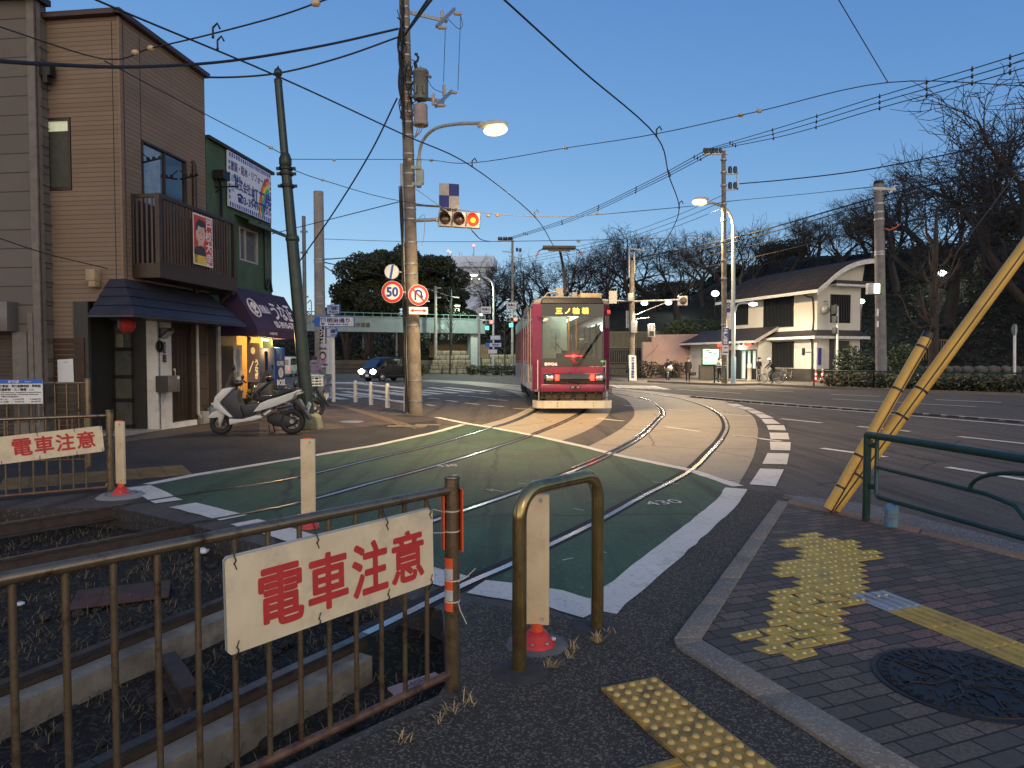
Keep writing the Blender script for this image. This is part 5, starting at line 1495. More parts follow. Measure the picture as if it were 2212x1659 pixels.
def crossarm(a, b, e0, e1, ins):
	m = M().bar(a, b, .06,.09).bar(e0, e1,.06,.08)
	am = put('crossarm', m, STEEL, t, True)
	m = M()
	for (q, dr_, n_) in ins:
		d_ = V(dr_).normalized(); mx = d_.to_track_quat('Z', 'Y').to_matrix().to_4x4()
		pr = [(.02,0)]
		for k in range(n_): pr += [(.055,.03 + .05 * k),(.035,.055 + .05 * k)]
		m.lathe(pr + [(.015,.05 + .05 * n_)], q, 10, mx)
	put('insulator', m, mt('insulator_cream', (.42,.33,.25),.35), am, True)
crossarm(upl(886,27), upl(966,46,-.3), upl(943,58,-.9), upl(982,19,.3),((upl(980,30,.2), RX, 4),(upl(946,60,-.8), RX, 4),(upl(955,40,-.3), UZ, 4)))
crossarm(upl(900,210), upl(959,220,-.3), upl(941,230,-.9), upl(976,197,.3),((upl(970,200,.2), RX, 4),(upl(944,228,-.8), RX, 4),(upl(959,208,-.1), UZ, 6),(upl(936,228,-.6), UZ, 6)))
m = M()
for a, b in ((upl(995,34,.2), upl(989,195,.2)),(upl(962,63,-.8), upl(958,178,-.5))): m.tube([a, b],.009,5)
m.tube(smooth_path([upl(995,34,.2), upl(999,55), upl(990,62), upl(967,40,-.2)],4),.009,5)
m.tube(smooth_path([upl(924,172,-.4), upl(935,190,-.4), upl(955,200,-.4)],4),.009,5)
put('jumper_wire', m, WIRE, t, True)
put('pole_plate', M().box(upl(880,209,-.17),(.13,.012,.13)), mt('plate_orange', (.5,.16,.03),.6), t, True)
# street lamp on the pole
m = M()
t = thing('street_lamp', 'lit street lamp with a curved arm on the tall weathered utility pole', 'street lamp', upl(905,400))
arm = smooth_path([upl(905,405), upl(905,345), upl(913,305,-.3), upl(940,278,-.9), upl(985,268,-1.8), upl(1040,266,-2.7)],5)
put('arm', M().tube(arm, [.07] * 6 + [.045] * (len(arm) - 6),12), mt('lamp_arm_paint', (.42,.44,.38),.5,.1), t, True)
put('bracket', M().box(upl(907,382,-.02),(.22,.16,.42)).box(upl(895,362,-.1),(.4,.08,.1)).box(upl(896,398,-.1),(.4,.08,.1)), mt('bracket_pale_green', (.34,.38,.34),.5), t, True, bevel=.01)
c = upl(1066,274,-3.0)
q = Matrix.Rotation(R(-6),4, 'Y')
m = M().lathe([(1e-3,.1),(.15,.07),(.2,0),(.19,-.03)], c + V((-.03,0,.05)),16, q @ Matrix.Diagonal((1.9,.8,1,1)))
put('lamp_head', m, mt('lamp_head_paint', (.5,.5,.44),.5), t, True)
m = M().ball(c + V((.05,0,-.08)),(.30,.2,.13),16, q)
lens_a = put('lamp_lens', m, m_emit('sodium_lens', (1,.76,.40),2.1), t, True)
lens_a.visible_shadow = True
lamp('lamp_light', c + V((.05,0,-.32)),(1,.70,.34),4200, t, 'SPOT', .9,(.16,.12,-1),2.35,.6)
# traffic signal, chequered plate
def PLc(u, v, dy): return P(u, v, Yc + dy)
sig = thing('traffic_signal', 'horizontal traffic signal showing red on the tall weathered utility pole', 'traffic signal', PLc(992,475,-.3))
hc = PLc(992,475,-.3); ang = R(-4)
h = M()
qs = lambda x, y, z: hc + Matrix.Rotation(ang, 4, 'Z') @ (Matrix.Rotation(R(4),4, 'Y') @ V((x, y, z)))
for k in (-1,0,1): h.prism([(-.195 + k * .4,-.22),(.195 + k * .4,-.22),(.195 + k * .4,.22),(-.195 + k * .4,.22)],-.06,.08, lambda x, z, y: qs(x, y, z))
put('housing', h, mt('signal_grey', (.40,.39,.38),.5,.1,.1, dirt=(.25,.2,.16)), sig, True, bevel=.03)
mred = m_emit('signal_red', (1,.035,.012),2.5)
for k in (-1,0,1):
	c = qs(k * .4 + .01,-.07,-.005)
	mx = (qs(0,-1,0) - qs(0,0,0)).to_track_quat('Z', 'Y').to_matrix().to_4x4()
	mx2 = mx
	v = M()
	for i in range(20):
		a0, a1 = R(-20 + i * 11), R(-20 + (i + 1) * 11)
		L0 = .17 + .12 * max(0, math.sin(a0)); L1 = .17 + .12 * max(0, math.sin(a1))
		pt = lambda a, y: qs(k * .4 + .01 + .165 * math.cos(a), y, .165 * math.sin(a))
		v.add([pt(a0,-.05), pt(a1,-.05), pt(a1,-.05 - L1), pt(a0,-.05 - L0)],[(0,1,2,3)], True)
	put('visor', v, mt('visor_grey', (.30,.28,.27),.5), sig, True)
	put('lamp_lens', M().lathe([(.15,0),(.15,.01),(.1,.035),(1e-3,.045)], c, 20, mx), mred if k == 1 else mt('dark_lens', (.07,.045,.025),.15,0,.2, spec=.9, coat=.6), sig, True)
put('lens_glow', M().lathe([(.075,0),(.05,.03),(1e-3,.04)], qs(.41,-.105,-.005),20, mx), m_emit('signal_amber_core', (1,.42,.03),3), sig, True)
lamp('signal_glow', qs(.41,-.42,0),(1,.1,.03),5, sig, r=.12)
put('arm', M().tube([ax(472) + V((.1,0,0)), PLc(950,474,-.2)],.05,10).box(PLc(946,474,-.2),(.1,.1,.13)).tube(smooth_path([PLc(905,471,-.2), PLc(916,464,-.2), PLc(918,480,-.2), PLc(916,510,-.2), PLc(912,530,-.2)],3),.012,5), GALV, sig, True)
put('stay_wire', M().tube([PLc(895,406,-.2), PLc(968,458,-.25)],.012,6), GALV, sig, True)
t = thing('signal_plate', 'blue and white chequered plate lettered above the red traffic signal', 'sign', PLc(970,425,-.12))
c = PLc(970,424,-.12)
f = lambda x, z, y: c + V((x * math.cos(.1), x * math.sin(.1) * -1 + y, z + x * -.09))
put('board', M().prism([(-.29,-.44),(.29,-.44),(.29,.36),(-.29,.36)],0,.02, f), mt('chequer_white', (.5,.46,.40),.6), t, True)
put('chequer', M().prism([(0,.02),(.29,.02),(.29,.36),(0,.36)],-.004,-.001, f).prism([(-.29,-.32),(0,-.32),(0,.02),(-.29,.02)],-.004,-.001, f), NAVY, t, True)
put('lettering', M().text('時差式', f(0,-.42,-.005), f(1,0,0) - f(0,0,0), UZ, .5,.18,.008), BLACKP, t, True)
put('arm', M().tube([ax(438) + V((.1,0,0)), PLc(965,447,-.05)],.03,8), mt('rusty_arm', (.2,.14,.1),.7,.3), t, True)
# round road signs
def rsign(label, u, v, r, dy, kind, yaw=0.0, xs=1.0):
	c = PLc(u, v, dy)
	t = thing('road_sign', label, 'road sign', c)
	rot = Matrix.Rotation(yaw, 4, 'Z')
	f = lambda x, z, y: c + rot @ V((x, y, z))
	circ = lambda rr, n=40: [(rr * math.cos(k * 6.28318 / n), rr * math.sin(k * 6.28318 / n)) for k in range(n)]
	put('disc', M().prism(circ(r),0,.02, f), WHITE2, t, True)
	X, Z_ = rot @ RX, UZ
	if kind == 'end':
		put('rim', M().prism(circ(r * .985) , -.003,-.001, f), NAVY, t, True)
		put('face', M().prism(circ(r * .95),-.006,-.004, f), WHITE2, t, True)
		put('slash', M().prism([(-r * .32,-r * .88),(-r * .02,-r * .94),(r * .32, r * .88),(r * .02, r * .94)],-.009,-.007, f), BLUE, t, True)
	else:
		put('rim', M().prism(circ(r * .97),-.003,-.001, f), RED, t, True)
		put('face', M().prism(circ(r * .70),-.006,-.004, f), WHITE2, t, True)
		if kind == '50': put('lettering', M().text('50', f(0,0,-.006), X, Z_, r * 1.02, r * .82,.014,.001), mt('sign_numeral_blue', (.02,.06,.32),.5), t, True)
		else:
			m = M().bar(f(-r * .55, r * .55,-.0075), f(r * .55,-r * .55,-.0075),.003, r * .2,(0,1,0))
			b = m.v[-8:]
			put('slash', M().prism([(-r * .62, r * .48),(-r * .48, r * .62),(r * .62,-r * .48),(r * .48,-r * .62)],-.009,-.007, f), RED, t, True)
			arc = [(-r * .3,-r * .5)] + [(r * (.0 - .3 * math.cos(k * math.pi / 10)), r * (.15 + .3 * math.sin(k * math.pi / 10))) for k in range(11)] + [(r * .3,-r * .02)]
			m = M()
			for i in range(len(arc) - 1):
				(xa, za),(xb, zb) = arc[i], arc[i + 1]
				L = math.hypot(xb - xa, zb - za) or 1; nx_, nz_ = -(zb - za) / L * r * .1,(xb - xa) / L * r * .1
				m.prism([(xa + nx_, za + nz_),(xb + nx_, zb + nz_),(xb - nx_, zb - nz_),(xa - nx_, za - nz_)],-.012,-.0095, f)
			m.prism([(r * .06,-r * .02),(r * .54,-r * .02),(r * .32,-r * .42)],-.0125,-.0097, f)
			put('arrow', m, NAVY, t, True)
	put('bracket', M().bar(f(r * .2,0,.03), f(r * 1.2 if u < 880 else 0,0,.1),.03,.03), GALV, t, True)
	return t
rsign('round white sign with a blue slash on the utility pole', 846,587,.213,-.3, 'end', R(-6))
rsign('round red rimmed speed limit sign reading 50', 847.5,630.5,.312,-.32, '50', R(-4))
rsign('round red rimmed sign forbidding turning back, with a blue hook arrow', 903.7,637.5,.295,-.32, 'u', R(22))
c = PLc(904,671,-.33)
t = thing('road_sign', 'small white plate with a red double arrow under the round turning sign', 'road sign', c)
rot = Matrix.Rotation(R(18),4, 'Z'); f = lambda x, z, y: c + rot @ V((x, y, z))
put('plate', M().prism([(-.27,-.1),(.27,-.1),(.27,.1),(-.27,.1)],0,.015, f), WHITE2, t, True)
put('arrow', M().prism([(-.24,0),(-.14,.06),(-.14,.018),(.14,.018),(.14,.06),(.24,0),(.14,-.06),(.14,-.018),(-.14,-.018),(-.14,-.06)],-.004,-.001, f), RED, t, True)
# ================================================================= other poles
def pole(name, label, cat, base, top, r0, r1, mat, n=16, group=None, cap=None):
	t = thing(name, label, cat, base, 0, group)
	put('shaft', M().tube([V(base) - V((0,0,.2)), V(base).lerp(V(top),.5), V(top)],[r0,(r0 + r1) / 2, r1], n), mat, t, True)
	return t
b = G(668,928); tp = P(601,178, b.y)
t = pole('tram_pole', 'leaning dark green iron pole with a ball finial by the scooter', 'pole', b, b.lerp(tp, .30),.155,.135, GREENP)
seg = lambda s: b.lerp(tp, s)
put('shaft', M().tube([seg(.3), seg(.55)],[.135,.13],16).lathe([(.13,0),(.15,.03),(.15,.08),(.13,.14)], seg(.545),16).tube([seg(.55), seg(.772)],[.115,.108],16).lathe([(.11,-.1),(.135,-.04),(.135,.08),(.09,.2)], seg(.772),16).tube([seg(.78), seg(1)],[.088,.082],16), GREENP, t, True)
put('finial', M().lathe([(.085,0),(.09,.05),(.05,.09),(.05,.13),(.075,.15),(.09,.21),(.075,.27),(.03,.31),(1e-3,.37)], tp, 16), GREENP, t, True)
m = M()
for s in (.755,.74,.705): m.lathe([(.15,-.03),(.15,.03)], seg(s),14); m.box(seg(s),(.42,.05,.06))
put('clamp', m, BLACKM, t, True)
m = M().prism([(-.27,0),(.27,0),(.22,.3),(.12,.36),(-.12,.36),(-.24,.28)],-.22,.22, lambda x, z, y: b + V((x, y, z)))
put('concrete_foot', m, mt('mossy_concrete', (.20,.21,.14),.9,0,.3,5, bmp=.5, bsc=30, dirt=(.10,.10,.06)), t, True, bevel=.04)
b = G(693,852); tp = P(688,414, b.y)
pB = pole('concrete_pole', 'thick round concrete pole with poster behind the leaning green pole', 'utility pole', b, tp, .25,.215, CONC2,20)
m = M()
for v in (560,566,640,655): m.lathe([(.245,-.03),(.245,.03)], b.lerp(tp, (852 - v) / 438),18)
put('steel_band', m, STEEL, pB, True)
# wrapped advert on that pole
yb2_ = b.y - .27
c = P(697,728, yb2_)
t = thing('pole_advert', 'white vertical shop advert wrapped on the thick concrete pole', 'poster', c)
hh = P(697,690, yb2_).z - P(697,787, yb2_).z
f = lambda x, z, y: c + V((x, y + .35 * x * x / .3, z - .35))
put('sheet', M().prism([(-.26,-hh / 2),(-.1,-hh / 2),(.1,-hh / 2),(.26,-hh / 2),(.26, hh / 2),(.1, hh / 2),(-.1, hh / 2),(-.26, hh / 2)],0,.01, f), mt('advert_white', (.6,.55,.57),.6), t, True)
put('title_panel', M().prism([(-.14, hh * .02),(.16, hh * .02),(.16, hh * .46),(-.14, hh * .46)],-.012,-.008, f), mt('ink_dark_brown', (.03,.022,.02),.6), t, True)
put('title_lettering', M().text('ハンバーグ', f(.01, hh * .24,-.013), RX, UZ, .22, hh * .42,.01,.002, vertical=True), WHITE, t, True)
m = M().text('洋食バル', f(-.2, hh * .2,-.004), RX, UZ, .06, hh * .4,.003,.004, vertical=True)
m.text('飛鳥山店', f(0,-hh * .08,-.004), RX, UZ, .34,.09,.004,.004); m.text('ランチ営業中', f(0,-hh * .44,-.004), RX, UZ, .4,.09,.004,.004)
put('lettering', m, BLACKP, t, True)
m = M().prism(el(0,-hh * .24,.15,.19),-.012,-.008, f)
put('picture_disc', m, mt('advert_dark', (.06,.03,.03),.6), t, True)
put('picture_plate', M().prism(el(0,-hh * .25,.1,.12),-.016,-.013, f), mt('advert_pale', (.6,.5,.45),.6), t, True)
put('picture_square', M().prism([(-.1,-hh * .41),(.12,-hh * .41),(.12,-hh * .33),(-.1,-hh * .33)],-.012,-.008, f), mt('advert_pink', (.45,.2,.35),.6), t, True)
b = G(661,868); tp = P(656,467, b.y)
t = pole('steel_pole', 'slim grey steel pole behind the leaning green pole', 'pole', b, tp, .075,.068, mt('pole_blue_grey', (.14,.15,.17),.5,.2))
m = M()
for v in (500,545,640): m.box(b.lerp(tp, (868 - v) / 401),(.26,.08,.06))
m.tube(smooth_path([P(664,655, b.y), P(672,650, b.y), P(672,690, b.y), P(664,700, b.y)],4),.02,6)
put('clamp', m, STEEL, t, True)
# street name sign post
b = G(721,868)
t = thing('street_name_sign', 'white post with three blue arrow street name plates', 'street sign', b)
put('post', M().tube([b, P(718,655, b.y)],.065,14), WHITE, t, True)
def splate(u0, u1, v0, v1, arrow, tl, ts, badge, yaw, dy, pale=False):
	c = P((u0 + u1) / 2,(v0 + v1) / 2, b.y + dy); k = b.y / F
	w2, h2 = (u1 - u0) / 2 * k, (v1 - v0) / 2 * k
	rot = Matrix.Rotation(yaw, 4, 'Z'); w2 /= max(.5, math.cos(yaw))
	f = lambda x, z, y: c + rot @ V((x, y, z))
	poly = [(-w2,0),(-w2 * .78,-h2),(w2,-h2),(w2, h2),(-w2 * .78, h2)] if arrow < 0 else ([(-w2,-h2),(w2 * .7,-h2),(w2,0),(w2 * .7, h2),(-w2, h2)] if arrow > 0 else [(-w2,-h2),(w2,-h2),(w2, h2),(-w2, h2)])
	pl = put('name_plate', M().prism(poly, 0,.05, f), BLUE, t, True)
	sc = lambda s: [(x * (1 - s * h2 / w2), z * (1 - s)) for x, z in poly]
	put('plate_face', M().prism([(max(x, -w2 * .62) if arrow < 0 else x, z) for x, z in sc(.14)],-.003,-.001, f), mt('plate_face', (.55,.6,.66),.5), pl, True)
	m = M().text(tl, f(w2 * .25, h2 * .25,-.003), rot @ RX, UZ, w2 * 1.05, h2 * .85,.008,.001)
	m.text(ts, f(w2 * .25,-h2 * .55,-.003), rot @ RX, UZ, w2 * .95, h2 * .42,.005,.001)
	put('lettering', m, NAVY, pl, True)
	if badge:
		bx_ = -w2 * .48
		put('route_badge', M().prism([(bx_ - h2 * .5, h2 * .7),(bx_ + h2 * .5, h2 * .7),(bx_ + h2 * .65, h2 * .2),(bx_ + h2 * .1,-h2 * .75),(bx_ - h2 * .1,-h2 * .75),(bx_ - h2 * .65, h2 * .2)],-.008,-.004, f), BLUE, pl, True)
		put('badge_number', M().text(badge, f(bx_, h2 * .15,-.008), rot @ RX, UZ, h2 * .85, h2 * .6,.006,.001), WHITE, pl, True)
splate(674,765,684,706,-1, '明治通り', 'Meiji-dori Ave.', '122', 0,-.1)
splate(703,736,658,679,0, '明治通り', 'Meiji-dori Ave.', '122', R(-35),-.12)
splate(703,731,708,728,1, '本郷通り', 'Hongo-dori Ave.', '', R(-30),-.12)
# white pipe fence at the kerb
posts = [G(718,866), G(768,868.5), G(801.5,874.5), G(837,881), G(877,889)]
t = thing('pipe_fence', 'white pipe pedestrian fence along the far kerb left of the utility pole', 'fence', posts[0])
for q in posts:
	put('post', M().lathe([(.075,0),(.07,.7),(.055,.78),(.03,.8),(1e-3,.8)], q, 14), WHITE, t, True)
for z in (.68,.47,.25):
	put('rail', M().tube([q + V((.02,.05, z)) for q in posts],.03 if z < .6 else .035,8), WHITE, t, True)
m = M()
for q in posts[1:4]:
	for z in (.68,.47,.25): m.lathe([(.045,-.03),(.045,.03)], q + V((.09,.0, z)),8)
put('clamp', m, BLACKM, t, True)
# right utility pole, its street lamp and pole top gear
b = G(1565,829); tp = P(1563,326, b.y); Yr = b.y
t = pole('utility_pole', 'tall utility pole with a crossarm of insulators in front of the white police house', 'utility pole', b, tp, .19,.13, CONC, 16)
pr_ = lambda u, v, dy=0: P(u, v, Yr + dy)
m = M().bar(pr_(1518,333), pr_(1572,331),.12,.14).bar(pr_(1567,376), pr_(1594,374),.1,.1).bar(pr_(1567,410), pr_(1594,408),.1,.1).bar(pr_(1593,374), pr_(1593,410),.1,.1)
put('crossarm', m, STEEL, t, True)
m = M()
for u in (1522,1528,1535,1541,1548,1556): m.lathe([(.06,0),(.13,.08),(.08,.16),(.12,.22),(.07,.36)], pr_(u, 332),8)
for u, v in ((1577,374),(1588,374),(1577,408),(1588,408)): m.lathe([(.13,0),(.14,.3),(.1,.42)], pr_(u, v),8)
put('insulator', m, mt('insulator_dark', (.035,.04,.05),.4), t, True)
m = M()
for v in (345,372,400,440,475,520,560,600,700): m.lathe([(.2,-.05),(.2,.05)], b.lerp(tp, (829 - v) / 503),12)
put('steel_band', m, STEEL, t, True)
c = pr_(1567,737,-.22)
t = thing('pole_advert', 'narrow blue and white vertical advert on the pole before the police house', 'poster', c)
put('panel', M().box(c, (.42,.03,1.75)), WHITE, t, True)
put('blue_panel', M().box(c + V((0,-.018,.3)),(.4,.008,1.1)), NAVY, t, True)
put('lettering', M().text('やました眼科', c + V((0,-.023,.3)), RX, UZ, .26,1.0,.012,.002, vertical=True), WHITE, t, True)
put('arrow', M().prism([(-.12,-.42),(0,-.34),(0,-.39),(.14,-.39),(.14,-.45),(0,-.45),(0,-.5)],-.022,-.018, lambda x, z, y: c + V((x, y, z))), RED, t, True)
put('small_lettering', M().text('北区滝野川', c + V((0,-.016,-.72)), RX, UZ, .34,.09,.006,.002), BLACKP, t, True)
b = G(1584,828.5); Yl = b.y
pl_ = lambda u, v, dy=0: P(u, v, Yl + dy)
t = thing('street_lamp', 'pale tall street lamp with two lit arms beside the white police house', 'street lamp', b)
path = smooth_path([b, pl_(1584,700), pl_(1584,520), pl_(1582,478), pl_(1570,453), pl_(1545,440), pl_(1522,436)],5)
put('shaft', M().tube(path, [.13] * 12 + [.09] * (len(path) - 12),12), mt('lamp_post_pale', (.40,.44,.44),.45,.1), t, True)
put('base_sleeve', M().lathe([(.16,0),(.16,1.7),(.14,1.75)], b, 12), mt('lamp_base_blue', (.25,.38,.45),.5), t, True)
put('lamp_head', M().ball(pl_(1512,433) + V((.1,0,.1)),(.5,.25,.14),12), mt('lamp_head_paint', (.5,.5,.44)), t, True)
put('lamp_lens', M().ball(pl_(1511,437),(.5,.3,.24),12), m_emit('sodium_lens', (1,.74,.42),9), t, True)
lamp('lamp_light', pl_(1511,438) - V((0,0,.35)),(1,.72,.38),8000, t, 'SPOT', .3,(.1,.0,-1),2.8,.4)
put('side_board', M().box(pl_(1573,670),(.42,.06,1.35)), WHITE, t, True)
put('board_lettering', M().text('交番', pl_(1573,664) + V((0,-.032,0)), RX, UZ, .3,.7,.015,.002, vertical=True), NAVY, t, True)
put('lower_arm', M().tube(smooth_path([pl_(1588,674), pl_(1592,660), pl_(1602,655), pl_(1622,655)],4),.06,8), mt('lamp_post_pale', (.40,.44,.44)), t, True)
put('lower_lens', M().ball(pl_(1627,657),(.3,.18,.12),12), m_emit('cool_lens', (.95,1,.92),9), t, True)
lamp('lamp_light', pl_(1626,662),(1,.86,.60),4200, t, 'SPOT', .2,(.1,.25,-1),2.9,.4)
# big grey pole at right
b = P(1905,806,38); b.z = 0
tp = P(1898,396,38)
t = pole('concrete_pole', 'thick grey concrete pole standing in the hedge at right', 'utility pole', b, tp, .29,.235, mt('pole_cool_concrete', (.20,.19,.185),.85,0,.2,3, bmp=.3, bsc=30, dirt=(.12,.11,.10), dsc=1.2),24)
put('cap', M().lathe([(.25,-.05),(.25,.1),(.2,.13),(1e-3,.13)], tp, 18), BLACKM, t, True)
m = M()
for v in (412,437,454,468,533,538): m.lathe([(.275,-.05),(.275,.05)], b.lerp(tp, (806 - v) / 410),18)
m.bar(P(1885,407,37.8), P(1935,409,37.6),.1,.14).bar(P(1934,400,37.6), P(1920,418,37.6),.08,.08)
put('steel_band', m, STEEL, t, True)
put('pole_tag', M().box(P(1896,675,37.7),(.1,.02,.4)).box(P(1896,700,37.7),(.1,.02,.35)), WHITE, t, True)
c = P(1885,624,37.5)
t = thing('sign_lamp', 'lit box lamp on the side of the thick grey pole', 'lamp', c)
put('case', M().box(c, (.6,.35,.6)), mt('lamp_case', (.5,.5,.48),.5), t, True, bevel=.03)
put('lit_face', M().box(c + V((.14,-.19,0)),(.3,.03,.5)), m_emit('pale_green_lamp', (.8,1,.6),3.5), t, True)
# far poles and lamps
def farpole(label, u, v0, v1, r, Y=None, mat=CONC2, arm=None, gear=(), name='utility_pole', cat='utility pole'):
	bb = G(u, v0) if Y is None else P(u, v0, Y)
	bb.z = max(0, bb.z) if Y else 0
	top = P(u, v1, bb.y)
	t = pole(name, label, cat, bb, top, r, r * .75, mat, 12)
	if gear:
		m = M()
		for (ua, va, ub, vb) in gear: m.bar(P(ua, va, bb.y), P(ub, vb, bb.y),.1,.12)
		put('crossarm', m, STEEL, t, True)
	return t, bb
t, bb = farpole('slim utility pole with insulators left of the tram', 1107,806,519,.17, gear=((1076,520,1112,521),(1085,543,1110,545),(1100,553,1135,560)))
m = M()
for u in (1078,1083,1089,1094,1100,1105): m.lathe([(.12,0),(.16,.15),(.1,.4)], P(u, 519, bb.y),6)
for u, v in ((1117,541),(1124,542)): m.lathe([(.15,0),(.15,.4)], P(u, v + 2, bb.y),6)
put('insulator', m, mt('insulator_dark', (.035,.04,.05)), t, True)
t, bb = farpole('dark green pole between the tram and the slim utility pole', 1131,800,585,.12, mat=GREENP, gear=((1131,592,1155,594),(1131,617,1155,618)), name='tram_pole', cat='pole')
t, bb = farpole('grey concrete pole under the right end of the footbridge', 941,807,618,.2, gear=((941,622,953,622),(941,643,953,643)))
t, bb = farpole('dark green tram pole beside the footbridge', 975,807,625,.13, mat=GREENP, gear=((975,641,992,643),), name='tram_pole', cat='pole')
t, bb = farpole('thin utility pole behind the footbridge, left', 785,770,627,.14,95, gear=((767,631,792,632),(776,650,786,652)))
t, bb = farpole('thin utility pole behind the footbridge, right of the two', 857,770,652,.16,95, gear=((848,668,860,668),))
t, bb = farpole('bare signal pole with conduit at the far right kerb', 1365,822,563,.24, mat=CONC, gear=((1359,541,1361,600),(1370,545,1370,590)))
put('pole_extension', M().tube([P(1359,600, bb.y), P(1359,535, bb.y)],.09,8).bar(P(1360,537, bb.y), P(1394,541, bb.y),.08,.1), STEEL, t, True)
put('control_box', M().box(P(1369,706, bb.y - .3),(.45,.3,.9)).box(P(1362,642, bb.y - .3),(.4,.2,.6)), GALV, t, True, bevel=.02)
c = P(1367,794, bb.y - .3)
t = thing('pole_notice', 'white vertical notice tied to the bare signal pole', 'notice', c)
q = lambda x, z, y: c + V((x, y, z))
put('panel', M().prism([(-.25,-.95),(.3,-1.0),(.24,.9),(-.32,.95)],0,.02, q), WHITE, t, True)
put('lettering', M().text('歩行者信号機新設', V(c) + V((0,-.001,0)), RX, UZ, .22,1.6,.01,.002, vertical=True), NAVY, t, True)
Yg = bb.y
# pedestrian signal and signal arm on that pole
c = P(1407,714, Yg - .2)
t = thing('pedestrian_signal', 'pedestrian signal showing red on the bare signal pole', 'pedestrian signal', c)
put('housing', M().box(c, (.5,.3,1.0)), mt('ped_signal_grey', (.4,.38,.37),.5), t, True, bevel=.05)
put('lit_lens', M().box(c + V((0,-.16,.23)),(.34,.03,.36)), m_emit('ped_red', (1,.05,.03),6), t, True)
put('dark_lens', M().box(c + V((0,-.16,-.23)),(.34,.03,.36)), BLACKP, t, True)
put('standing_figure', M().box(c + V((0,-.18,.2)),(.1,.01,.2)).ball(c + V((0,-.18,.35)),.05,8), m_emit('ped_figure', (1,.55,.4),6), t, True)
put('arm', M().tube([P(1368,690, Yg), P(1402,686, Yg - .1)],.04,6), GALV, t, True)
c = P(1474,650, Yg + .2)
t = thing('overhead_signal', 'long signal arm seen from behind carrying two lit lamps and a round backed signal', 'traffic signal', P(1367,652, Yg))
put('arm', M().tube([P(1300,648, Yg + .1), P(1367,651, Yg + .1), P(1480,647, Yg + .1)],.07,8).tube([P(1368,682, Yg + .1), P(1440,653, Yg + .1)],.04,6), GALV, t, True)
put('signal_back', M().box(c, (.72,.4,.72)), mt('ped_signal_grey', (.4,.38,.37)), t, True, bevel=.05)
put('signal_horn', M().lathe([(.1,.12),(.27,0),(.27,.05),(.1,.17)], c + V((0,-.22,0)),16, Matrix.Rotation(R(90),4, 'X')), mt('dark_lens2', (.1,.08,.07),.3), t, True)
for k, (u, v) in enumerate(((1392,655),(1444,654))):
	put('lamp_lens', M().ball(P(u, v, Yg + .1),(.26,.15,.16),10), m_emit('cool_lens', (.95,1,.92),9), t, True)
	lamp('lamp_light', P(u, v + 15, Yg - .3),(1,.9,.66),700, t, 'SPOT', .2,(0,-.15,-1),2.8,.4)
put('back_board', M().box(P(1324,642, Yg),(.6,.05,.95)).box(P(1358,690, Yg + .3),(.4,.05,1.3)), mt('board_pale', (.45,.44,.40),.6), t, True)
# far left street lamps with lights
def farlamp(label, u, v0, pts, lens, col, pw, r=.1):
	b_ = G(u, v0)
	t = thing('street_lamp', label, 'street lamp', b_)
	q = smooth_path([b_] + [P(a, c_, b_.y) for a, c_ in pts],5)
	put('shaft', M().tube(q, r, 8), mt('lamp_post_white', (.55,.6,.58),.5), t, True)
	c_ = P(lens[0], lens[1], b_.y)
	put('lamp_head', M().ball(c_ + V((0,0,.1)),(.5,.3,.16),10), mt('lamp_head_paint', (.5,.5,.44)), t, True)
	put('lamp_lens', M().ball(c_, (.42,.26,.16),10), m_emit('mercury_lens', (.85,1,.82),9), t, True)
	lamp('lamp_light', c_ - V((0,0,.4)), col, pw, t, 'SPOT', .3,(0,-.1,-1),2.85,.4)
farlamp('tall white street lamp left of the tram with a long curved arm', 1066,808,[(1066,700),(1066,625),(1058,605),(1040,596)],(1024,594),(.82,1,.74),5000)
farlamp('white street lamp above the middle of the footbridge', 928,800,[(928,690),(928,650),(932,638)],(937,634),(.82,1,.70),2600,.08)
farlamp('green tinted street lamp at the right end of the footbridge', 969,803,[(969,690),(970,670),(977,661)],(987,660),(.9,1,.6),3000,.08)
farlamp('small lamp glowing over the left part of the footbridge', 800,797,[(800,720),(800,680)],(814,673),(.85,1,.8),1500,.07)
# small far traffic signals
def smallsignal(label, u, v, Yv, plate, lit=True):
	c = P(u, v, Yv); t = thing('traffic_signal', label, 'traffic signal', c)
	put('housing', M().box(c, (1.25,.2,.45)), mt('ped_signal_grey', (.4,.38,.37)), t, True, bevel=.05)
	put('red_lens', M().lathe([(.17,0),(.15,.03),(1e-3,.05)], c + V((.38,-.11,0)),12, Matrix.Rotation(R(90),4, 'X')), m_emit('signal_red2', (1,.08,.05),8), t, True)
	put('dark_lens', M().lathe([(.17,0),(1e-3,.04)], c + V((-.38,-.11,0)),12, Matrix.Rotation(R(90),4, 'X')).lathe([(.17,0),(1e-3,.04)], c + V((0,-.11,0)),12, Matrix.Rotation(R(90),4, 'X')), BLACKP, t, True)
	put('green_box', M().box(c + V((-.1,-.02,-.62)),(.5,.25,.5)), mt('ped_signal_grey', (.4,.38,.37)), t, True, bevel=.04)
	put('green_lens', M().box(c + V((-.1,-.16,-.62)),(.36,.03,.36)), m_emit('signal_green', (.04,.9,.5),5), t, True)
	pc_ = P(plate[0], plate[1], Yv)
	put('place_plate', M().box(pc_, (1.05,.06,.75)), WHITE, t, True)
	put('lettering', M().text('飛鳥山', pc_ + V((0,-.032,.1)), RX, UZ, .8,.28,.012,.003).text('Asukayama', pc_ + V((0,-.032,-.22)), RX, UZ, .75,.15,.006,.003), NAVY, t, True)
	return t
t1 = smallsignal('small red and green signal on the left of two beyond the central pole', 1054,696,74,(1050,670))
b1 = P(1036,800,74); b1.z = 0
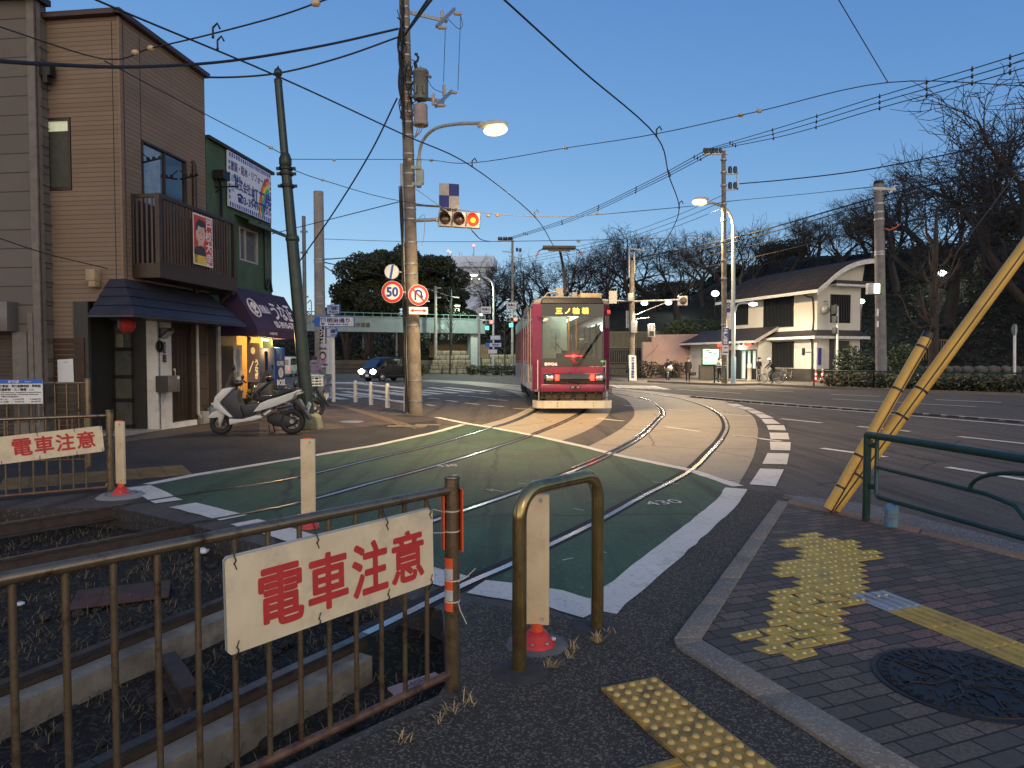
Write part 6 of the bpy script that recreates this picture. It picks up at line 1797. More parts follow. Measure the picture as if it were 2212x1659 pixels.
put('post', M().tube([b1, P(1034,664,74)],.14,10).tube([P(1034,690,74), P(1048,694,74)],.06,6).tube([P(1034,668,74), P(1046,670,74)],.05,6), GALV, t1, True)
t2 = smallsignal('small red and green signal close beside the tram roof', 1106,690,74,(1105,661))
put('arm', M().tube([P(1131,688,74), P(1110,690,74)],.06,6).tube([P(1131,658,74), P(1112,661,74)],.05,6), GALV, t2, True)
c = P(1066,745,72)
t = thing('street_name_sign', 'far blue arrow street name plates by the stone bank', 'street sign', c)
put('name_plate', M().box(c, (1.7,.05,.45)).box(c + V((.2,.0,.75)),(1.1,.05,.5)).box(c + V((-.1,0,-.7)),(1.0,.05,.5)), BLUE, t, True)
put('plate_face', M().box(c + V((.2,-.04,0)),(1.2,.04,.36)).box(c + V((.2,-.04,.75)),(1.0,.04,.4)).box(c + V((-.1,-.04,-.7)),(.9,.04,.4)), mt('plate_face', (.55,.6,.66)), t, True)
put('lettering', M().text('明治通り', c + V((.3,-.062,0)), RX, UZ, .8,.22,.01,.002), NAVY, t, True)
# ================================================================= people
def person(label, loc, rz, J=None, top=(.03,.03,.035), legs=(.03,.03,.04), shoes=(.02,.02,.02), hair=(.015,.012,.01), fat=1.0, coat=0.0, hairlen=0.0, sc=1.0, mask=False, group=None, face=True, seated=False):
	j = dict(pel=(0,0,.95), che=(0,0,1.27), nec=(0,0,1.46), hea=(0,-.02,1.585), hat=(0,-.02,1.68),
			 ls=(-.18,0,1.41), le=(-.23,.02,1.13), lw=(-.24,-.06,.90), lh=(-.24,-.08,.82), rs=(.18,0,1.41), re=(.23,.02,1.13), rw=(.24,-.06,.90), rh=(.24,-.08,.82),
			 li=(-.09,0,.92), lk=(-.10,-.02,.50), la=(-.10,.03,.09), lt=(-.11,-.13,.045), ri=(.09,0,.92), rk=(.10,-.02,.50), ra=(.10,.03,.09), rt=(.11,-.13,.045))
	if J: j.update(J)
	rad = dict(pel=.135, che=.15, nec=.062, hea=.098, hat=.07, ls=.075, le=.052, lw=.036, lh=.038, rs=.075, re=.052, rw=.036, rh=.038, li=.09, lk=.064, la=.046, lt=.04, ri=.09, rk=.064, ra=.046, rt=.04)
	for k in ('pel', 'che', 'ls', 'rs', 'le', 're', 'li', 'ri'): rad[k] *= fat
	ed = [('pel', 'che', 't'),('che', 'nec', 't'),('nec', 'hea', 's'),('hea', 'hat', 's'),('che', 'ls', 't'),('ls', 'le', 't'),('le', 'lw', 't'),('lw', 'lh', 's'),('che', 'rs', 't'),('rs', 're', 't'),('re', 'rw', 't'),('rw', 'rh', 's'),
		  ('pel', 'li', 'l'),('li', 'lk', 'l'),('lk', 'la', 'l'),('la', 'lt', 'h'),('pel', 'ri', 'l'),('ri', 'rk', 'l'),('rk', 'ra', 'l'),('ra', 'rt', 'h')]
	ks = list(j)
	me = bpy.data.meshes.new('sk')
	me.from_pydata([V(j[k]) * sc for k in ks],[(ks.index(a), ks.index(b)) for a, b, c in ed],[])
	o = bpy.data.objects.new('sk', me); COL.objects.link(o)
	o.modifiers.new('s', 'SKIN'); sd = o.modifiers.new('u', 'SUBSURF'); sd.levels = 2; sd.render_levels = 2
	for i, k in enumerate(ks):
		me.skin_vertices[0].data[i].radius = (rad[k] * sc, rad[k] * sc * (.8 if k in ('che', 'pel') else 1))
		me.skin_vertices[0].data[i].use_root = (i == 0)
	bpy.context.view_layer.update()
	me2 = bpy.data.meshes.new_from_object(o.evaluated_get(bpy.context.evaluated_depsgraph_get()))
	m = M(); m.v = [v.co.copy() for v in me2.vertices]
	segs = [(V(j[a]) * sc, V(j[b]) * sc, c) for a, b, c in ed]
	ix = {'t': 0, 'l': 1, 's': 2, 'h': 3}
	for p in me2.polygons:
		c = p.center; best = 9; bc = 't'
		for a, b, k in segs:
			ab = b - a; t_ = max(0, min(1,(c - a).dot(ab) / ab.length_squared)); d_ = (c - a - ab * t_).length
			if d_ < best: best, bc = d_, k
		if bc == 's' and (c - V(j['nec']) * sc).length < .07: bc = 't'
		m.f.append(list(p.vertices)); m.m.append(ix[bc]); m.s.append(True)
	bpy.data.objects.remove(o); bpy.data.meshes.remove(me); bpy.data.meshes.remove(me2)
	m.mat(2)
	for s in ('l', 'r'):                      # fingers
		w_, h_ = V(j[s + 'w']) * sc, V(j[s + 'h']) * sc
		d_ = (h_ - w_).normalized(); x = d_.cross(V((0,1,.2))).normalized(); z = x.cross(d_)
		for q, L in ((-.024,.055),(-.008,.07),(.008,.068),(.024,.055)):
			a = h_ + x * q + d_ * .02
			m.tube([a, a + d_ * L * .5 + z * .008, a + d_ * L * .85 + z * .03],[.0095,.0085,.006],6)
		a = h_ - x * .03 * (1 if s == 'l' else -1) - d_ * .01
		m.tube([a, a + d_ * .03 - x * .02 * (1 if s == 'l' else -1), a + d_ * .06 + z * .02],[.011,.009,.007],6)
	t = thing('person', label, 'person', loc, rz, group)
	mt_ = lambda c: mt('cloth_%02x%02x%02x' % tuple(int(255 * q) for q in c), c, .85,0,.15,12, bmp=.15)
	put('body', m, [mt_(top), mt_(legs), SKIN, mt_(shoes)], t)
	hc = V(j['hea']) * sc
	if hair:
		q = M().ball(hc + V((0,.022,.04)),(.098,.105,.098),14)
		if hairlen: q.ball(hc + V((0,.05,-.02)),(.095,.07,.07 + hairlen),12)
		put('hair', q, mt('hair_%02x' % int(hair[0] * 999), hair, .7,0,.2,20), t)
	if face:
		q = M().ball(hc + V((0,-.105,.0)),(.014,.02,.022),8)
		q.mat(1); q.ball(hc + V((-.034,-.088,.02)),(.012,.008,.007),6).ball(hc + V((.034,-.088,.02)),(.012,.008,.007),6).box(hc + V((0,-.09,-.045)),(.04,.01,.008))
		q.mat(0); q.ball(hc + V((-.098,.01,.0)),(.012,.02,.03),6).ball(hc + V((.098,.01,0)),(.012,.02,.03),6)
		put('face', q, [SKIN, mt('eye_dark', (.03,.02,.02))], t)
	if mask: put('face_mask', M().ball(hc + V((0,-.06,-.035)),(.075,.06,.05),10), mt('mask_white', (.7,.7,.72)), t)
	if coat:
		n = 16; q = M()
		pr = [(.17,.125,1.40),(.205,.15,1.25),(.19,.14,1.02),(.215,.16,.80),(.225,.175, coat)]
		vs = []
		for a, b, z in pr: vs += [V((a * math.cos(k * 6.2832 / n), b * math.sin(k * 6.2832 / n), z)) * sc for k in range(n)]
		q.add(vs, [(i * n + k, i * n + (k + 1) % n, (i + 1) * n + (k + 1) % n, (i + 1) * n + k) for i in range(len(pr) - 1) for k in range(n)], True)
		put('coat', q, mt_(top), t)
	return t
# ================================================================= bicycles
def bicycle(label, loc, rz, basket=True, frame=(.35,.36,.36), group='bicycles by the police house', rear_box=False, lean=0.0):
	t = thing('bicycle', label, 'bicycle', loc, rz, group)
	fm = mt('bike_%02x%02x' % (int(frame[0] * 255), int(frame[2] * 255)), frame, .3,.3,.05)
	X90 = Matrix.Rotation(R(90),4, 'X')
	for x in (.53,-.53):
		tor = lambda rr, r_, n=28: M().tube([(x + rr * math.cos(k * 6.2832 / n),0,.33 + rr * math.sin(k * 6.2832 / n)) for k in range(n + 1)], r_, 6, False)
		wq = put('wheel', tor(.315,.018), DARK, t)
		put('rim', tor(.292,.010), CHROME, wq)
		m = M().tube([(x, -.05,.33),(x, .05,.33)],.025,8)
		for k in range(14): m.tube([(x, .02 * (-1) ** k, .33),(x + .29 * math.cos(k * .449),0,.33 + .29 * math.sin(k * .449))],.0022,3, False)
		put('spokes', m, CHROME, wq)
	m = M()
	for a, b in (((-.08,0,.28),(.36,0,.78)),((-.08,0,.28),(-.2,0,.80)),((-.14,0,.55),(.38,0,.70)),((.36,0,.84),(.40,0,.62))): m.tube([a, b],.018,8)
	for s in (-.045,.045):
		m.tube([(-.08, s, .28),(-.53, s, .33)],.010,6); m.tube([(-.18, s * .5,.70),(-.53, s, .33)],.009,6); m.tube([(.40, s, .62),(.43, s, .5),(.53, s, .33)],.012,6)
	put('frame', m, fm, t)
	m = M()
	for x in (.53,-.53):
		m.tube([(x + .345 * math.cos(a),0,.33 + .345 * math.sin(a)) for a in [R(20 + k * 14) if x > 0 else R(30 + k * 14) for k in range(11)]],.016,6)
	m.lathe([(.09,-.01),(.09,.01)],(-.08,.06,.28),14, X90).bar((-.08,.06,.30),(-.5,.06,.35),.02,.06)
	put('mudguards', m, STEEL, t)
	put('handlebar', M().tube(smooth_path([(.18,-.28,.95),(.3,-.24,.97),(.38,-.08,.93),(.36,0,.88),(.38,.08,.93),(.3,.24,.97),(.18,.28,.95)],4),.012,6).tube([(.36,0,.84),(.36,0,.9)],.015,6), CHROME, t)
	put('saddle', M().ball((-.22,0,.84),(.13,.075,.035),10).ball((-.1,0,.84),(.1,.03,.025),8), BLACKP, t)
	put('pedals', M().tube([(-.08,-.1,.14),(-.08,-.03,.28),(-.08,.03,.28),(-.08,.1,.42)],.010,6).box((-.08,-.14,.13),(.09,.08,.02)).box((-.08,.14,.43),(.09,.08,.02)).tube([(-.5,.07,.3),(-.42,.12,.02)],.010,6), STEEL, t)
	if basket:
		m = M()
		for k in range(5):
			z = .72 + k * .055; g_ = .8 + .05 * k
			m.tube([(.45,-.16 * g_, z),(.72 + .02 * k, -.16 * g_, z),(.72 + .02 * k, .16 * g_, z),(.45,.16 * g_, z),(.45,-.16 * g_, z)],.006,4)
		for k in range(6):
			y = -.14 + k * .056; m.tube([(.73, y * .9,.72),(.80, y, .95)],.004,4); m.tube([(.45, y * .9,.72),(.45, y, .95)],.004,4)
			m.tube([(.45 + k * .055,-.13,.72),(.46 + k * .06,-.16,.95)],.004,4); m.tube([(.45 + k * .055,.13,.72),(.46 + k * .06,.16,.95)],.004,4)
		put('basket', m, mt('basket_wire', (.3,.3,.3),.4,.5), t)
	put('lamp', M().ball((.56,0,.62),(.05,.035,.035),8), m_emit('bike_lamp', (.9,1,1),4) if 'lit' in label else CHROME, t)
	put('carrier', M().box((-.5,0,.74),(.36,.13,.015)).tube([(-.6,.06,.73),(-.53,.05,.34)],.006,4).tube([(-.6,-.06,.73),(-.53,-.05,.34)],.006,4), STEEL, t)
	if rear_box: put('rear_box', M().box((-.5,0,.9),(.36,.34,.27)), mt('box_white', (.55,.55,.53),.6), t, bevel=.02)
	return t
ride = dict(pel=(0,.12,.92), che=(0,-.06,1.2), nec=(0,-.14,1.38), hea=(0,-.2,1.50), hat=(0,-.21,1.59), ls=(-.18,-.1,1.33), le=(-.24,-.28,1.12), lw=(-.25,-.42,1.0), lh=(-.25,-.48,.97), rs=(.18,-.1,1.33), re=(.24,-.28,1.12), rw=(.25,-.42,1.0), rh=(.25,-.48,.97),
			li=(-.09,.1,.90), lk=(-.12,-.22,.62), la=(-.12,-.02,.2), lt=(-.12,-.15,.14), ri=(.09,.1,.90), rk=(.12,-.16,.56), ra=(.12,.02,.10), rt=(.12,-.12,.045))
g_ = G(1639,823.5)
person('officer in dark uniform and cap standing by the white police house', g_, R(35), dict(lw=(-.1,-.2,1.05), lh=(-.04,-.22,1.06), rw=(.1,-.2,1.03), rh=(.04,-.23,1.02), le=(-.25,-.02,1.12), re=(.25,-.02,1.12)),(.014,.016,.028),(.014,.016,.026), mask=True, fat=1.05)
hd = g_ + V((-.01,-.02,1.66))
tp_ = bpy.data.objects['person']
put('cap', M().lathe([(.105,-.02),(.125,.03),(.13,.06),(.05,.09),(1e-3,.09)],(0,-.02,1.655),14).box((0,-.12,1.645),(.14,.09,.012)), mt('cap_navy', (.012,.014,.03),.7), tp_)
put('belt', M().lathe([(.142,.98),(.145,1.03)],(0,0,0),14, Matrix.Diagonal((1.05,.85,1,1))), BLACKP, tp_)
c = G(1665,828.5)
bicycle('silver bicycle ridden by the helmeted rider outside the police house', c, R(180 - 14), True, (.3,.3,.31))
tr = person('rider in dark clothes and a white helmet on a silver bicycle by the police house', c + V((.08,.0,0)), R(-104 + 14), ride, (.018,.019,.024),(.018,.018,.02), mask=True)
put('helmet', M().ball((0,-.185,1.575),(.125,.15,.095),14), mt('helmet_white', (.66,.66,.62),.4), tr)
c = G(1706,823.5)
bicycle('cream framed bicycle parked against the police house wall', c, R(180 + 25), True, (.5,.45,.33), rear_box=True)
c = G(1486,824.8)
p_ = person('man in a long black coat standing on the pavement holding a bag', c, R(-28), None, (.014,.014,.016),(.014,.014,.016), coat=.62, hair=(.012,.01,.01))
tb = thing('handbag', 'black handbag held by the man in the long coat', 'bag', c + V((.32,-.1,.45)), R(10))
put('bag_body', M().prism([(-.2,0),(.2,0),(.24,.26),(-.24,.26)],-.07,.07, lambda x, z, y: V((x, y, z))), BLACKP, tb, bevel=.02)
put('handle', M().tube([(-.1,0,.25),(-.07,0,.38),(.07,0,.38),(.1,0,.25)],.012,6), BLACKP, tb)
c = G(1441.5,821.5)
bicycle('bicycle with a lit front lamp ridden towards the crossing', c, R(-96), True, (.2,.2,.2), 'bicycles by the police house')
pr2 = person('cyclist in dark coat and knit cap riding a bicycle with a lit lamp', c, R(-6), ride, (.016,.016,.018),(.016,.016,.02))
put('knit_cap', M().ball((0,-.195,1.565),(.108,.115,.085),12), BLACKP, pr2)
tb = thing('shopping_bag', 'white bag in the front basket of the lit bicycle', 'bag', c + V((.05,-.62,.8)))
put('bag_body', M().ball((0,0,.14),(.22,.13,.2),12), mt('bag_white', (.6,.58,.56)), tb)
put('bag_knot', M().ball((.1,0,.32),(.05,.03,.06),6), mt('bag_white', (.6,.58,.56)), tb)
c = G(1553,826)
person('person in a pale top leaning to read beside the lit map board', c, R(110), dict(la=(-.10,-.1,.09), lt=(-.11,-.26,.045), lk=(-.10,-.1,.5)),(.42,.38,.33),(.02,.02,.022), hair=(.02,.015,.012), mask=True)
c = G(685,868)
bicycle('silver bicycle with a covered basket beside the person in mauve', G(692,869), R(70), False, (.4,.4,.4), 'bicycles at the left', True)
pw_ = person('person in a mauve hooded coat seen from behind at the kerb', G(681,858), R(170), dict(lw=(-.2,-.25,1.0), lh=(-.18,-.32,.98), rw=(.2,-.25,1.0), rh=(.18,-.32,.98)),(.36,.28,.36),(.05,.05,.07), hair=(.12,.05,.03), fat=1.25, coat=.62)
put('hood', M().ball((0,.09,1.47),(.16,.10,.09),12), mt('coat_mauve', (.40,.31,.40),.85), pw_)
m = M()
for z in (1.28,1.1,.92,.76): m.lathe([(.212,-.006),(.216,0),(.212,.006)],(0,0, z),16, Matrix.Diagonal((1,.78,1,1)))
put('quilt_seam', m, mt('coat_mauve_dark', (.27,.21,.28),.85), pw_)
# ================================================================= scooters
KX = .2116 / F * 14.6
def scooter(label, loc, rz, body, inner, yoff=0.0, group=None):
	t = thing('scooter', label, 'scooter', loc, rz, group)
	Q = lambda px, py: ((585 - px) * KX, (1622 - py) * KX)
	pf = lambda L, a, b: M().prism([Q(*p) for p in L], a, b, lambda x, z, y: V((x, y, z)))
	for cx, cy, rr, wn in ((232,1505,112, 'f'),(935,1492,128, 'r')):
		x, z = Q(cx, cy); r = rr * KX; z = r
		tor = lambda R0, r0, n=30: M().tube([(x + R0 * math.cos(k * 6.2832 / n),0, z + R0 * math.sin(k * 6.2832 / n)) for k in range(n + 1)], r0,10, False)
		wq = put('wheel', tor(r - .055,.057), DARK, t)
		m = tor(r - .105,.012)
		for k in range(5):
			a = k * 1.2566
			m.bar((x + .03 * math.cos(a),0, z + .03 * math.sin(a)),(x + (r - .11) * math.cos(a + .15),0, z + (r - .11) * math.sin(a + .15)),.03,.03,(0,1,0))
		m.lathe([(.045,-.07),(.045,.07)],(x, 0, z),12, Matrix.Rotation(R(90),4, 'X'))
		put('rim', m, mt('rim_bronze', (.16,.13,.09),.35,.7) if wn == 'f' else mt('rim_pale', (.4,.4,.38),.4,.5), wq)
		put('brake_disc', M().lathe([(.115,0),(.115,.004),(.05,.004),(.05,0)],(x, -.075, z),20, Matrix.Rotation(R(90),4, 'X')), STEEL, wq)
	w = .19
	put('front_fender', pf([(115,1440),(150,1405),(200,1375),(262,1372),(275,1400),(270,1425),(245,1515),(215,1510),(215,1450),(160,1455),(120,1455)],-.075,.075), body, t, bevel=.022, seg=3)
	put('front_fork', M().tube([(*Q(232,1540)[:1],-.09, Q(232,1540)[1]),(Q(285,1400)[0],-.085, Q(285,1400)[1])],.022,10).tube([(Q(232,1540)[0],.09, Q(232,1540)[1]),(Q(285,1400)[0],.085, Q(285,1400)[1])],.022,10), GALV, t)
	put('front_cowl', pf([(185,1320),(205,1240),(280,1160),(340,1148),(385,1150),(355,1190),(305,1240),(255,1290),(250,1310),(330,1395),(375,1440),(350,1450),(250,1380),(195,1345)],-.2,.2), body, t, bevel=.035, seg=3)
	put('inner_panel', pf([(262,1280),(385,1165),(430,1175),(420,1250),(440,1330),(475,1450),(390,1462),(370,1432),(265,1310)],-.17,.17), inner, t, bevel=.02)
	put('floor_panel', pf([(335,1455),(380,1462),(480,1460),(590,1425),(650,1425),(660,1455),(560,1482),(440,1498),(338,1522)],-.185,.185), body, t, bevel=.025, seg=3)
	put('side_reflector', pf([(580,1452),(592,1445),(636,1444),(640,1455),(630,1468),(590,1472)],-.195,-.178), mt('reflector_red', (.25,.03,.02),.2), t, bevel=.004)
	put('tail_cowl', pf([(570,1395),(640,1305),(720,1270),(830,1240),(960,1195),(1005,1175),(1015,1185),(975,1215),(955,1265),(880,1300),(760,1345),(640,1380)],-.17,.17), body, t, bevel=.035, seg=3)
	put('side_trim', pf([(650,1400),(755,1345),(770,1360),(670,1430)],-.188,.188), inner, t, bevel=.006)
	put('side_flash', pf([(668,1412),(740,1368),(755,1378),(690,1428)],-.192,.192), body, t, bevel=.004)
	put('centre_tunnel', pf([(440,1330),(570,1300),(640,1310),(590,1400),(560,1430),(470,1450)],-.13,.13), inner, t, bevel=.02)
	put('seat', pf([(585,1250),(640,1232),(740,1236),(800,1200),(880,1165),(950,1155),(1000,1160),(1000,1178),(940,1192),(830,1232),(700,1275),(610,1300)],-.15,.15), mt('seat_vinyl', (.012,.012,.013),.5,0,.2,20), t, bevel=.03, seg=3)
	put('backrest', M().ball((Q(972,1120)[0],0, Q(972,1120)[1]),(.045,.12,.075),12), mt('seat_vinyl', (.012,.012,.013)), t)
	put('tail_lamp', pf([(975,1225),(985,1205),(1045,1195),(1035,1215),(990,1228)],-.13,.13), mt('tail_lens', (.5,.48,.46),.12, coat=.5), t, bevel=.008)
	put('rear_fender', pf([(960,1270),(1010,1268),(1050,1340),(1110,1440),(1125,1475),(1095,1470),(1040,1400),(990,1330)],-.11,.11), BLACKP, t, bevel=.012)
	x, z = Q(1085,1355)
	pq = put('number_plate', M().box((x + .01,-.09, z),(.012,.17,.2),0, Matrix.Rotation(R(-22),4, 'Y') @ Matrix.Rotation(R(35),4, 'Z')), WHITE, t)
	put('plate_lettering', M().text('12-21', (x + .0,-.115, z - .02),(.57 * -1 + 0,-.82,0),(0,0,1),.1,.05,.003,.012).text('北区', (x + .0,-.115, z + .05),(-.57,-.82,0),(0,0,1),.07,.03,.002,.012), NAVY, pq)
	put('engine_case', pf([(680,1440),(760,1400),(860,1420),(990,1470),(970,1530),(880,1560),(760,1540),(690,1500)],-.18,.05), mt('engine_black', (.035,.035,.036),.5,.3,.2,10), t, bevel=.03)
	put('muffler', pf([(795,1390),(830,1375),(960,1390),(998,1415),(990,1460),(900,1460),(800,1440)],-.24,-.1), mt('air_box', (.06,.06,.062),.45,.2), t, bevel=.025)
	put('centre_stand', M().tube([(Q(720,1520)[0],-.14, Q(720,1520)[1]),(Q(735,1600)[0],-.17,.015),(Q(700,1615)[0],-.17,.015)],.014,6).tube([(Q(720,1520)[0],.14, Q(720,1520)[1]),(Q(735,1600)[0],.17,.015)],.014,6), BLACKM, t)
	hx, hz = Q(395,1100)
	put('handlebar', M().tube(smooth_path([(hx - .06,-.36, hz - .02),(hx - .02,-.22, hz + .03),(hx, 0, hz),(hx - .02,.22, hz + .03),(hx - .06,.36, hz - .02)],4),.018,8).ball((hx, 0, hz - .02),(.12,.16,.07),12).tube([(hx, 0, hz),(hx + .05,0, hz - .25)],.03,8), BLACKP, t)
	for s, (mx_, my_) in ((-1,(395,1055)),(1,(415,945))):
		x, z = Q(mx_, my_)
		put('mirror', M().tube([(hx - .02, s * .2, hz + .03),(x - .02, s * .3, z - .02)],.009,6).ball((x, s * .33, z),(.028,.085,.05) if s < 0 else (.03,.05,.075),12), BLACKP, t)
	x0, z0 = Q(262,1195); x1, z1 = Q(335,1000)
	m = M()
	n = 8
	for i in range(n):
		ya, yb = -.2 + .4 * i / n, -.2 + .4 * (i + 1) / n
		ba, bb = -.12 * (ya / .2) ** 2,-.12 * (yb / .2) ** 2
		m.add([(x0 + ba, ya, z0),(x0 + bb, yb, z0),(x1 + bb, yb * .75, z1),(x1 + ba, ya * .75, z1)],[(0,1,2,3)], True)
	put('windscreen', m, mt('smoked_screen', (.10,.09,.08),.1,0,.05, alpha=.55), t)
	put('head_lamp', M().ball((Q(225,1225)[0],0, Q(225,1225)[1]),(.06,.15,.06),12), mt('lamp_clear', (.3,.3,.3),.1, coat=.5), t)
	put('ignition_ring', M().lathe([(.035,0),(.035,.01),(.02,.012)],(Q(405,1203)[0],-.172, Q(405,1203)[1]),14, Matrix.Rotation(R(90),4, 'X')), CHROME, t)
	return t
sx = 432 + .2116 * 585
scooter('white maxi scooter with black trim parked beside the leaning green pole', G(sx, 938), R(180 + 3), mt('scooter_white', (.62,.61,.57),.25,0,.04,5, coat=.35, dirt=(.42,.39,.34), dsc=3, damt=.25), mt('scooter_trim', (.035,.036,.04),.4,0,.15))
dk = scooter('dark scooter mostly hidden behind the white scooter, with a red rear lamp', G(sx + 62,905), R(180 + 24), mt('scooter_dark', (.02,.02,.024),.25, coat=.4), mt('scooter_trim2', (.02,.02,.02),.4))
x_, z_ = (585 - 1010) * KX, (1622 - 1200) * KX
put('red_lamp', M().box((x_, 0, z_),(.06,.2,.06)), mt('red_lamp_lens', (.6,.04,.03),.2, emit=.6), dk, bevel=.01)
cr = thing('milk_crate', 'white plastic crate on the back of the dark scooter', 'crate', G(sx + 62,905) + Matrix.Rotation(R(204),3, 'Z') @ V((-.72,.0,.86)), R(202))
m = M()
for k in range(4): m.b2((-.22,-.2, k * .075),(.22,.2, k * .075 + .03))
for x in (-.22,-.11,0,.11,.205):
	for y in (-.2,.19): m.b2((x, y, 0),(x + .015, y + .012,.26))
for y in (-.2,-.1,0,.1,.19):
	for x in (-.22,.21): m.b2((x, y, 0),(x + .012, y + .015,.26))
put('lattice', m, mt('crate_plastic', (.5,.55,.56),.6), cr)
put('rim', M().b2((-.24,-.22,.26),(.24,.22,.29)), mt('crate_rim', (.25,.4,.45),.6), cr)
# ================================================================= cars
def van(name, label, loc, rz, L, W, Hh, prof, paint, side_win, front=True, lit=True):
	t = thing(name, label, 'van', loc, rz)
	put('body', M().prism(prof, -W / 2, W / 2, lambda x, z, y: V((x, y * (1 if z < Hh * .55 else 1), z))), paint, t, bevel=.09, seg=3)
	gl = mt('car_glass', (.015,.018,.02),.05,0,.05, spec=.9, coat=.6)
	for s in (-1,1):
		for k, poly in enumerate(side_win):
			put('side_window', M().prism(poly, 0,.012, lambda x, z, y: V((x, s * (W / 2 + .002 + y), z))), gl, t)
		put('side_trim', M().box((0, s * (W / 2 + .004),.42),(L * .7,.01,.05)).box((-.2, s * (W / 2 + .008),.95),(.16,.015,.03)).box((.55, s * (W / 2 + .008),.95),(.16,.015,.03)), BLACKP, t)
		for x in (L * .31,-L * .31):
			wq = put('wheel', M().lathe([(.2,-.09),(.29,-.09),(.31,-.06),(.31,.06),(.29,.09),(.2,.09)],(x, s * (W / 2 - .08),.31),24, Matrix.Rotation(R(90),4, 'X')), DARK, t)
			m = M().lathe([(.2,0),(.19,.02),(.05,.03),(1e-3,.035)],(x, s * (W / 2 + .0),.31),18, Matrix.Rotation(R(-90 * s),4, 'X'))
			put('rim', m, mt('alloy', (.28,.28,.29),.3,.7), wq)
	fx = L / 2
	put('windscreen', M().prism(side_win[0][:0] + [(-W * .42,0),(W * .42,0),(W * .36,1),(-W * .36,1)],0,.012, lambda y, q, d: V((fx * .62 + .01 + d - .50 * fx * 0 + (fx * .93 - fx * .62) * (1 - q), y, 1.02 + (Hh - .2 - 1.02) * q))), gl, t)
	put('rear_window', M().box((-fx - .005,0, Hh * .72),(.02, W * .78, Hh * .26),0), gl, t)
	put('number_plate', M().box((fx + .012,0,.45),(.02,.33,.16)), WHITE, t)
	put('rear_plate', M().box((-fx - .012,0,.55),(.02,.33,.16)), mt('plate_yellow', (.5,.45,.05)), t)
	put('grille', M().box((fx + .0,0,.62),(.03, W * .6,.12)).box((fx + .0,0,.35),(.03, W * .7,.12)), BLACKP, t)
	for s in (-1,1):
		put('headlight', M().ball((fx - .02, s * W * .38,.72),(.12,.26,.18),12), m_emit('headlight', (.92,1,.95),40) if lit else mt('lamp_clear', (.3,.3,.3)), t)
		put('tail_light', M().box((-fx - .008, s * W * .44,.78),(.03,.1,.26)), m_emit('tail_lit', (1,.06,.03),2.0) if not lit else mt('tail_red', (.3,.02,.02),.2), t)
		put('door_mirror', M().ball((fx * .62, s * (W / 2 + .1),1.05),(.06,.1,.08),10), paint, t)
	if lit: put('indicator', M().ball((fx + .02,-W * .5,.74),(.1,.1,.12),10), m_emit('indicator_amber', (1,.42,.02),12), t)
	return t
L_, W_, H_ = 3.9,1.62,1.78
prof = [(-1.93,.25),(-1.97,.9),(-1.88,1.66),(-1.7,1.77),(.3,1.78),(.85,1.68),(1.42,1.08),(1.82,.96),(1.95,.62),(1.93,.25)]
wins = [[(.25,1.08),(1.2,1.08),(.82,1.6),(.25,1.62)],[(-.8,1.08),(.15,1.08),(.15,1.62),(-.8,1.62)],[(-1.75,1.1),(-.9,1.08),(-.9,1.62),(-1.68,1.6)]]
c = G(838,823.5)
vb = van('minivan', 'dark minivan with blazing headlights and an amber indicator turning at the junction', c, R(180 + 52), L_, W_, H_, prof, mt('van_black', (.010,.010,.011),.4,0,.05, spec=.3, coat=.12), wins)
lamp('headlight_beam', (L_ / 2 + .1, W_ * .38,.72),(.9,1,.92),350, vb, 'SPOT', .08,(1,0,-.1),1.0,.7, True)
lamp('headlight_beam', (L_ / 2 + .1,-W_ * .38,.72),(.9,1,.92),350, vb, 'SPOT', .08,(1,0,-.1),1.0,.7, True)
prof2 = [(-1.68,.25),(-1.7,.9),(-1.64,1.7),(-1.5,1.86),(.8,1.87),(1.1,1.7),(1.5,1.05),(1.66,.9),(1.69,.25)]
wins2 = [[(.3,1.1),(1.25,1.1),(.95,1.66),(.3,1.7)],[(-.7,1.1),(.2,1.1),(.2,1.7),(-.7,1.7)],[(-1.5,1.1),(-.8,1.1),(-.8,1.7),(-1.46,1.7)]]
van('delivery_van', 'small white van seen from behind beyond the shop corner', G(619,813.5), R(95),3.4,1.48,1.87, prof2, mt('van_white', (.6,.6,.58),.25,0,.03, coat=.3), wins2, lit=False)
# ================================================================= tram
TB = P(1236,893,19.8); TB.z = 0
tram = thing('tram', 'crimson single car tram with a lit amber destination blind coming round the curve', 'tram', TB, R(2.0))
KT = .003255
X_ = lambda px: (px - 640) * KT
Z_ = lambda py: (1560 - py) * KT
m_cr = mt('tram_crimson', (.17,.011,.045),.3,0,.06,2, coat=.35, dirt=(.13,.011,.035), dsc=2, damt=.3)
m_gy = mt('tram_grey_white', (.36,.33,.35),.35,0,.06, coat=.2)
m_tb = mt('tram_black_gloss', (.010,.010,.011),.12,0,.05, coat=.5)
hw, bw, bd, TL = 1.13,.90,.16,12.6
zb, zt, zs, zw = Z_(1365),3.12, Z_(1140), Z_(1070)
# front: flat centre with canted corners
m = M()
m.wall((-bw, 0, zb),(1,0,0),2 * bw, Z_(590) - zb, [(.04,2 * bw - .02, zw - zb, Z_(700) - zb)],.05,(0,-1,0))
for s in (-1,1):
	q = [(s * bw, 0, zb),(s * hw, bd + .2, zb),(s * hw, bd + .2, zt + .04),(s * bw, 0, zt + .04)]
	m.add(q, [(0,1,2,3) if s > 0 else (3,2,1,0)])
put('front_panel', m, m_cr, tram)
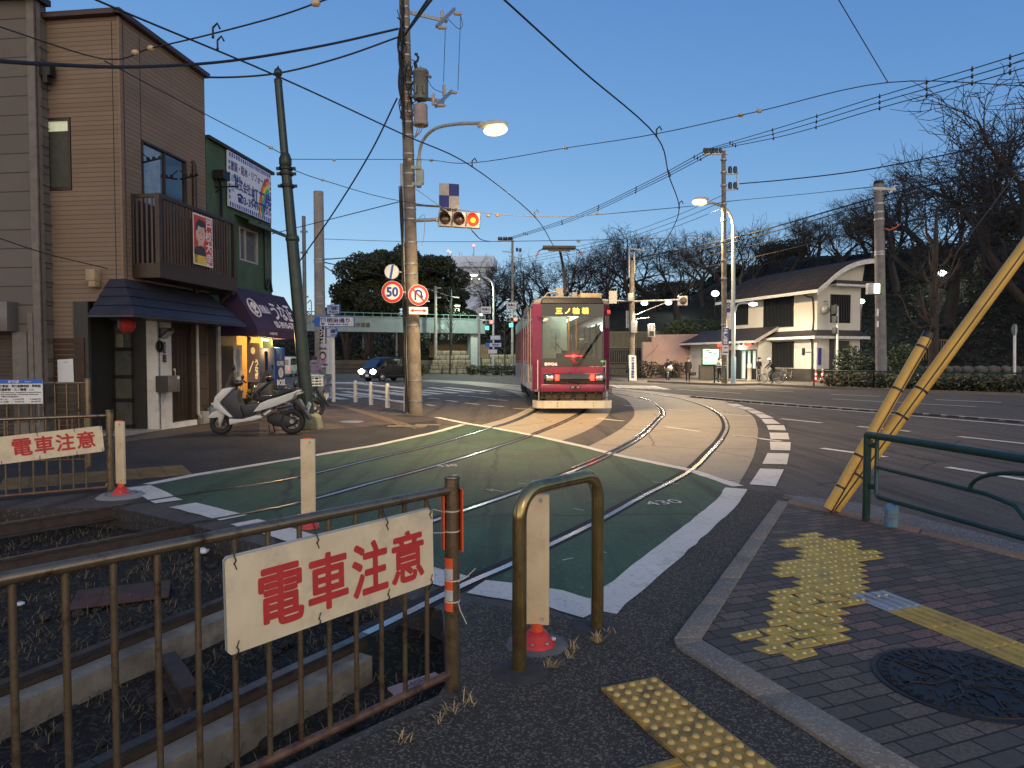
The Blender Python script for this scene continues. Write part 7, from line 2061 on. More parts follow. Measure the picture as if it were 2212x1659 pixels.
# lower apron steps slightly forward
m = M().prism([(-bw - .02, zb),(bw + .02, zb),(bw + .02, Z_(1300)),(-bw - .02, Z_(1300))],-.05,.0, lambda x, z, y: V((x, y, z)))
put('apron', m, m_cr, tram, bevel=.015)
put('coupler_slot', M().box((.08,-.055, Z_(1325)),(.30,.02,.07)), BLACKP, tram)
put('coupler', M().box((.0,-.07, Z_(1325)),(.08,.04,.05)).box((.16,-.07, Z_(1325)),(.08,.04,.05)), mt('brass_dull', (.3,.24,.12),.5,.5), tram)
# black mask round the windscreen
m = M()
zm0, zm1 = zs, 3.16
m.b2((-bw, -.012, zm0),(bw, -.002, zw)); m.b2((-bw, -.012, Z_(700)),(bw, -.002, zm1)); m.b2((-bw, -.012, zw),(-bw + .045,-.002, Z_(700))); m.b2((bw - .03,-.012, zw),(bw, -.002, Z_(700)))
put('window_mask', m, m_tb, tram)
put('windscreen', M().b2((-bw + .04,.02, zw),(bw - .02,.03, Z_(700))), m_glass('tram_glass', (.72,.78,.76)), tram)
m = M()
prr = [(-bw - .02, zm1),(bw + .02, zm1),(bw - .05,3.36),(-bw + .05,3.36)]
m.prism(prr, -.008,.5, lambda x, z, y: V((x, y + (z - zm1) * .6, z)))
put('front_cap', m, mt('tram_cap_dark', (.010,.009,.010),.6), tram, bevel=.06, seg=3)
put('destination_lettering', M().text('三', (X_(520),-.013, Z_(652)), RX, UZ, 56 * KT, 46 * KT, .006,.002).text('ノ', (X_(596),-.013, Z_(652)), RX, UZ, 42 * KT, 44 * KT, .006,.002).text('輪', (X_(672),-.013, Z_(650)), RX, UZ, 58 * KT, 54 * KT, .004,.002).text('橋', (X_(752),-.013, Z_(650)), RX, UZ, 58 * KT, 54 * KT, .004,.002), m_emit('amber_led', (1,.62,.08),2.2), tram)
put('fleet_number', M().text('8906', (X_(450),-.013, Z_(1120)), RX, UZ, 112 * KT, 25 * KT, .008,.002), WHITE, tram)
put('line_lettering', M().text('Tokyo Sakura Tram', (X_(860),-.004, Z_(1139)), RX, UZ, 142 * KT, 16 * KT, .003,.003), mt('pale_pink', (.7,.5,.52),.5), tram)
m = M().prism([(0,-.05),(.012,-.01),(.06,.0),(.055,.03),(.03,.05),(.008,.035),(0,.045),(-.008,.035),(-.03,.05),(-.055,.03),(-.06,0),(-.012,-.01)],-.018,-.013, lambda x, z, y: V((X_(908) + x, y, Z_(1100) + z)))
put('leaf_emblem', m, mt('emblem_green', (.05,.5,.2),.4), tram)
put('led_bar', M().tube([(X_(580),.06, Z_(1048)),(X_(728),.06, Z_(1048))],.026,8), m_emit('led_red', (1,.03,.03),6), tram)
put('led_housing', M().b2((X_(545),.045, Z_(1075)),(X_(750),.1, Z_(1000))), mt('led_case', (.25,.02,.02),.4), tram)
lamp('led_glow', (X_(655),-.12, Z_(1048)),(1,.05,.05),5, tram, r=.05, local=True)
m = M().prism([(X_(387), Z_(1305)),(X_(938), Z_(1305)),(X_(938), Z_(1200)),(X_(387), Z_(1200))],-.006,.0, lambda x, z, y: V((x, y - .004, z)))
put('lamp_panel', m, m_tb, tram, bevel=.003)
for px in (438,880): 
	hq = put('headlight', M().box((X_(px),-.02, Z_(1243)),(62 * KT, .03,46 * KT)), CHROME, tram, bevel=.012)
	put('headlight_bulb', M().ball((X_(px - 12),-.036, Z_(1243)),(.03,.012,.03),10).ball((X_(px + 14),-.036, Z_(1243)),(.03,.012,.03),10), mt('bulb_glass', (.6,.58,.5),.1), hq)
for px in (505,816):
	put('tail_light', M().box((X_(px),-.022, Z_(1240)),(34 * KT, .03,52 * KT)), m_emit('tram_tail', (1,.035,.02),5), tram, bevel=.008)
	lamp('tail_glow', (X_(px),-.14, Z_(1240)),(1,.06,.04),4, tram, r=.05, local=True)
m = M()
for px in (615,705): m.tube([(X_(px - 14),-.005, Z_(1182)),(X_(px - 14),-.03, Z_(1190)),(X_(px + 14),-.03, Z_(1190)),(X_(px + 14),-.005, Z_(1182))],.009,6)
m.tube([(X_(590),-.012, Z_(1280)),(X_(610),-.02, Z_(1300))],.006,4)
put('step_loop', m, mt('tram_crimson', (.17,.011,.045)), tram)
m = M().tube([(X_(625),-.02, Z_(1075)),(X_(665),-.045, Z_(1120))],.016,6).tube([(X_(640),-.02, Z_(1075)),(X_(685),-.045, Z_(1115))],.012,6)
put('wiper_arm', m, mt('wiper_red', (.2,.02,.02),.4), tram)
put('wiper_blade', M().tube([(X_(494),-.02, Z_(850)),(X_(494),-.02, Z_(1010))],.008,5).tube([(X_(494),-.02, Z_(935)),(X_(575),-.02, Z_(1020))],.007,5), BLACKP, tram)
# skirt, under gear, bumper
m = M()
m.b2((-bw, .05,.42),(bw, .25, zb)); 
for px in (400,450,500,570,740,830,900): m.b2((X_(px),-.02,.40),(X_(px) + .03,.06, zb - .02))
for px, wd in ((460,100),(555,36),(600,60),(705,70),(835,140)): m.b2((X_(px - wd / 2),.0, Z_(1450)),(X_(px + wd / 2),.3, Z_(1385)))
m.bar((X_(330),-.06, Z_(1418)),(X_(960),-.06, Z_(1418)),.02,.02)
for px in (455,560,765,850): m.ball((X_(px),-.02, Z_(1378)),.035,8)
put('under_gear', m, mt('under_gear_grime', (.055,.042,.03),.7,.3,.4,9), tram, bevel=.006, seg=1)
m = M()
bm_ = [(X_(300),.35),(X_(330),.02),(X_(380),-.08),(X_(925),-.08),(X_(985),-.02),(X_(1000),.3)]
z0, z1 = Z_(1510), Z_(1443)
for i in range(len(bm_) - 1): m.bar((*bm_[i],(z0 + z1) / 2),(*bm_[i + 1],(z0 + z1) / 2),.035, z1 - z0)
put('bumper_guard', m, mt('bumper_cream', (.62,.56,.42),.5,0,.06,4, dirt=(.4,.34,.22), dsc=5, damt=.3), tram)
m = M()
for px in (505,825):
	for dz in (-.04,.04): m.lathe([(.016,0),(.012,.012),(1e-3,.014)],(X_(px),-.098,(z0 + z1) / 2 + dz),8, Matrix.Rotation(R(90),4, 'X'))
put('bumper_bolt', m, mt('brass_dull', (.3,.24,.12)), tram)
put('life_guard', M().bar((X_(345),.1, z1),(X_(345),.1, zb),.03,.03).bar((X_(950),.1, z1),(X_(950),.1, zb),.05,.05).bar((X_(965),.25, z1),(X_(965),.25, zb),.04,.04), mt('steel_pale', (.35,.35,.33),.5,.4), tram)
m = M()
for y in (2.0,3.8,8.8,10.6):
	for s in (-1,1): m.lathe([(.31,-.05),(.31,.05),(.34,.05),(.34,.07)],(s * .7, y, .33),20, Matrix.Rotation(R(90),4, 'Y'))
put('wheels', m, mt('wheel_steel', (.05,.045,.04),.6,.5), tram)
m = M()
for y in (1.3,8.1): m.b2((-.95, y, .25),(-.8, y + 3.2,.5)); m.b2((.8, y, .25),(.95, y + 3.2,.5)); m.b2((-.98, y + 1.2,.18),(-.85, y + 1.9,.6)); m.b2((-.98, y + .4,.3),(-.9, y + .9,.62))
m.b2((-.9,4.9,.3),(.9,7.6,.62)); m.b2((-.8,.4,.45),(.8, TL, .6))
put('bogie', m, mt('under_gear_grime', (.055,.042,.03)), tram, bevel=.01, seg=1)
# sides with windows
SW = [(.12,.62,1.32,2.72),(.95,2.0,.85,2.72),(2.35,3.5,1.5,2.72),(3.65,4.8,1.5,2.72),(5.0,6.3,.75,2.75),(6.5,7.65,1.5,2.72),(7.8,8.95,1.5,2.72),(9.1,10.2,1.5,2.72),(10.4,11.6,1.5,2.72)]
y0 = bd + .2
for s in (-1,1):
	up, lw_ = M(), M()
	O_ = (s * hw, y0,0)
	H_s = [(a, b, c, d) for a, b, c, d in SW]
	up.wall((s * hw, y0,1.42),(0,1,0), TL - y0, zt + .04 - 1.42,[(a, b, max(c, 1.421) - 1.42, d - 1.42) for a, b, c, d in SW],.05,(s, 0,0))
	lw_.wall((s * hw, y0, zb),(0,1,0), TL - y0,1.42 - zb, [(a, b, c - zb, 1.419 - zb) for a, b, c, d in SW if c < 1.4],.05,(s, 0,0))
	put('side_upper_panel', up, m_cr, tram)
	put('side_lower_panel', lw_, m_gy, tram)
	for a, b, c, d in SW:
		x = s * (hw - .03)
		fr_ = put('side_window', M().b2((x - .01, y0 + a, c),(x + .025, y0 + a + .05, d)).b2((x - .01, y0 + b - .05, c),(x + .025, y0 + b, d)).b2((x - .01, y0 + a + .05, c),(x + .025, y0 + b - .05, c + .05)).b2((x - .01, y0 + a + .05, d - .06),(x + .025, y0 + b - .05, d)), m_tb, tram)
		put('pane', M().b2((x - .005, y0 + a + .05, c + .05),(x + .005, y0 + b - .05, d - .06)), m_glass('tram_side_glass', (.16,.19,.19)), fr_)
	m = M()
	for a, wd, k in ((.75,.12,0),(.88,.06,1),(2.06,.16,0),(4.86,.1,0),(6.36,.1,1)):
		m.mat(k); m.b2((s * (hw + .001), y0 + a, zb + .02),(s * (hw + .006), y0 + a + wd, zt))
	put('side_stripe', m, [mt('stripe_pale', (.55,.5,.5),.4), mt('stripe_pink', (.5,.06,.10),.4)], tram)
	m = M()
	for yy in (2.9,7.2,.8):
		for r_ in (.16,.11): m.tube([(s * (hw + .004), y0 + yy + r_ * math.cos(k * .5236),1.08 + r_ * math.sin(k * .5236)) for k in range(13)],.006,4, False)
	put('side_motif', m, mt('motif_grey', (.2,.2,.2)), tram)
# roof, ends, interior
m = M()
sec = [(-hw, zt + .04),(-hw + .06, zt + .16),(-.8, zt + .22),(0, zt + .26),(.8, zt + .22),(hw - .06, zt + .16),(hw, zt + .04)]
m.prism(sec, .3, TL, lambda x, z, y: V((x, y, z)))
put('roof', m, mt('tram_roof_grey', (.13,.12,.115),.6,0,.15), tram, bevel=.02)
put('rear_end', M().b2((-hw, TL - .02, zb),(hw, TL + .03, zt + .1)), m_cr, tram)
put('interior_floor', M().b2((-hw + .05,.1, zb),(hw - .05, TL - .05, zb + .06)), mt('floor_grey', (.12,.12,.12)), tram)
m_in = mt('interior_cream', (.52,.52,.44),.6,0,.05)
m = M().b2((-hw + .06,1.25, zb),(-.02,1.3,2.95)); m.b2((-hw + .05,.3, zb + .05),(-hw + .08,1.2,1.3)); m.b2((-1.0,.12, zb),(1.0,.2,1.55)); m.b2((-1.05,9.5, zb),(1.05,9.55,2.9)); m.b2((-hw + .1,.3,2.95),(hw - .1, TL - .1,3.0))
put('interior_panel', m, m_in, tram)
put('interior_notice', M().b2((-.5,1.235,2.2),(-.22,1.245,2.5)).b2((-.52,1.235,1.9),(-.25,1.245,2.1)).b2((.55,9.4,2.3),(.95,9.45,2.75)), mt('notice_pale', (.4,.42,.38)), tram)
put('seat_row', M().b2((-hw + .08,2.4, zb),(-.65,9,1.15)).b2((.65,2.4, zb),(hw - .08,9,1.15)), mt('seat_teal', (.03,.16,.16),.8), tram, bevel=.03)
m = M()
for x, y in ((-.85,.5),(.05,1.4),(.2,2.6),(.55,3.4),(-.5,2.2)): m.tube([(x, y, zb),(x, y, 2.95)],.022,8)
put('grab_pole', m, mt('pole_orange', (.75,.25,.03),.4), tram)
put('ceiling_light', M().b2((-.45,.9,2.92),(-.3,9,2.945)).b2((.3,.9,2.92),(.45,9,2.945)), m_emit('tube_white', (.95,1,.92),5), tram)
put('control_desk', M().b2((-.75,.14,1.3),(.9,.42,1.5)).b2((-.45,.1,1.5),(-.25,.3,1.75)).b2((.15,.14,1.5),(.6,.4,1.72)), BLACKP, tram, bevel=.02)
for y in (.75,2.2,4.5,7.0): lamp('cabin_light', (.1, y, 2.8),(.95,1,.88),20, tram, r=.15, local=True)
for s, pts in ((-1,((-1.0,.1, Z_(700)),(-.9,-.12, Z_(715)),(-.8,-.15, Z_(735)))),(1,((1.02,.1, Z_(690)),(.98,-.12, Z_(705)),(.95,-.15, Z_(740))))):
	q = put('mirror_arm', M().tube(pts, .014,6), BLACKP, tram)
	put('mirror', M().ball((-.78,-.16, Z_(738)),(.10,.03,.06),12, Matrix.Rotation(R(-25),4, 'Y')) if s < 0 else M().box((.98,-.16, Z_(750)),(.11,.04,.36)), GALV if s < 0 else BLACKP, q)
put('side_lamp', M().box((1.06,.1, Z_(660)),(.1,.12,.12)), mt('side_lamp_red', (.4,.05,.03),.3), tram, bevel=.01)
dv = person('tram driver in dark uniform and white mask behind the windscreen', TB, 0, dict(pel=(0,.1,.95), li=(-.1,.05,.93), lk=(-.12,-.32,.95), la=(-.12,-.32,.5), lt=(-.12,-.42,.46), ri=(.1,.05,.93), rk=(.12,-.32,.95), ra=(.12,-.32,.5), rt=(.12,-.42,.46), lw=(-.22,-.3,1.08), lh=(-.2,-.38,1.06), rw=(.22,-.3,1.08), rh=(.2,-.38,1.06), hea=(-.03,-.06,1.58), hat=(-.03,-.06,1.67)),(.012,.013,.02),(.012,.013,.02), mask=True, fat=1.15)
dv.location = V(TB) + Matrix.Rotation(R(2),3, 'Z') @ V((.48,.95, zb - .02)); dv.rotation_euler = (0,0, R(-30))
# roof gear and pantograph
zr = zt + .24
m = M().b2((-.85,3.6, zr - .05),(.85,6.2, zr + .28))
put('air_conditioner', m, mt('roof_unit', (.30,.28,.25),.6), tram, bevel=.04)
put('roof_box', M().b2((.35,.9, zr - .05),(1.0,2.2, zr + .2)).b2((-.95,7, zr - .05),(.9,9, zr + .25)), mt('roof_unit2', (.32,.25,.14),.6), tram, bevel=.03)
m = M()
py = 1.9
for x in (-.55,.45): m.bar((x, py - .6, zr + .06),(x, py + .8, zr + .06),.06,.06); m.lathe([(.07,0),(.05,.05),(.07,.08),(.05,.12),(.07,.15)],(x, py - .5, zr - .08),10); m.lathe([(.07,0),(.05,.05),(.07,.08),(.05,.12)],(x, py + .6, zr - .08),10)
for y in (py - .55, py, py + .7): m.bar((-.75, y, zr + .1),(.65, y, zr + .1),.06,.06)
m.b2((-.32, py - .3, zr + .1),(-.1, py, zr + .42)).b2((.2, py - .2, zr + .1),(.35, py + .1, zr + .3)).tube([(.5, py, zr + .1),(.5, py, zr + .38)],.03,6).tube([(-.7, py - .4, zr + .1),(-.6, py - .4, zr + .25),(-.3, py - .4, zr + .3)],.02,6)
pg = put('pantograph', m, mt('panto_frame', (.30,.28,.25),.5,.4), tram)
hp = V((-.18, py + .1,5.05)); el_ = V((.0, py + .55, zr + 1.15))
put('panto_arm', M().tube([(-.02, py - .25, zr + .2), el_],[.055,.045],8).tube([(.1, py - .2, zr + .2), el_ + V((.05,0,-.05))],.02,6).tube([el_, hp],[.035,.03],8).tube([el_ + V((.05,.02,-.1)), hp + V((.06,0,-.1))],.014,6).ball(el_, .06,8), mt('panto_dark', (.05,.045,.04),.5,.4), pg)
hw_ = .52
put('panto_head', M().tube([hp + V((-hw_ - .22,0,-.25)), hp + V((-hw_ - .12,0,-.07)), hp + V((-hw_, 0,.0)), hp + V((hw_, 0,.0)), hp + V((hw_ + .12,0,-.07)), hp + V((hw_ + .22,0,-.22))],.02,6).bar(hp + V((-hw_, 0,.06)), hp + V((hw_, 0,.06)),.1,.07).bar(hp + V((-.35,0,-.05)), hp + V((.35,0,-.05)),.06,.05).bar(hp + V((-hw_, .3,.04)), hp + V((hw_, .3,.04)),.08,.05), mt('panto_dark', (.05,.045,.04)), pg)
put('panto_horn_tip', M().tube([hp + V((-hw_ - .15,0,-.12)), hp + V((-hw_ - .22,0,-.25))],.024,6).tube([hp + V((hw_ + .15,0,-.11)), hp + V((hw_ + .22,0,-.22))],.024,6), mt('horn_red', (.5,.04,.03),.5), pg)
# ================================================================= terrain, footbridge and far buildings
def sst(a, b, x):
	t = max(0, min(1,(x - a) / (b - a)))
	return t * t * (3 - 2 * t)
def terr(x, y):
	y0 = 86 - 4 * sst(-12,-2, x) - 16 * sst(2,11, x) - 17 * sst(21,30, x) - 8 * sst(30,45, x)
	H = 8.0 + 1.0 * sst(0,15, x) + 4 * sst(20,32, x)
	st = .5 * sst(8,12, x) * (1 - sst(20,24, x))
	return -.35 + (H + .35) * (st * sst(y0, y0 + 1, y) + (1 - st) * sst(y0, y0 + 30, y)) + .3 * math.sin(x * .35) * math.sin(y * .3) * sst(y0 + 4, y0 + 15, y)
g = M()
nx, ny_ = 90,60
for j in range(ny_ + 1):
	for i in range(nx + 1):
		x, y = -70 + 240 * i / nx, 42 + 150 * (j / ny_) ** 1.3
		g.v.append(V((x, y, terr(x, y))))
for j in range(ny_):
	for i in range(nx):
		a = j * (nx + 1) + i
		g.f.append([a, a + 1, a + nx + 2, a + nx + 1]); g.m.append(0); g.s.append(True)
put('hill', g, m_ground('hill_soil', (.009,.009,.005),(.018,.016,.009),(.035,.03,.018),3,.6,.95,.8, bsc=4), kind='structure')
g = M().sheet([V((8.5,44.4,.01)), V((60,33,.01)), V((60,60,.01)), V((20,62,.01)), V((8.5,62,.01))])
put('far_pavement', g, m_ground('far_paving', (.12,.10,.085),(.17,.145,.12),(.2,.18,.16),20,.8,.8,.2), kind='structure')
g = M()
kp = [G(1400,826), G(1500,830.5), G(1575,833.5), G(1640,832), G(1740,838), G(1900,844.5), G(2240,857)]
for i in range(len(kp) - 1): g.bar(kp[i] + V((0,0,.06)), kp[i + 1] + V((0,0,.06)),.18,.14)
put('far_kerb', g, m_ground('far_kerb_stone', (.20,.15,.10),(.26,.20,.14),(.3,.25,.2),30,.8,.85,.3), kind='structure')
# footbridge
A_ = P(640,700,74); A_.z = 0
B2 = P(1048,700,82); B2.z = 0
fd = (B2 - A_).normalized(); fnn = V((fd.y, -fd.x, 0)); FL = (B2 - A_).length
t = thing('footbridge', 'pale green steel footbridge crossing the street behind the central pole', 'footbridge', B2)
ffn = lambda s, z, d=0: A_ + fd * s + fnn * d + V((0,0, z))
m = M()
for za, zb2, d in ((4.75,6.3,0),): m.prism([(0, za),(FL, za),(FL, zb2),(0, zb2)],0,.12, lambda x, z, y: ffn(x, z, -y))
m.prism([(0,6.3),(FL, 6.3),(FL, 6.42),(0,6.42)],-.08,.2, lambda x, z, y: ffn(x, z, -y)).prism([(0,4.68),(FL, 4.68),(FL, 4.76),(0,4.76)],-.1,2.2, lambda x, z, y: ffn(x, z, -y)).prism([(0,4.75),(FL, 4.75),(FL, 6.3),(0,6.3)],2.0,2.1, lambda x, z, y: ffn(x, z, -y))
put('girder', m, mt('bridge_pale_green', (.15,.195,.215),.5,0,.1,1.2, dirt=(.2,.25,.24), dsc=.6, damt=.35), t, True)
m = M()
m.tube([ffn(0,6.8,0), ffn(FL, 6.8,0)],.05,6)
for k in range(22): m.tube([ffn(k * FL / 21,6.42), ffn(k * FL / 21,6.8)],.035,5)
put('railing', m, mt('bridge_rail_green', (.12,.28,.25),.5), t, True)
put('pier', M().b2((0,0,0),(0,0,0)) if False else M().prism([(FL - 1.7,0),(FL - .85,0),(FL - .85,4.68),(FL - 1.7,4.68)],.3,1.6, lambda x, z, y: ffn(x, z, -y)).prism([(3,0),(3.8,0),(3.8,4.68),(3,4.68)],.3,1.6, lambda x, z, y: ffn(x, z, -y)), mt('pier_paint', (.34,.38,.37),.7), t, True)
s0_ = (PL(738,700, A_, fd) - A_).dot(fd); s1_ = (PL(799,700, A_, fd) - A_).dot(fd)
put('lettering', M().text('飛鳥山歩道橋', ffn((s0_ + s1_) / 2,5.45,.0), fd, UZ, s1_ - s0_, .52,.02,.01), BLACKP, t, True)
put('posted_plate', M().prism([(FL - 6,5.1),(FL - 5,5.1),(FL - 5,5.7),(FL - 6,5.7)],-.02,-.01, lambda x, z, y: ffn(x, z, -y)), mt('plate_grey', (.25,.33,.32),.6), t, True)
# stone abutment
m = M()
random.seed(14)
c = P(975,804,78); c.z = 0
for j in range(5):
	w0 = 2.5 - .17 * j; x = -w0
	while x < w0 - .2:
		ww = min(random.uniform(.5,1.0), w0 - x)
		m.box(c + V((x + ww / 2,-.0 + j * .2,.26 + j * .52)),(ww * .96,.9,.5)); x += ww
t = put('stone_abutment', m, mt('abutment_stone', (.26,.23,.17),.85,0,.35,1.3, bmp=.6, bsc=6), bevel=.06, label='sloping rough stone block wall under the right end of the footbridge', cat='stone wall', base=c)
m = M().prism([(-3.6,0),(3.6,0),(3.6,3.2),(-3.6,3.2)],0,4, lambda x, z, y: P(1010,780,84) + V((x, y, z - P(1010,780,84).z)))
c = P(1000,790,85); c.z = 0
t = thing('park_shed', 'dark low building behind the stone abutment', 'shed', c)
put('walls', M().b2(c + V((-3,0,0)), c + V((3.2,3,3.8))), mt('shed_dark_green', (.05,.08,.07),.7), t, True)
put('roof', M().b2(c + V((-3.3,-.4,3.8)), c + V((3.5,3.3,4.05))), BLACKM, t, True)
m = M()
for k in range(9): m.b2(c + V((.2,-.05,.9 + k * .28)), c + V((2.6,-.01,1.05 + k * .28)))
put('louvres', m, mt('louvre_dark', (.02,.03,.03),.5), t, True)
c = P(962,752,83); c.z = terr(c.x, 88)
m = M()
for k in range(26): m.box(V((P(930,750,83).x + k * .28,83,2.6)),(.24,.06,1.6))
put('bamboo_fence', m, mt('bamboo_brown', (.17,.10,.05),.8,0,.3,3), label='brown board fence above the stone abutment', cat='fence', base=(P(930,750,83).x, 83,1.8))
m = M()
for k in range(30): m.box(V((P(1060,790,80).x + k * .3,80,1.1)),(.05,.05,1.6))
m.box(V((P(1060,790,80).x + 4.5,80,1.9)),(9,.06,.06)).box(V((P(1060,790,80).x + 4.5,80,.4)),(9,.06,.06))
put('iron_fence', m, mt('iron_fence_brown', (.10,.08,.05),.6,.2), label='brown iron bar fence in front of the bank left of the tram', cat='fence', base=(P(1060,790,80).x, 80,0))
m = M()
random.seed(31)
xa = P(1040,790,83).x
for j in range(4):
	x = xa
	while x < xa + 12:
		ww = random.uniform(.5,1.1); m.box(V((x + ww / 2,83 + j * .1,.3 + j * .55)),(ww * .95,.6,.52)); x += ww
put('stone_wall', m, mt('abutment_stone', (.26,.23,.17)), bevel=.05, label='rough stone retaining wall behind the iron fence left of the tram', cat='stone wall', base=(xa, 83,0))
m = M()
xa = P(640,780,80).x
for j in range(3): m.box(V((xa + 9,81 + j * .05,.3 + j * .5)),(18,.3,.46))
put('low_wall', m, mt('low_wall_brown', (.10,.085,.07),.8,0,.2,1), label='low layered brown wall under the footbridge behind the cars', cat='wall', base=(xa, 81,0))
# green guard rail with clipped bushes along the far kerb
GP = lambda u, v: G(u, v)
def guardrail(label, pts, zt=.75, step=2.0, bars=(.75,.25), fill=0, group=None):
	t = thing('guard_rail', label, 'guard rail', pts[0])
	m = M()
	for z in bars: m.tube([p + V((0,0, z)) for p in pts],.04,6)
	put('rails', m, GREENR, t, True)
	m, m2 = M(), M()
	for a, b in zip(pts, pts[1:]):
		n = max(1, int((b - a).length / step))
		for k in range(n + 1):
			q = a.lerp(b, k / n); m.tube([q, q + V((0,0, zt + .03))],.045,6)
			if fill and k < n:
				for f_ in range(1, fill): q2 = a.lerp(b, (k + f_ / fill) / n); m2.tube([q2 + V((0,0, bars[1])), q2 + V((0,0, bars[0]))],.015,4)
	put('post', m, GREENR, t, True)
	if m2.v: put('infill_bar', m2, GREENR, t, True)
	return t
m_gr = mt('guard_pale_green', (.10,.26,.18),.5)
guardrail('green pipe guard rail along the far side of the crossing street', [GP(700,806.5), GP(900,807.5), GP(1120,813)],.95,2.2,(.95,.5),4)
guardrail('green pipe guard rail along the far right kerb right of the tram', [GP(1318,822), GP(1358,824)],.95,1.5,(.95,.4),4)
guardrail('dark green guard rail in front of the hedge at right', [GP(1768,836.5) + V((0,.6,0)), GP(1900,842.5) + V((0,.6,0)), GP(2240,853) + V((0,.6,0))],.95,2.0,(.95,.35))
a, b = GP(1543,829), GP(1568,830.5)
t = thing('guard_barrier', 'short dark green guard frame beside the pole before the police house', 'guard rail', a)
put('frame', M().tube([a, a + V((0,0,1.15)), b + V((0,0,1.15)), b],.05,8).tube([a + V((0,0,.35)), b + V((0,0,.35))],.035,6).tube(smooth_path([a + V((0,0,.75)), a.lerp(b, .4) + V((0,0,1.05)), b + V((0,0,.9))],5),.03,6), GREENR, t, True)
BARKD = mt('bark_dark', (.035,.026,.02),.9,0,.3,3)
def bush(name, label, cat, c, rad, n, s, group=None, mats=None, stem=True):
	t = thing(name, label, cat, c, 0, group)
	m = M(); leaves(m, V((0,0, rad[2])), rad, n, s, 3,.3)
	put('foliage', m, mats or LEAF, t)
	if stem:
		m = M()
		for k in range(5): m.tube([(random.uniform(-.1,.1),0,0),(random.uniform(-1,1) * rad[0] * .6, random.uniform(-1,1) * rad[1] * .6, rad[2] * 1.2)],.025,5)
		put('stems', m, mt('bark_dark', (.035,.026,.02),.9,0,.3,3), t)
	return t
random.seed(77)
LEAF2 = [mt('hedge_olive', (.045,.05,.014),.6,0,.3,1.5), mt('hedge_dark', (.018,.028,.010),.6,0,.3,1.5), mt('hedge_yellow', (.13,.11,.03),.6,0,.3,1.5)]
for u, od in zip((910,1020,1045,1072,1098,1117),('clipped bush just right of the central utility pole', 'fifth clipped bush from the tram along the green rail', 'fourth clipped bush from the tram along the green rail', 'third clipped bush from the tram along the green rail', 'second clipped bush from the tram along the green rail', 'clipped bush touching the left side of the tram')):
	bush('clipped_bush', od, 'bush', GP(u, 811) + V((0,.7,0)),(.75,.5,.55),420,.1, 'clipped bushes along the far rail', LEAF2)
hq = GP(1990,845) + V((0,1.4,0))
t = thing('hedge', 'long low mixed hedge behind the dark green guard rail at right', 'hedge', hq)
m, m2 = M(), M()
for k in range(9):
	u = 1840 + k * 52; q = GP(u, 840 + (u - 1840) * .034) + V((0,1.4,.46)) - hq
	leaves(m, q, (1.2,.8,.46),850,.09,3,.3)
	for a in range(4): m2.tube([q + V((random.uniform(-.6,.6),0,-.46)), q + V((random.uniform(-.8,.8), random.uniform(-.3,.3),.25))],.02,4)
put('foliage', m, LEAF2, t); put('stems', m2, BARKD, t)
bush('shrub', 'round leafy shrub beside the corner of the police house', 'shrub', P(1836,800,42) * 1 + V((0,0,-P(1836,800,42).z)),(1.0,.9,1.25),1500,.1, None, LEAF)
bush('shrub', 'low leafy shrub between the police house and the thick grey pole', 'shrub', V((P(1872,800,41).x, 41,0)),(.9,.8,.9),900,.1, None, LEAF)
bush('shrub', 'round leafy shrub at the right of the thick grey pole', 'shrub', V((P(1950,800,39).x, 39,0)),(.95,.9,1.25),1500,.1, None, LEAF)
bush('shrub', 'dark dry shrub against the pink wall behind the bare signal pole', 'shrub', V((P(1393,800,58).x, 58,0)),(1.7,.7,.75),700,.12, None, [mt('dry_leaf_brown', (.05,.035,.02),.8), LEAF[0], LEAF2[1]])
bush('shrub', 'dark dry shrub against the pink wall behind the lit bicycle', 'shrub', V((P(1452,800,59).x, 59,0)),(1.3,.6,.75),500,.12, None, [mt('dry_leaf_brown', (.05,.035,.02)), LEAF[0], LEAF2[1]])
# ivy bank on the right slope and undergrowth on the left slope: leaves nobody could count
m = M()
IVY = [mt('ivy_dark', (.012,.017,.008),.6,0,.4,.6), mt('ivy_mid', (.022,.03,.011),.6,0,.4,.6), mt('ivy_brown', (.035,.026,.015),.8,0,.4,.6)]
for _ in range(26000):
	x = random.uniform(22,62); y = random.uniform(44,74)
	if x < 25.5 and y < 53: continue
	m.mat(random.choice((0,0,1,1,2)))
	q = V((x, y, terr(x, y) + random.uniform(0,.35) + .25 * math.sin(x * 1.7) * math.sin(y * 1.3)))
	a = V((random.gauss(0,1), random.gauss(0,1), random.gauss(0,.6))).normalized(); b = a.orthogonal().normalized(); k = random.uniform(.08,.2)
	m.add([q - a * k, q + b * k * .6, q + a * k, q - b * k * .6],[(0,1,2,3)])
put('ivy_bank', m, IVY, kind='stuff')
m = M()
for _ in range(20000):
	x = random.uniform(-34,20); y = random.uniform(84,108)
	y = max(y, 62 + (84 - 62) * (1 - sst(2,12, x)) + random.uniform(0,14))
	m.mat(random.choice((0,0,1,2,2)))
	q = V((x, y, max(0, terr(x, y)) + random.uniform(0,1.5) * (1.1 + math.sin(x * .9 + y * .4))))
	a = V((random.gauss(0,1), random.gauss(0,1), random.gauss(0,.8))).normalized(); b = a.orthogonal().normalized(); k = random.uniform(.12,.32)
	m.add([q - a * k, q + b * k * .6, q + a * k, q - b * k * .6],[(0,1,2,3)])
put('undergrowth', m, IVY, kind='stuff')
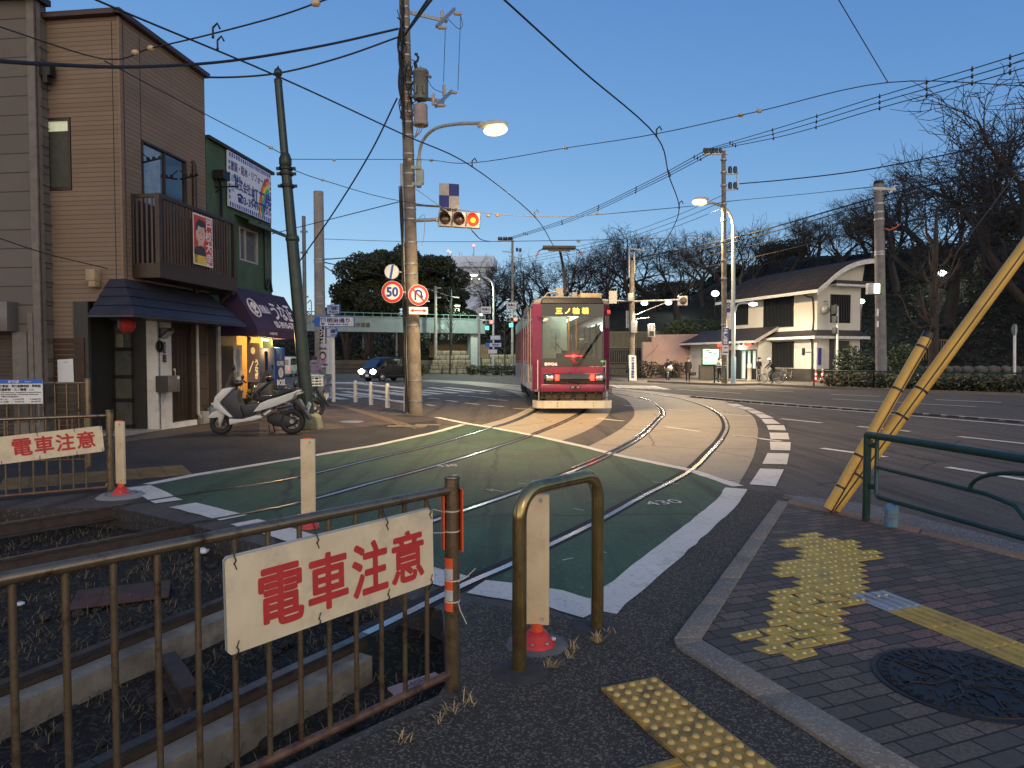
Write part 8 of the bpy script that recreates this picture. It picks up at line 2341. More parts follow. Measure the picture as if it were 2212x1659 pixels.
# ================================================================= trees
BARK = mt('bark_cherry', (.034,.027,.023),.9,0,.35,2, bmp=.4, bsc=12)
TWIG = mt('twig_brown', (.032,.026,.023),.9,0,.3,2)
def bare(seed, H=10.0, spread=1.0, dens=1.0, lean=0.0):
	random.seed(seed)
	tr, br = M(), M()
	def limb(p, d, L, r, lev):
		n = 4 if lev < 2 else (3 if lev < 4 else 2)
		pts, q, dd = [V(p)], V(p), V(d).normalized()
		for i in range(n):
			wob = .16 + .05 * lev
			dd = (dd + V((random.gauss(0, wob), random.gauss(0, wob), random.gauss(0, wob) + (.05 if lev < 2 else .02 if lev < 4 else -.01)))).normalized()
			q = q + dd * (L / n); pts.append(q.copy())
		r1 = r * (.62 if lev < 2 else .5)
		mm = tr if lev == 0 else br
		mm.tube(pts, [r + (r1 - r) * i / n for i in range(n + 1)],8 if lev == 0 else 5 if lev < 3 else 3, False)
		if lev >= 5: return
		k = [5,4,4,4,3][lev]
		k = max(2, int(k * dens + random.random()))
		for c in range(k):
			f = 1.0 if c == 0 else random.uniform(.35 if lev else .55,.98)
			a = pts[min(n - 1, int(f * n))].lerp(pts[min(n, int(f * n) + 1)],(f * n) % 1)
			ax_ = dd.orthogonal().normalized(); ax_.rotate(Matrix.Rotation(random.uniform(0,6.28) if lev else c * 6.28 / k + random.uniform(-.4,.4),3, dd))
			an = random.uniform(.35,.75) * (1.25 if lev == 0 else 1) * spread
			nd = (dd * math.cos(an) + ax_ * math.sin(an)).normalized()
			limb(a, nd, L * random.uniform(.58,.82) * (1.25 if lev == 0 else 1), max(.011, r1 * random.uniform(.55,.85)), lev + 1)
	limb((0,0,-.3),(lean, 0,1), H * .26, H * .024,0)
	zs = max(v.z for v in br.v)
	k = H / zs
	for mm in (tr, br):
		for v in mm.v: v *= k
	return tr, br
PROT = []
for i, (sd_, sp_, dn_) in enumerate(((101,1.0,1.0),(202,1.1,1.0),(303,.85,1.0),(404,1.2,1.0),(505,.95,1.0))):
	PROT.append((bare(sd_, 10, sp_, dn_)))
PM = []
tl = [  # u of trunk, depth, top v, variant, label
	(1305,88,535,0, 'bare cherry tree on the hill just right of the tram roof'),(1360,80,520,1, 'bare cherry tree behind the bare signal pole'),
	(1415,90,520,2, 'bare tree above the long signal arm'),(1465,78,512,3, 'bare cherry tree behind the pink wall, tallest there'),
	(1520,85,505,4, 'bare tree just left of the tall insulator pole'),(1590,76,500,0, 'bare cherry tree rising behind the left end of the police house roof'),
	(1650,84,490,1, 'bare tree above the middle of the police house roof'),(1705,72,480,2, 'bare tree above the right part of the police house roof'),
	(1765,78,465,3, 'bare tree behind the roof gable of the police house'),(1815,68,450,4, 'bare spreading tree left of the thick grey pole'),
	(1870,74,430,1, 'bare tree directly behind the thick grey pole'),(1935,64,385,0, 'bare tall tree right of the thick grey pole'),
	(1990,70,350,2, 'bare tree behind the pollarded trunk'),(2050,58,320,3, 'bare broad tree on the ivy bank at right'),
	(2110,62,270,4, 'bare tree on the ivy bank near the right edge'),(2300,50,130,1, 'large bare tree at the right edge of the view'),
	(2360,48,60,0, 'largest bare tree, half outside the right edge'),(2090,76,330,2, 'distant bare tree high on the bank at right'),
	(1250,95,560,3, 'bare tree partly hidden behind the tram pantograph'),(1190,92,565,4, 'bare tree left of the tram pantograph'),
	(1140,96,560,0, 'bare tree behind the dark green tram pole'),(1090,100,575,1, 'bare tree behind the slim utility pole'),
	(1030,104,600,2, 'bare tree below the pale tower block'),(1900,84,420,4, 'distant bare tree behind the thick grey pole'),(1740,92,478,0, 'distant bare tree above the police house gable'),(1555,96,512,2, 'distant bare tree behind the insulator pole')]
for k, (u, Y, vt, vr, lab) in enumerate(tl):
	q = P(u, 700, Y); gz = max(0, terr(q.x, Y)); h = P(u, vt - (28 if u < 1600 else 12), Y).z - gz
	t = thing('bare_tree', lab, 'tree', (q.x, Y, gz),0, 'bare trees on the hillside')
	if vr >= len(PM) or True:
		if len(PM) <= vr: PM += [None] * (vr + 1 - len(PM))
		if PM[vr] is None:
			a = put('trunk', PROT[vr][0], BARK, t); b = put('branches', PROT[vr][1], TWIG, t); PM[vr] = (a.data, b.data)
		else:
			for nm, dt in zip(('trunk', 'branches'), PM[vr]):
				o = bpy.data.objects.new(nm, dt); COL.objects.link(o); o.parent = t
	s = h / 10 * random.uniform(.98,1.04)
	t.scale = (s * random.uniform(.95,1.2), s, s); t.rotation_euler = (0,0, random.uniform(0,6.28))
# pollarded trunk and slim street trees
q = V((P(2016,770,40).x, 40,0)); random.seed(9)
t = thing('pollarded_tree', 'pollarded bare trunk with stubby upturned branches beside the thick grey pole', 'tree', q)
m = M().tube(smooth_path([(0,0,0),(.03,0,2.5),(-.05,0,5.5),(.0,0,8),(.02,0,10.2)],4),[.30,.29,.28,.27,.26,.25,.24,.23,.22,.2,.18,.16,.15,.13,.1,.08,.06],10)
put('trunk', m, BARK, t)
m = M()
for k in range(34):
	z = random.uniform(3.4,9.2); a = random.choice((0,3.14)) + random.uniform(-1.2,1.2); d_ = V((math.cos(a), math.sin(a),0)); L = random.uniform(.5,2.2) * (1.2 - z / 12)
	p0_ = V((0,0, z)); pts = [p0_, p0_ + d_ * L * .5 + V((0,0,-.05)), p0_ + d_ * L * .8 + V((0,0,.35 * L)), p0_ + d_ * L + V((0,0,.9 * L))]
	m.tube(smooth_path(pts, 3),[.075 - .006 * i for i in range(10)],5)
	for _ in range(4): e_ = V(pts[random.choice((2,3))]); m.tube([e_, e_ + d_ * random.uniform(.1,.5) + V((random.uniform(-.2,.2),0, random.uniform(.1,.5)))],.015,4)
put('stub_branches', m, mt('bark_pale', (.075,.055,.042),.9,0,.3,3), t)
for (u, Y, vt, lab) in ((1090,78,690, 'slim bare street tree left of the small signal'),(972,76,640, 'slim bare street tree beside the green tram pole'),(715,82,715, 'slim leafless sapling under the footbridge near the sign post'),(835,84,715, 'slim leafless sapling under the footbridge above the minivan')):
	q = P(u, 800, Y); q.z = 0; random.seed(u)
	t = thing('street_tree', lab, 'tree', q); h = P(u, vt, Y).z
	put('trunk', M().tube([(0,0,0),(.05,0, h * .5),(0,0, h * .95)],[.09,.07,.03],6), BARK, t)
	m = M()
	for k in range(46):
		z = random.uniform(.3,.95) * h; a = random.uniform(0,6.28); L = random.uniform(.3,1.0) * (1.1 - z / h) * h * .3 + .15
		d_ = V((math.cos(a), math.sin(a), random.uniform(.5,1.3))); m.tube([(0,0, z), V((0,0, z)) + d_ * L],[.025,.012],4, False)
	put('branches', m, TWIG, t)
# evergreen crowns
EV = [mt('evergreen_dark', (.010,.017,.007),.7,0,.4,.5), mt('evergreen_mid', (.021,.031,.011),.7,0,.4,.5), mt('evergreen_light', (.045,.052,.018),.7,0,.4,.5)]
def evergreen(label, u, v, Y, rad, n, s=.3, lobes=7, seed=1, trunk=True):
	random.seed(seed); lobes = int(lobes * 2.8); n = int(n * 1.9); s *= .76
	c = P(u, v, Y); gz = max(0, terr(c.x, Y))
	t = thing('evergreen_tree', label, 'tree', (c.x, Y, gz),0, 'evergreen trees behind the footbridge' if u < 1100 else None)
	m = M(); cz = c.z - gz
	for k in range(lobes):
		a = k * 2.4; rr = .62 * math.sqrt((k + .5) / lobes)
		rr *= 1.12; zt_e = math.sqrt(max(0,1 - min(1, rr * rr))); lc = V((rad[0] * rr * math.cos(a), rad[1] * rr * math.sin(a), cz + rad[2] * ((.7,.3,-.05,-.4,-.7)[k % 5] * zt_e + random.uniform(-.1,.1))))
		q_ = random.uniform(.27,.38); lr = (rad[0] * q_, rad[1] * q_, rad[2] * q_ * .85)
		leaves(m, lc, lr, n // lobes, s, 3,.45)
	put('crown', m, EV, t)
	m = M()
	for k in range(5):
		a = k * 1.3; m.tube([(0,0,0),(.3 * math.cos(a),.3 * math.sin(a), cz * .35),(rad[0] * .5 * math.cos(a), rad[1] * .5 * math.sin(a), cz)],[.45,.3,.12],6)
	put('trunk', m, BARK, t)
evergreen('broad dark evergreen tree left of the central pole, behind the 50 sign', 795,630,93,(5.6,5,5.4),11000,.30,9,1)
evergreen('tall dark evergreen tree directly behind the central utility pole', 868,603,95,(5.2,5,4.4),9000,.30,8,2)
evergreen('dark evergreen tree partly covering the pale tower block', 940,625,94,(4.6,4.5,4.8),9000,.30,8,3)
evergreen('low dark evergreen tree at the left end of the footbridge', 748,675,95,(3.4,3,2.6),4500,.30,6,4)
evergreen('low evergreen tree behind the footbridge, under the tower block', 975,668,92,(3.6,3,2.8),5000,.30,6,5)
evergreen('low dark evergreen tree far left beside the steel pole', 700,690,96,(3.0,3,1.6),3000,.30,5,12)
evergreen('dark rounded evergreen tree above the police house roof', 1690,585,98,(5.6,5,4.2),8000,.32,8,6)
evergreen('dark rounded evergreen tree left of the police house roof', 1560,618,100,(4.6,4,3.4),6000,.32,7,7)
evergreen('dark evergreen tree on the bank at the right edge', 2150,560,72,(5.2,4,6.0),9000,.28,8,8)
evergreen('dark evergreen tree on the bank between the grey pole and the lamp', 1975,620,78,(5,4,4.2),7000,.28,8,9)
evergreen('dark evergreen tree behind the thick grey pole', 1880,640,84,(4.6,4,3.8),6000,.28,7,10)
evergreen('low dark evergreen mass behind the pink wall hedge', 1440,650,96,(6,4,2.6),6000,.3,8,11)
# ================================================================= tower block
c = P(1014,700,160); c.z = 0
t = thing('tower_block', 'pale blue grey tower block with red beacons behind the evergreen trees', 'building', c, R(-4))
W_t = 9.8 / 2; ht = P(1014,556,160).z
wt_ = mt('tower_wall', (.55,.64,.78),.8,0,.05,.3)
m = M().wall((-W_t, 0,0),(1,0,0),2 * W_t, ht, [(4.1,7.6, ht - 7.5, ht - 4.2)],.5,(0,-1,0))
m.wall((-W_t, 0,0),(0,1,0),8, ht, [],.3,(-1,0,0)).wall((W_t, 0,0),(0,1,0),8, ht, [],.3,(1,0,0)); m.add([(-W_t, 0, ht),(W_t, 0, ht),(W_t, 8, ht),(-W_t, 8, ht)],[(0,1,2,3)])
put('wall', m, wt_, t)
put('parapet', M().b2((-W_t - .1,-.9, ht - 2.3),(W_t + .9,8, ht + .2)), wt_, t, bevel=.05)
wq = put('window', M().b2((-W_t + 4.1,.4, ht - 7.5),(-W_t + 7.6,.5, ht - 4.2)), mt('tower_glass', (.30,.36,.42),.15, spec=.8), t)
put('window_lights', M().ball((-.3,.3, ht - 4.9),.13,8).ball((.5,.3, ht - 4.9),.13,8).ball((2.3,.3, ht - 5),.15,8), m_emit('warm_dot', (1,.85,.6),5), wq)
put('mast', M().tube([(.8,2, ht),(.8,2, ht + 3.0)],.1,6).tube([(-W_t - .2,1, ht),(-W_t - .2,1, ht + 1.6)],.08,6).tube([(-W_t + .6,1, ht),(-W_t + .6,1, ht + 1.3)],.08,6).tube([(-2.2,1, ht),(-2.6,1, ht + 1.5)],.06,5).tube([(-1.7,1, ht),(-2.0,1, ht + 1.4)],.06,5).tube([(.1,2, ht),(.8,2, ht + 1.4)],.05,5).b2((-1.9,1, ht),(-1.4,1.5, ht + .5)), STEEL, t)
put('beacon', M().ball((.8,2, ht + 3.1),.28,8).ball((-W_t - .2,1, ht + 1.7),.26,8).ball((-W_t + .4,1, ht + 1.4),.2,8), m_emit('beacon_red', (1,.16,.10),5), t)
# ================================================================= white police house
CQ = G(1763,825.5); RZ2 = R(18.8)
RF2 = Matrix.Translation(CQ) @ Matrix.Rotation(RZ2,4, 'Z'); IV2 = RF2.inverted()
ex, ey = V((math.cos(RZ2), math.sin(RZ2),0)), V((-math.sin(RZ2), math.cos(RZ2),0))
z8 = lambda x, y: (1350 + .293 * x, 513 + .293 * y)
def WL(x, y, off=0.0):
	q = IV2 @ PL(*z8(x, y), CQ - ex * off, ey); return q.y, q.z
def WG(x, y): 
	q = IV2 @ PL(*z8(x, y), CQ, ex); return q.x, q.z
t = thing('police_house', 'white two storey police house with a curved dark tiled roof and red lamps', 'building', CQ, RZ2)
m_pw = mt('police_white_wall', (.58,.56,.50),.8,0,.04,.8, dirt=(.45,.43,.37), dsc=.5, damt=.35)
LQ, ze = WL(752,500)[0], WL(1400,384)[1]; wx = WG(1737,500)[0]
def rc(xa, xb, ya, yb): 
	a, b = WL(xa, (ya + yb) / 2), WL(xb, (ya + yb) / 2)
	return (b[0], a[0], WL((xa + xb) / 2, yb)[1], WL((xa + xb) / 2, ya)[1])
H1, H2_, H3 = rc(1020,1245,448,658), rc(1020,1245,776,952), rc(800,910,455,640)
m = M().wall((0,0,0),(0,1,0), LQ, ze, [H1, H2_, H3],.15,(-1,0,0))
ga = WG(1515,418), WG(1662,632)
m.wall((0,0,0),(1,0,0), wx, ze, [(ga[0][0], ga[1][0], ga[1][1], ga[0][1])],.15,(0,-1,0))
m.wall((wx, 0,0),(0,1,0), LQ, ze, [],.15,(1,0,0))
rp = [(-.75, ze - .1),(0, ze + .42),(.9, ze + 1.1),(1.9, ze + 1.65),(3.0, ze + 2.0),(4.2, ze + 2.15),(wx + .9, ze + 1.75)]
m.add([(0,0, ze)] + [(x, 0, z - .1) for x, z in rp[1:-1]] + [(wx, 0, ze)],[list(range(len(rp)))])
put('wall', m, m_pw, t)
m = M()
sr = [tuple(v.xy) for v in smooth_path([V((x, z, 0)) for x, z in rp],4)]
for i in range(len(sr) - 1):
	(xa, za),(xb, zb3) = sr[i], sr[i + 1]
	m.add([(xa, -.85, za),(xb, -.85, zb3),(xb, LQ + .5, zb3),(xa, LQ + .5, za),(xa, -.85, za - .14),(xb, -.85, zb3 - .14),(xb, LQ + .5, zb3 - .14),(xa, LQ + .5, za - .14)],[(0,1,2,3),(7,6,5,4),(0,4,5,1),(3,2,6,7)], True)
def m_tiles(name, pitch):
	mm_, tt, b_, new, ln2 = nodes(name)
	tc = new('ShaderNodeTexCoord').outputs['Object']
	wv = new('ShaderNodeTexWave'); wv.bands_direction = 'Y'; wv.inputs['Scale'].default_value = 1 / pitch * .5; wv.inputs['Distortion'].default_value = .3
	ln2(tc, wv.inputs['Vector'])
	w2_ = new('ShaderNodeTexWave'); w2_.bands_direction = 'X'; w2_.wave_profile = 'SAW'; w2_.inputs['Scale'].default_value = .55
	ln2(tc, w2_.inputs['Vector'])
	ad = new('ShaderNodeMath'); ln2(wv.outputs['Fac'], ad.inputs[0]); ln2(w2_.outputs['Fac'], ad.inputs[1])
	c_ = mixc(tt, ramp(tt, noise(tt, tc, 5,3),.3,.7),(.022,.019,.021),(.045,.038,.038)); c_ = mixc(tt, ramp(tt, ad.outputs[0],.2,1.5),(.015,.013,.015), c_)
	ln2(c_, b_.inputs['Base Color']); b_.inputs['Roughness'].default_value = .55
	bump(tt, b_, ad.outputs[0],.8,.06)
	return mm_
TILE = m_tiles('roof_tiles', .3)
for k in range(int(LQ / .34) + 3):
	m.tube([(x, -.8 + k * .34, z + .015) for x, z in sr[::2]],.055,4, False)
for i in range(2, len(sr) - 1,2): m.tube([(sr[i][0],-.84, sr[i][1] + .01),(sr[i][0], LQ + .45, sr[i][1] + .01)],.02,4, False)
put('roof', m, TILE, t)
m = M()
for i in range(len(sr) - 1):
	(xa, za),(xb, zb3) = sr[i], sr[i + 1]
	m.add([(xa, -.9, za + .02),(xb, -.9, zb3 + .02),(xb, -.9, zb3 - .3),(xa, -.9, za - .3),(xa, -.78, za + .02),(xb, -.78, zb3 + .02),(xb, -.78, zb3 - .3),(xa, -.78, za - .3)],[(0,1,2,3),(4,7,6,5),(0,4,5,1),(3,2,6,7)])
m.b2((-.8,-.9, ze - .32),(-.7, LQ + .5, ze - .1))
put('barge_board', m, mt('barge_white', (.6,.6,.58),.6), t)
m = M().tube([(4.2,-.9, ze + 2.2),(4.2, LQ + .5, ze + 2.2)],.14,8).box((4.2,-.8, ze + 2.4),(.3,.3,.5))
put('ridge', m, TILE, t)
def slats(nm, H, n=22):
	y0_, y1_, z0_, z1_ = H
	m = M().b2((.1, y0_, z0_),(.14, y1_, z1_))
	for k in range(n): m.b2((-.04, y0_ + (y1_ - y0_) * (k + .25) / n, z0_),(.05, y0_ + (y1_ - y0_) * (k + .7) / n, z1_))
	m.b2((-.06, y0_ - .02, z1_),(.06, y1_ + .02, z1_ + .06)); m.b2((-.06, y0_ - .02, z0_ - .06),(.06, y1_ + .02, z0_))
	put(nm, m, mt('black_slats', (.012,.012,.013),.5), t)
for H in (H1, H2_, H3): slats('slatted_window', H)
m = M().b2((ga[0][0],.08, ga[1][1]),(ga[1][0],.14, ga[0][1]))
for k in range(12): m.b2((ga[0][0] + (ga[1][0] - ga[0][0]) * (k + .2) / 12,-.03, ga[1][1]),(ga[0][0] + (ga[1][0] - ga[0][0]) * (k + .65) / 12,.08, ga[0][1]))
put('slatted_window', m, mt('black_slats', (.012,.012,.013)), t)
zl_ = WL(1400,712)[1]
m = M()
for (a, b_, zz) in (((-.7,-.7),(0,8.0), zl_),):
	m.add([(-.7,-.6, zl_ - .15),(-.7,8.2, zl_ - .15),(0,8.2, zl_ + .3),(0,0, zl_ + .3)],[(0,1,2,3)]); m.add([(-.7,-.6, zl_ - .15),(0,0, zl_ + .3),(wx, 0, zl_ + .3),(wx + .3,-.6, zl_ - .15)],[(0,1,2,3)])
put('pent_roof', m, TILE, t)
put('pent_fascia', M().b2((-.72,-.62, zl_ - .34),(-.64,8.2, zl_ - .15)).b2((-.72,-.62, zl_ - .34),(wx + .3,-.54, zl_ - .15)).b2((-.7,-.6, zl_ - .3),(0,8.2, zl_ - .24)).b2((0,-.6, zl_ - .3),(wx + .28,0, zl_ - .24)), mt('barge_white', (.6,.6,.58)), t)
gh_ = WG(1515,340)
put('window_hood', M().b2((gh_[0] - .05,-.6, gh_[1] - .05),(wx + .5,0, gh_[1] + .2)), TILE, t)
put('hood_fascia', M().b2((gh_[0] - .05,-.62, gh_[1] - .2),(wx + .52,-.02, gh_[1] - .055)), mt('barge_white', (.6,.6,.58)), t)
m = M()
random.seed(2)
for k in range(14): m.b2((-.06 - random.uniform(0,.03),0, k * .066),(.02, LQ, k * .066 + .058)); m.b2((0,-.06 - random.uniform(0,.03), k * .066),(wx, .02, k * .066 + .058))
put('slate_skirting', m, mt('slate_skirting', (.055,.05,.045),.8,0,.4,2), t)
put('drain_pipe', M().tube(smooth_path([(-.7,.9, ze - .2),(-.3,.55, ze - .5),(-.08,.35, ze - .7),(-.08,.3, zl_ + .4),(-.4,.6, zl_ - .2),(-.12,.35, zl_ - .5),(-.1,.3,.1)],3),.055,8), BLACKP, t)
put('gable_lamp', M().ball((.55,-.2, WG(1450,535)[1]),(.35,.2,.28),12).tube([(.6,-.02, WG(1450,470)[1]),(.6,-.25, WG(1450,470)[1]),(.7,-.2, WG(1450,500)[1])],.05,6), mt('lamp_grey_glass', (.35,.35,.33),.2), t)
put('number_panel', M().b2((.1,-.08,1.2),(.35,-.02,2.4)), NAVY, t)
put('lower_door', M().b2((WG(1505,850)[0],-.08,.6),(WG(1540,850)[0],.02,3.2)).b2((WG(1570,850)[0],-.04,.2),(WG(1650,850)[0],.02,2.9)), mt('door_black', (.02,.02,.022),.5), t)
put('small_lettering', M().b2((-.07, WL(1330,820)[0],1.9),(-.05, WL(1310,820)[0],2.4)).b2((-.07, WL(1385,830)[0],2.1),(-.05, WL(1320,820)[0],2.14)), BLACKP, t)
# entrance porch
yp0, yp1 = WL(1010,700)[0],14.6
m = M()
po = 1.3
yd0, yd1 = WL(965,900, po)[0], WL(765,900, po)[0]
m.wall((-po, yd0 - .25,0),(0,1,0), yp1 - yd0,3.0,[(.2, yd1 - yd0 + .2,0.05,2.35)],.15,(-1,0,0))
m.b2((-po, yd0 - .25,0),(0, yd0 - .15,3.0)); 
put('porch_wall', m, m_pw, t)
m = M().add([(-po - .9, yd0 - .9,3.0),(-po - .9, yp1 + 1,3.0),(0, yp1 + 1,4.1),(0, yd0 - .9,4.1)],[(0,1,2,3)])
put('porch_roof', m, TILE, t)
put('porch_fascia', M().b2((-po - .95, yd0 - .9,2.84),(-po - .85, yp1 + 1,3.0)).add([(-po - .9, yd0 - .92,3.0),(0, yd0 - .92,4.1),(0, yd0 - .92,3.85),(-po - .9, yd0 - .92,2.75)],[(0,1,2,3),(3,2,1,0)]), mt('barge_white', (.6,.6,.58)), t)
W1 = yd1 - yd0
put('lit_doorway', M().b2((-po + .3, yd0 - .03,.1),(-po + .34, yd1 - .05,2.3)), mt('lit_interior', (.6,.75,.62),.8, emit=.55, ecol=(.75,.95,.75)), t)
m = M()
for f_ in (0,.18,.36,.58,.8,1): m.b2((-po - .02, yd0 - .05 + W1 * f_ - .05,.05),(-po + .12, yd0 - .05 + W1 * f_ + .06,2.35))
m.b2((-po - .02, yd0 - .05,2.25),(-po + .1, yd1 - .05,2.36)); m.b2((-po + .1, yd0 - .03,.1),(-po + .16, yd0 + W1 * .36,.9)); m.b2((-po + .1, yd0 + W1 * .58,.1),(-po + .16, yd1,2.3))
put('door_frame', m, mt('door_black', (.02,.02,.022)), t)
zlamp = WL(895,768, po)[1]
for px in (897,700):
	y_ = WL(px, 768, po + .2)[0]
	put('red_lamp', M().box((-po - .25, y_, zlamp),(.22,.3,.62)), m_emit('police_red', (1,.05,.015),4), t, bevel=.04)
	lamp('red_lamp_light', (-po - .6, y_, zlamp),(1,.1,.04),7, t, r=.15, local=True)
put('lettering', M().text('飛鳥山交番', (-po - .015, WL(800,780, po)[0], WL(800,780, po)[1]),(0,-1,0), UZ, 2.4,.36,.015,.003).text('警視庁滝野川警察署', (-po - .015, WL(795,748, po)[0], WL(795,750, po)[1]),(0,-1,0), UZ, 1.6,.18,.006,.003), BLACKP, t)
put('crest', M().lathe([(.2,0),(.16,.03),(.08,.01),(.05,.04),(1e-3,.04)],(-po - .0, WL(940,775, po)[0] - .0, WL(940,775, po)[1]),10, Matrix.Rotation(R(-90),4, 'Y')), mt('crest_dark', (.08,.07,.06),.4,.4), t)
lamp('entrance_light', (-po - .3,(yd0 + yd1) / 2,2.5),(.9,1,.8),35, t, r=.2, local=True)
# pink retaining wall with a grey door
m_pk = mt('pink_wall', (.40,.27,.235),.8,0,.08,.7, dirt=(.27,.18,.15), dsc=.6, damt=.4)
Yp = 60.5
pw = lambda x, y: (lambda q: (q.x, q.z))(P(*z8(x, y), Yp))
xA, xB, xC, xD = pw(60,900)[0], pw(130,900)[0], pw(200,900)[0], pw(640,900)[0]
c = V((xC, Yp, 0))
t = thing('pink_wall', 'dusty pink retaining wall stepping up beside the police house', 'wall', c)
zt1, zt2_ = pw(400,716)[1], pw(160,770)[1]
put('wall_face', M().b2((xB, Yp, 0),(xC, Yp + .6, zt2_)).b2((xC, Yp, 0),(pw(478,900)[0], Yp + .6, zt1)).b2((pw(562,900)[0], Yp, 0),(xD, Yp + .6, zt1)).b2((pw(478,900)[0], Yp, pw(500,800)[1]),(pw(562,900)[0], Yp + .6, zt1)), m_pk, t, True, bevel=.03)
put('crack', M().tube([V((pw(a, b)[0], Yp - .002, pw(a, b)[1])) for a, b in ((245,790),(225,815),(215,835),(180,860),(150,890))],.02,4), mt('crack_dark', (.12,.08,.07),.9), t, True)
da, db = pw(482,1033), pw(560,806)
dd_ = put('metal_door', M().b2((da[0], Yp + .2,0),(db[0], Yp + .3, db[1])), mt('door_grey', (.30,.28,.27),.5,.1,.06), t, True)
put('door_rail', M().b2((da[0], Yp + .17, db[1] - .35),(db[0], Yp + .21, db[1] - .27)).b2((da[0] + 1.1, Yp + .17,.5),(da[0] + 1.55, Yp + .21,1.5)), mt('door_grey_dark', (.16,.15,.14),.5), dd_, True)
c = P(*z8(518,893), Yp + .05)
t = thing('paper_notice', 'two white sheets posted on the grey metal door in the pink wall', 'notice', c)
put('sheet', M().box(c + V((-.36,0,0)),(.62,.02,.8)), WHITE, t, True); put('sheet', M().box(c + V((.36,0,0)),(.55,.02,.8)), WHITE, t, True)
# lit map board
c = P(*z8(630,880),52)
t = thing('map_board', 'lit area map board standing by the police house entrance', 'map board', V((c.x, c.y, 0)))
w2, h2 = 58 * .293 * 52 / F, 55 * .293 * 52 / F
put('case', M().box(c, (2 * w2 + .12,.18,2 * h2 + .12)), BLACKM, t, True, bevel=.02)
put('lit_panel', M().box(c + V((0,-.1,0)),(2 * w2,.03,2 * h2)), mt('lit_map_green', (.25,.5,.38),.5,0,.5,2.5, emit=.75, ecol=(.45,.8,.62)), t, True)
random.seed(6); m = M()
for k in range(26):
	m.mat(random.randrange(4)); m.box(c + V((random.uniform(-.8,.85) * w2,-.12, random.uniform(-.85,.85) * h2)),(random.uniform(.06,.3),.006, random.uniform(.02,.14)))
put('map_blocks', m, [m_emit('map_white', (.8,.95,.85),1.0), m_emit('map_yellow', (.9,.85,.3),.9), m_emit('map_teal', (.15,.55,.42),.7), mt('map_ink', (.05,.12,.09),.6)], t, True)
put('stand', M().box(V((c.x, c.y + .3, c.z / 2 - h2 / 2)),(2 * w2 + .3,.5, c.z - h2 - .1)), mt('stand_dark', (.06,.05,.045),.7), t, True)
lamp('map_glow', c + V((0,-.5,0)),(.6,1,.8),10, t, r=.3)
# fences above the pink wall
m = M(); xa = P(*z8(-160,760),64).x; xb = P(*z8(360,690),64).x
for k in range(60): m.box(V((xa + (xb - xa) * k / 59,64,3.4)),(.06,.04,1.5))
m.box(V(((xa + xb) / 2,64,4.15)),(xb - xa, .06,.08)).box(V(((xa + xb) / 2,64,2.7)),(xb - xa, .06,.06))
put('iron_fence', m, mt('fence_pale', (.16,.15,.10),.6,.2), label='upright bar fence along the top of the pink wall right of the tram', cat='fence', base=(xa, 64,2.6))
m = M(); 
for k in range(26): m.box(V((xa + k * .2,62.5,1.9)),(.07,.05,1.3))
m.box(V((xa + 2.5,62.5,2.5)),(5.2,.07,.07)).box(V((xa + 2.5,62.5,1.3)),(5.2,.07,.07)).box(V((xa + 2.5,62.8,.6)),(5.6,.3,1.2))
put('step_fence', m, mt('fence_dark', (.06,.055,.045),.7), label='dark low fence on the steps between the tram and the pink wall', cat='fence', base=(xa, 62.5,0))
bush('hedge', 'dark evergreen hedge along the top of the pink wall', 'hedge', V((P(*z8(540,690),62.5).x, 62.5,3.0)),(3.6,.8,1.15),2200,.14, None, LEAF)
# bollards and cones
bp = None
for (u, v, lab) in ((1526,820.6, 'white stubby bollard left of the map board'),(1618.7,823.2, 'white stubby bollard right of the police house entrance')):
	t = thing('bollard', lab, 'bollard', G(u, v),0, 'white bollards before the police house')
	put('bollard_body', M().lathe([(.16,0),(.16,.95),(.18,.97),(.18,1.05),(.16,1.08),(.17,1.2),(.12,1.3),(1e-3,1.32)],(0,0,0),14), mt('bollard_cream', (.5,.46,.38),.7), t)
	put('base', M().lathe([(.2,0),(.2,.08),(.16,.1)],(0,0,0),14), CONC2, t)
for (u, v, lab) in ((1762,826, 'red and white traffic cone at the corner of the police house'),(1777,826.5, 'traffic cone behind the end of the dark green guard rail'),(1806,827.5, 'traffic cone at the foot of the white sign post')):
	t = thing('traffic_cone', lab, 'traffic cone', G(u, v),0, 'cones beside the police house')
	m = M()
	for k in range(6): m.mat(k % 2); m.lathe([(.19 - .026 * k, .05 + .15 * k),(.19 - .026 * (k + 1),.05 + .15 * (k + 1))],(0,0,0),16)
	put('cone_body', m, [mt('cone_red', (.6,.06,.03),.5), WHITE], t)
	put('base', M().box((0,0,.025),(.4,.4,.05)), mt('cone_red', (.6,.06,.03)), t)
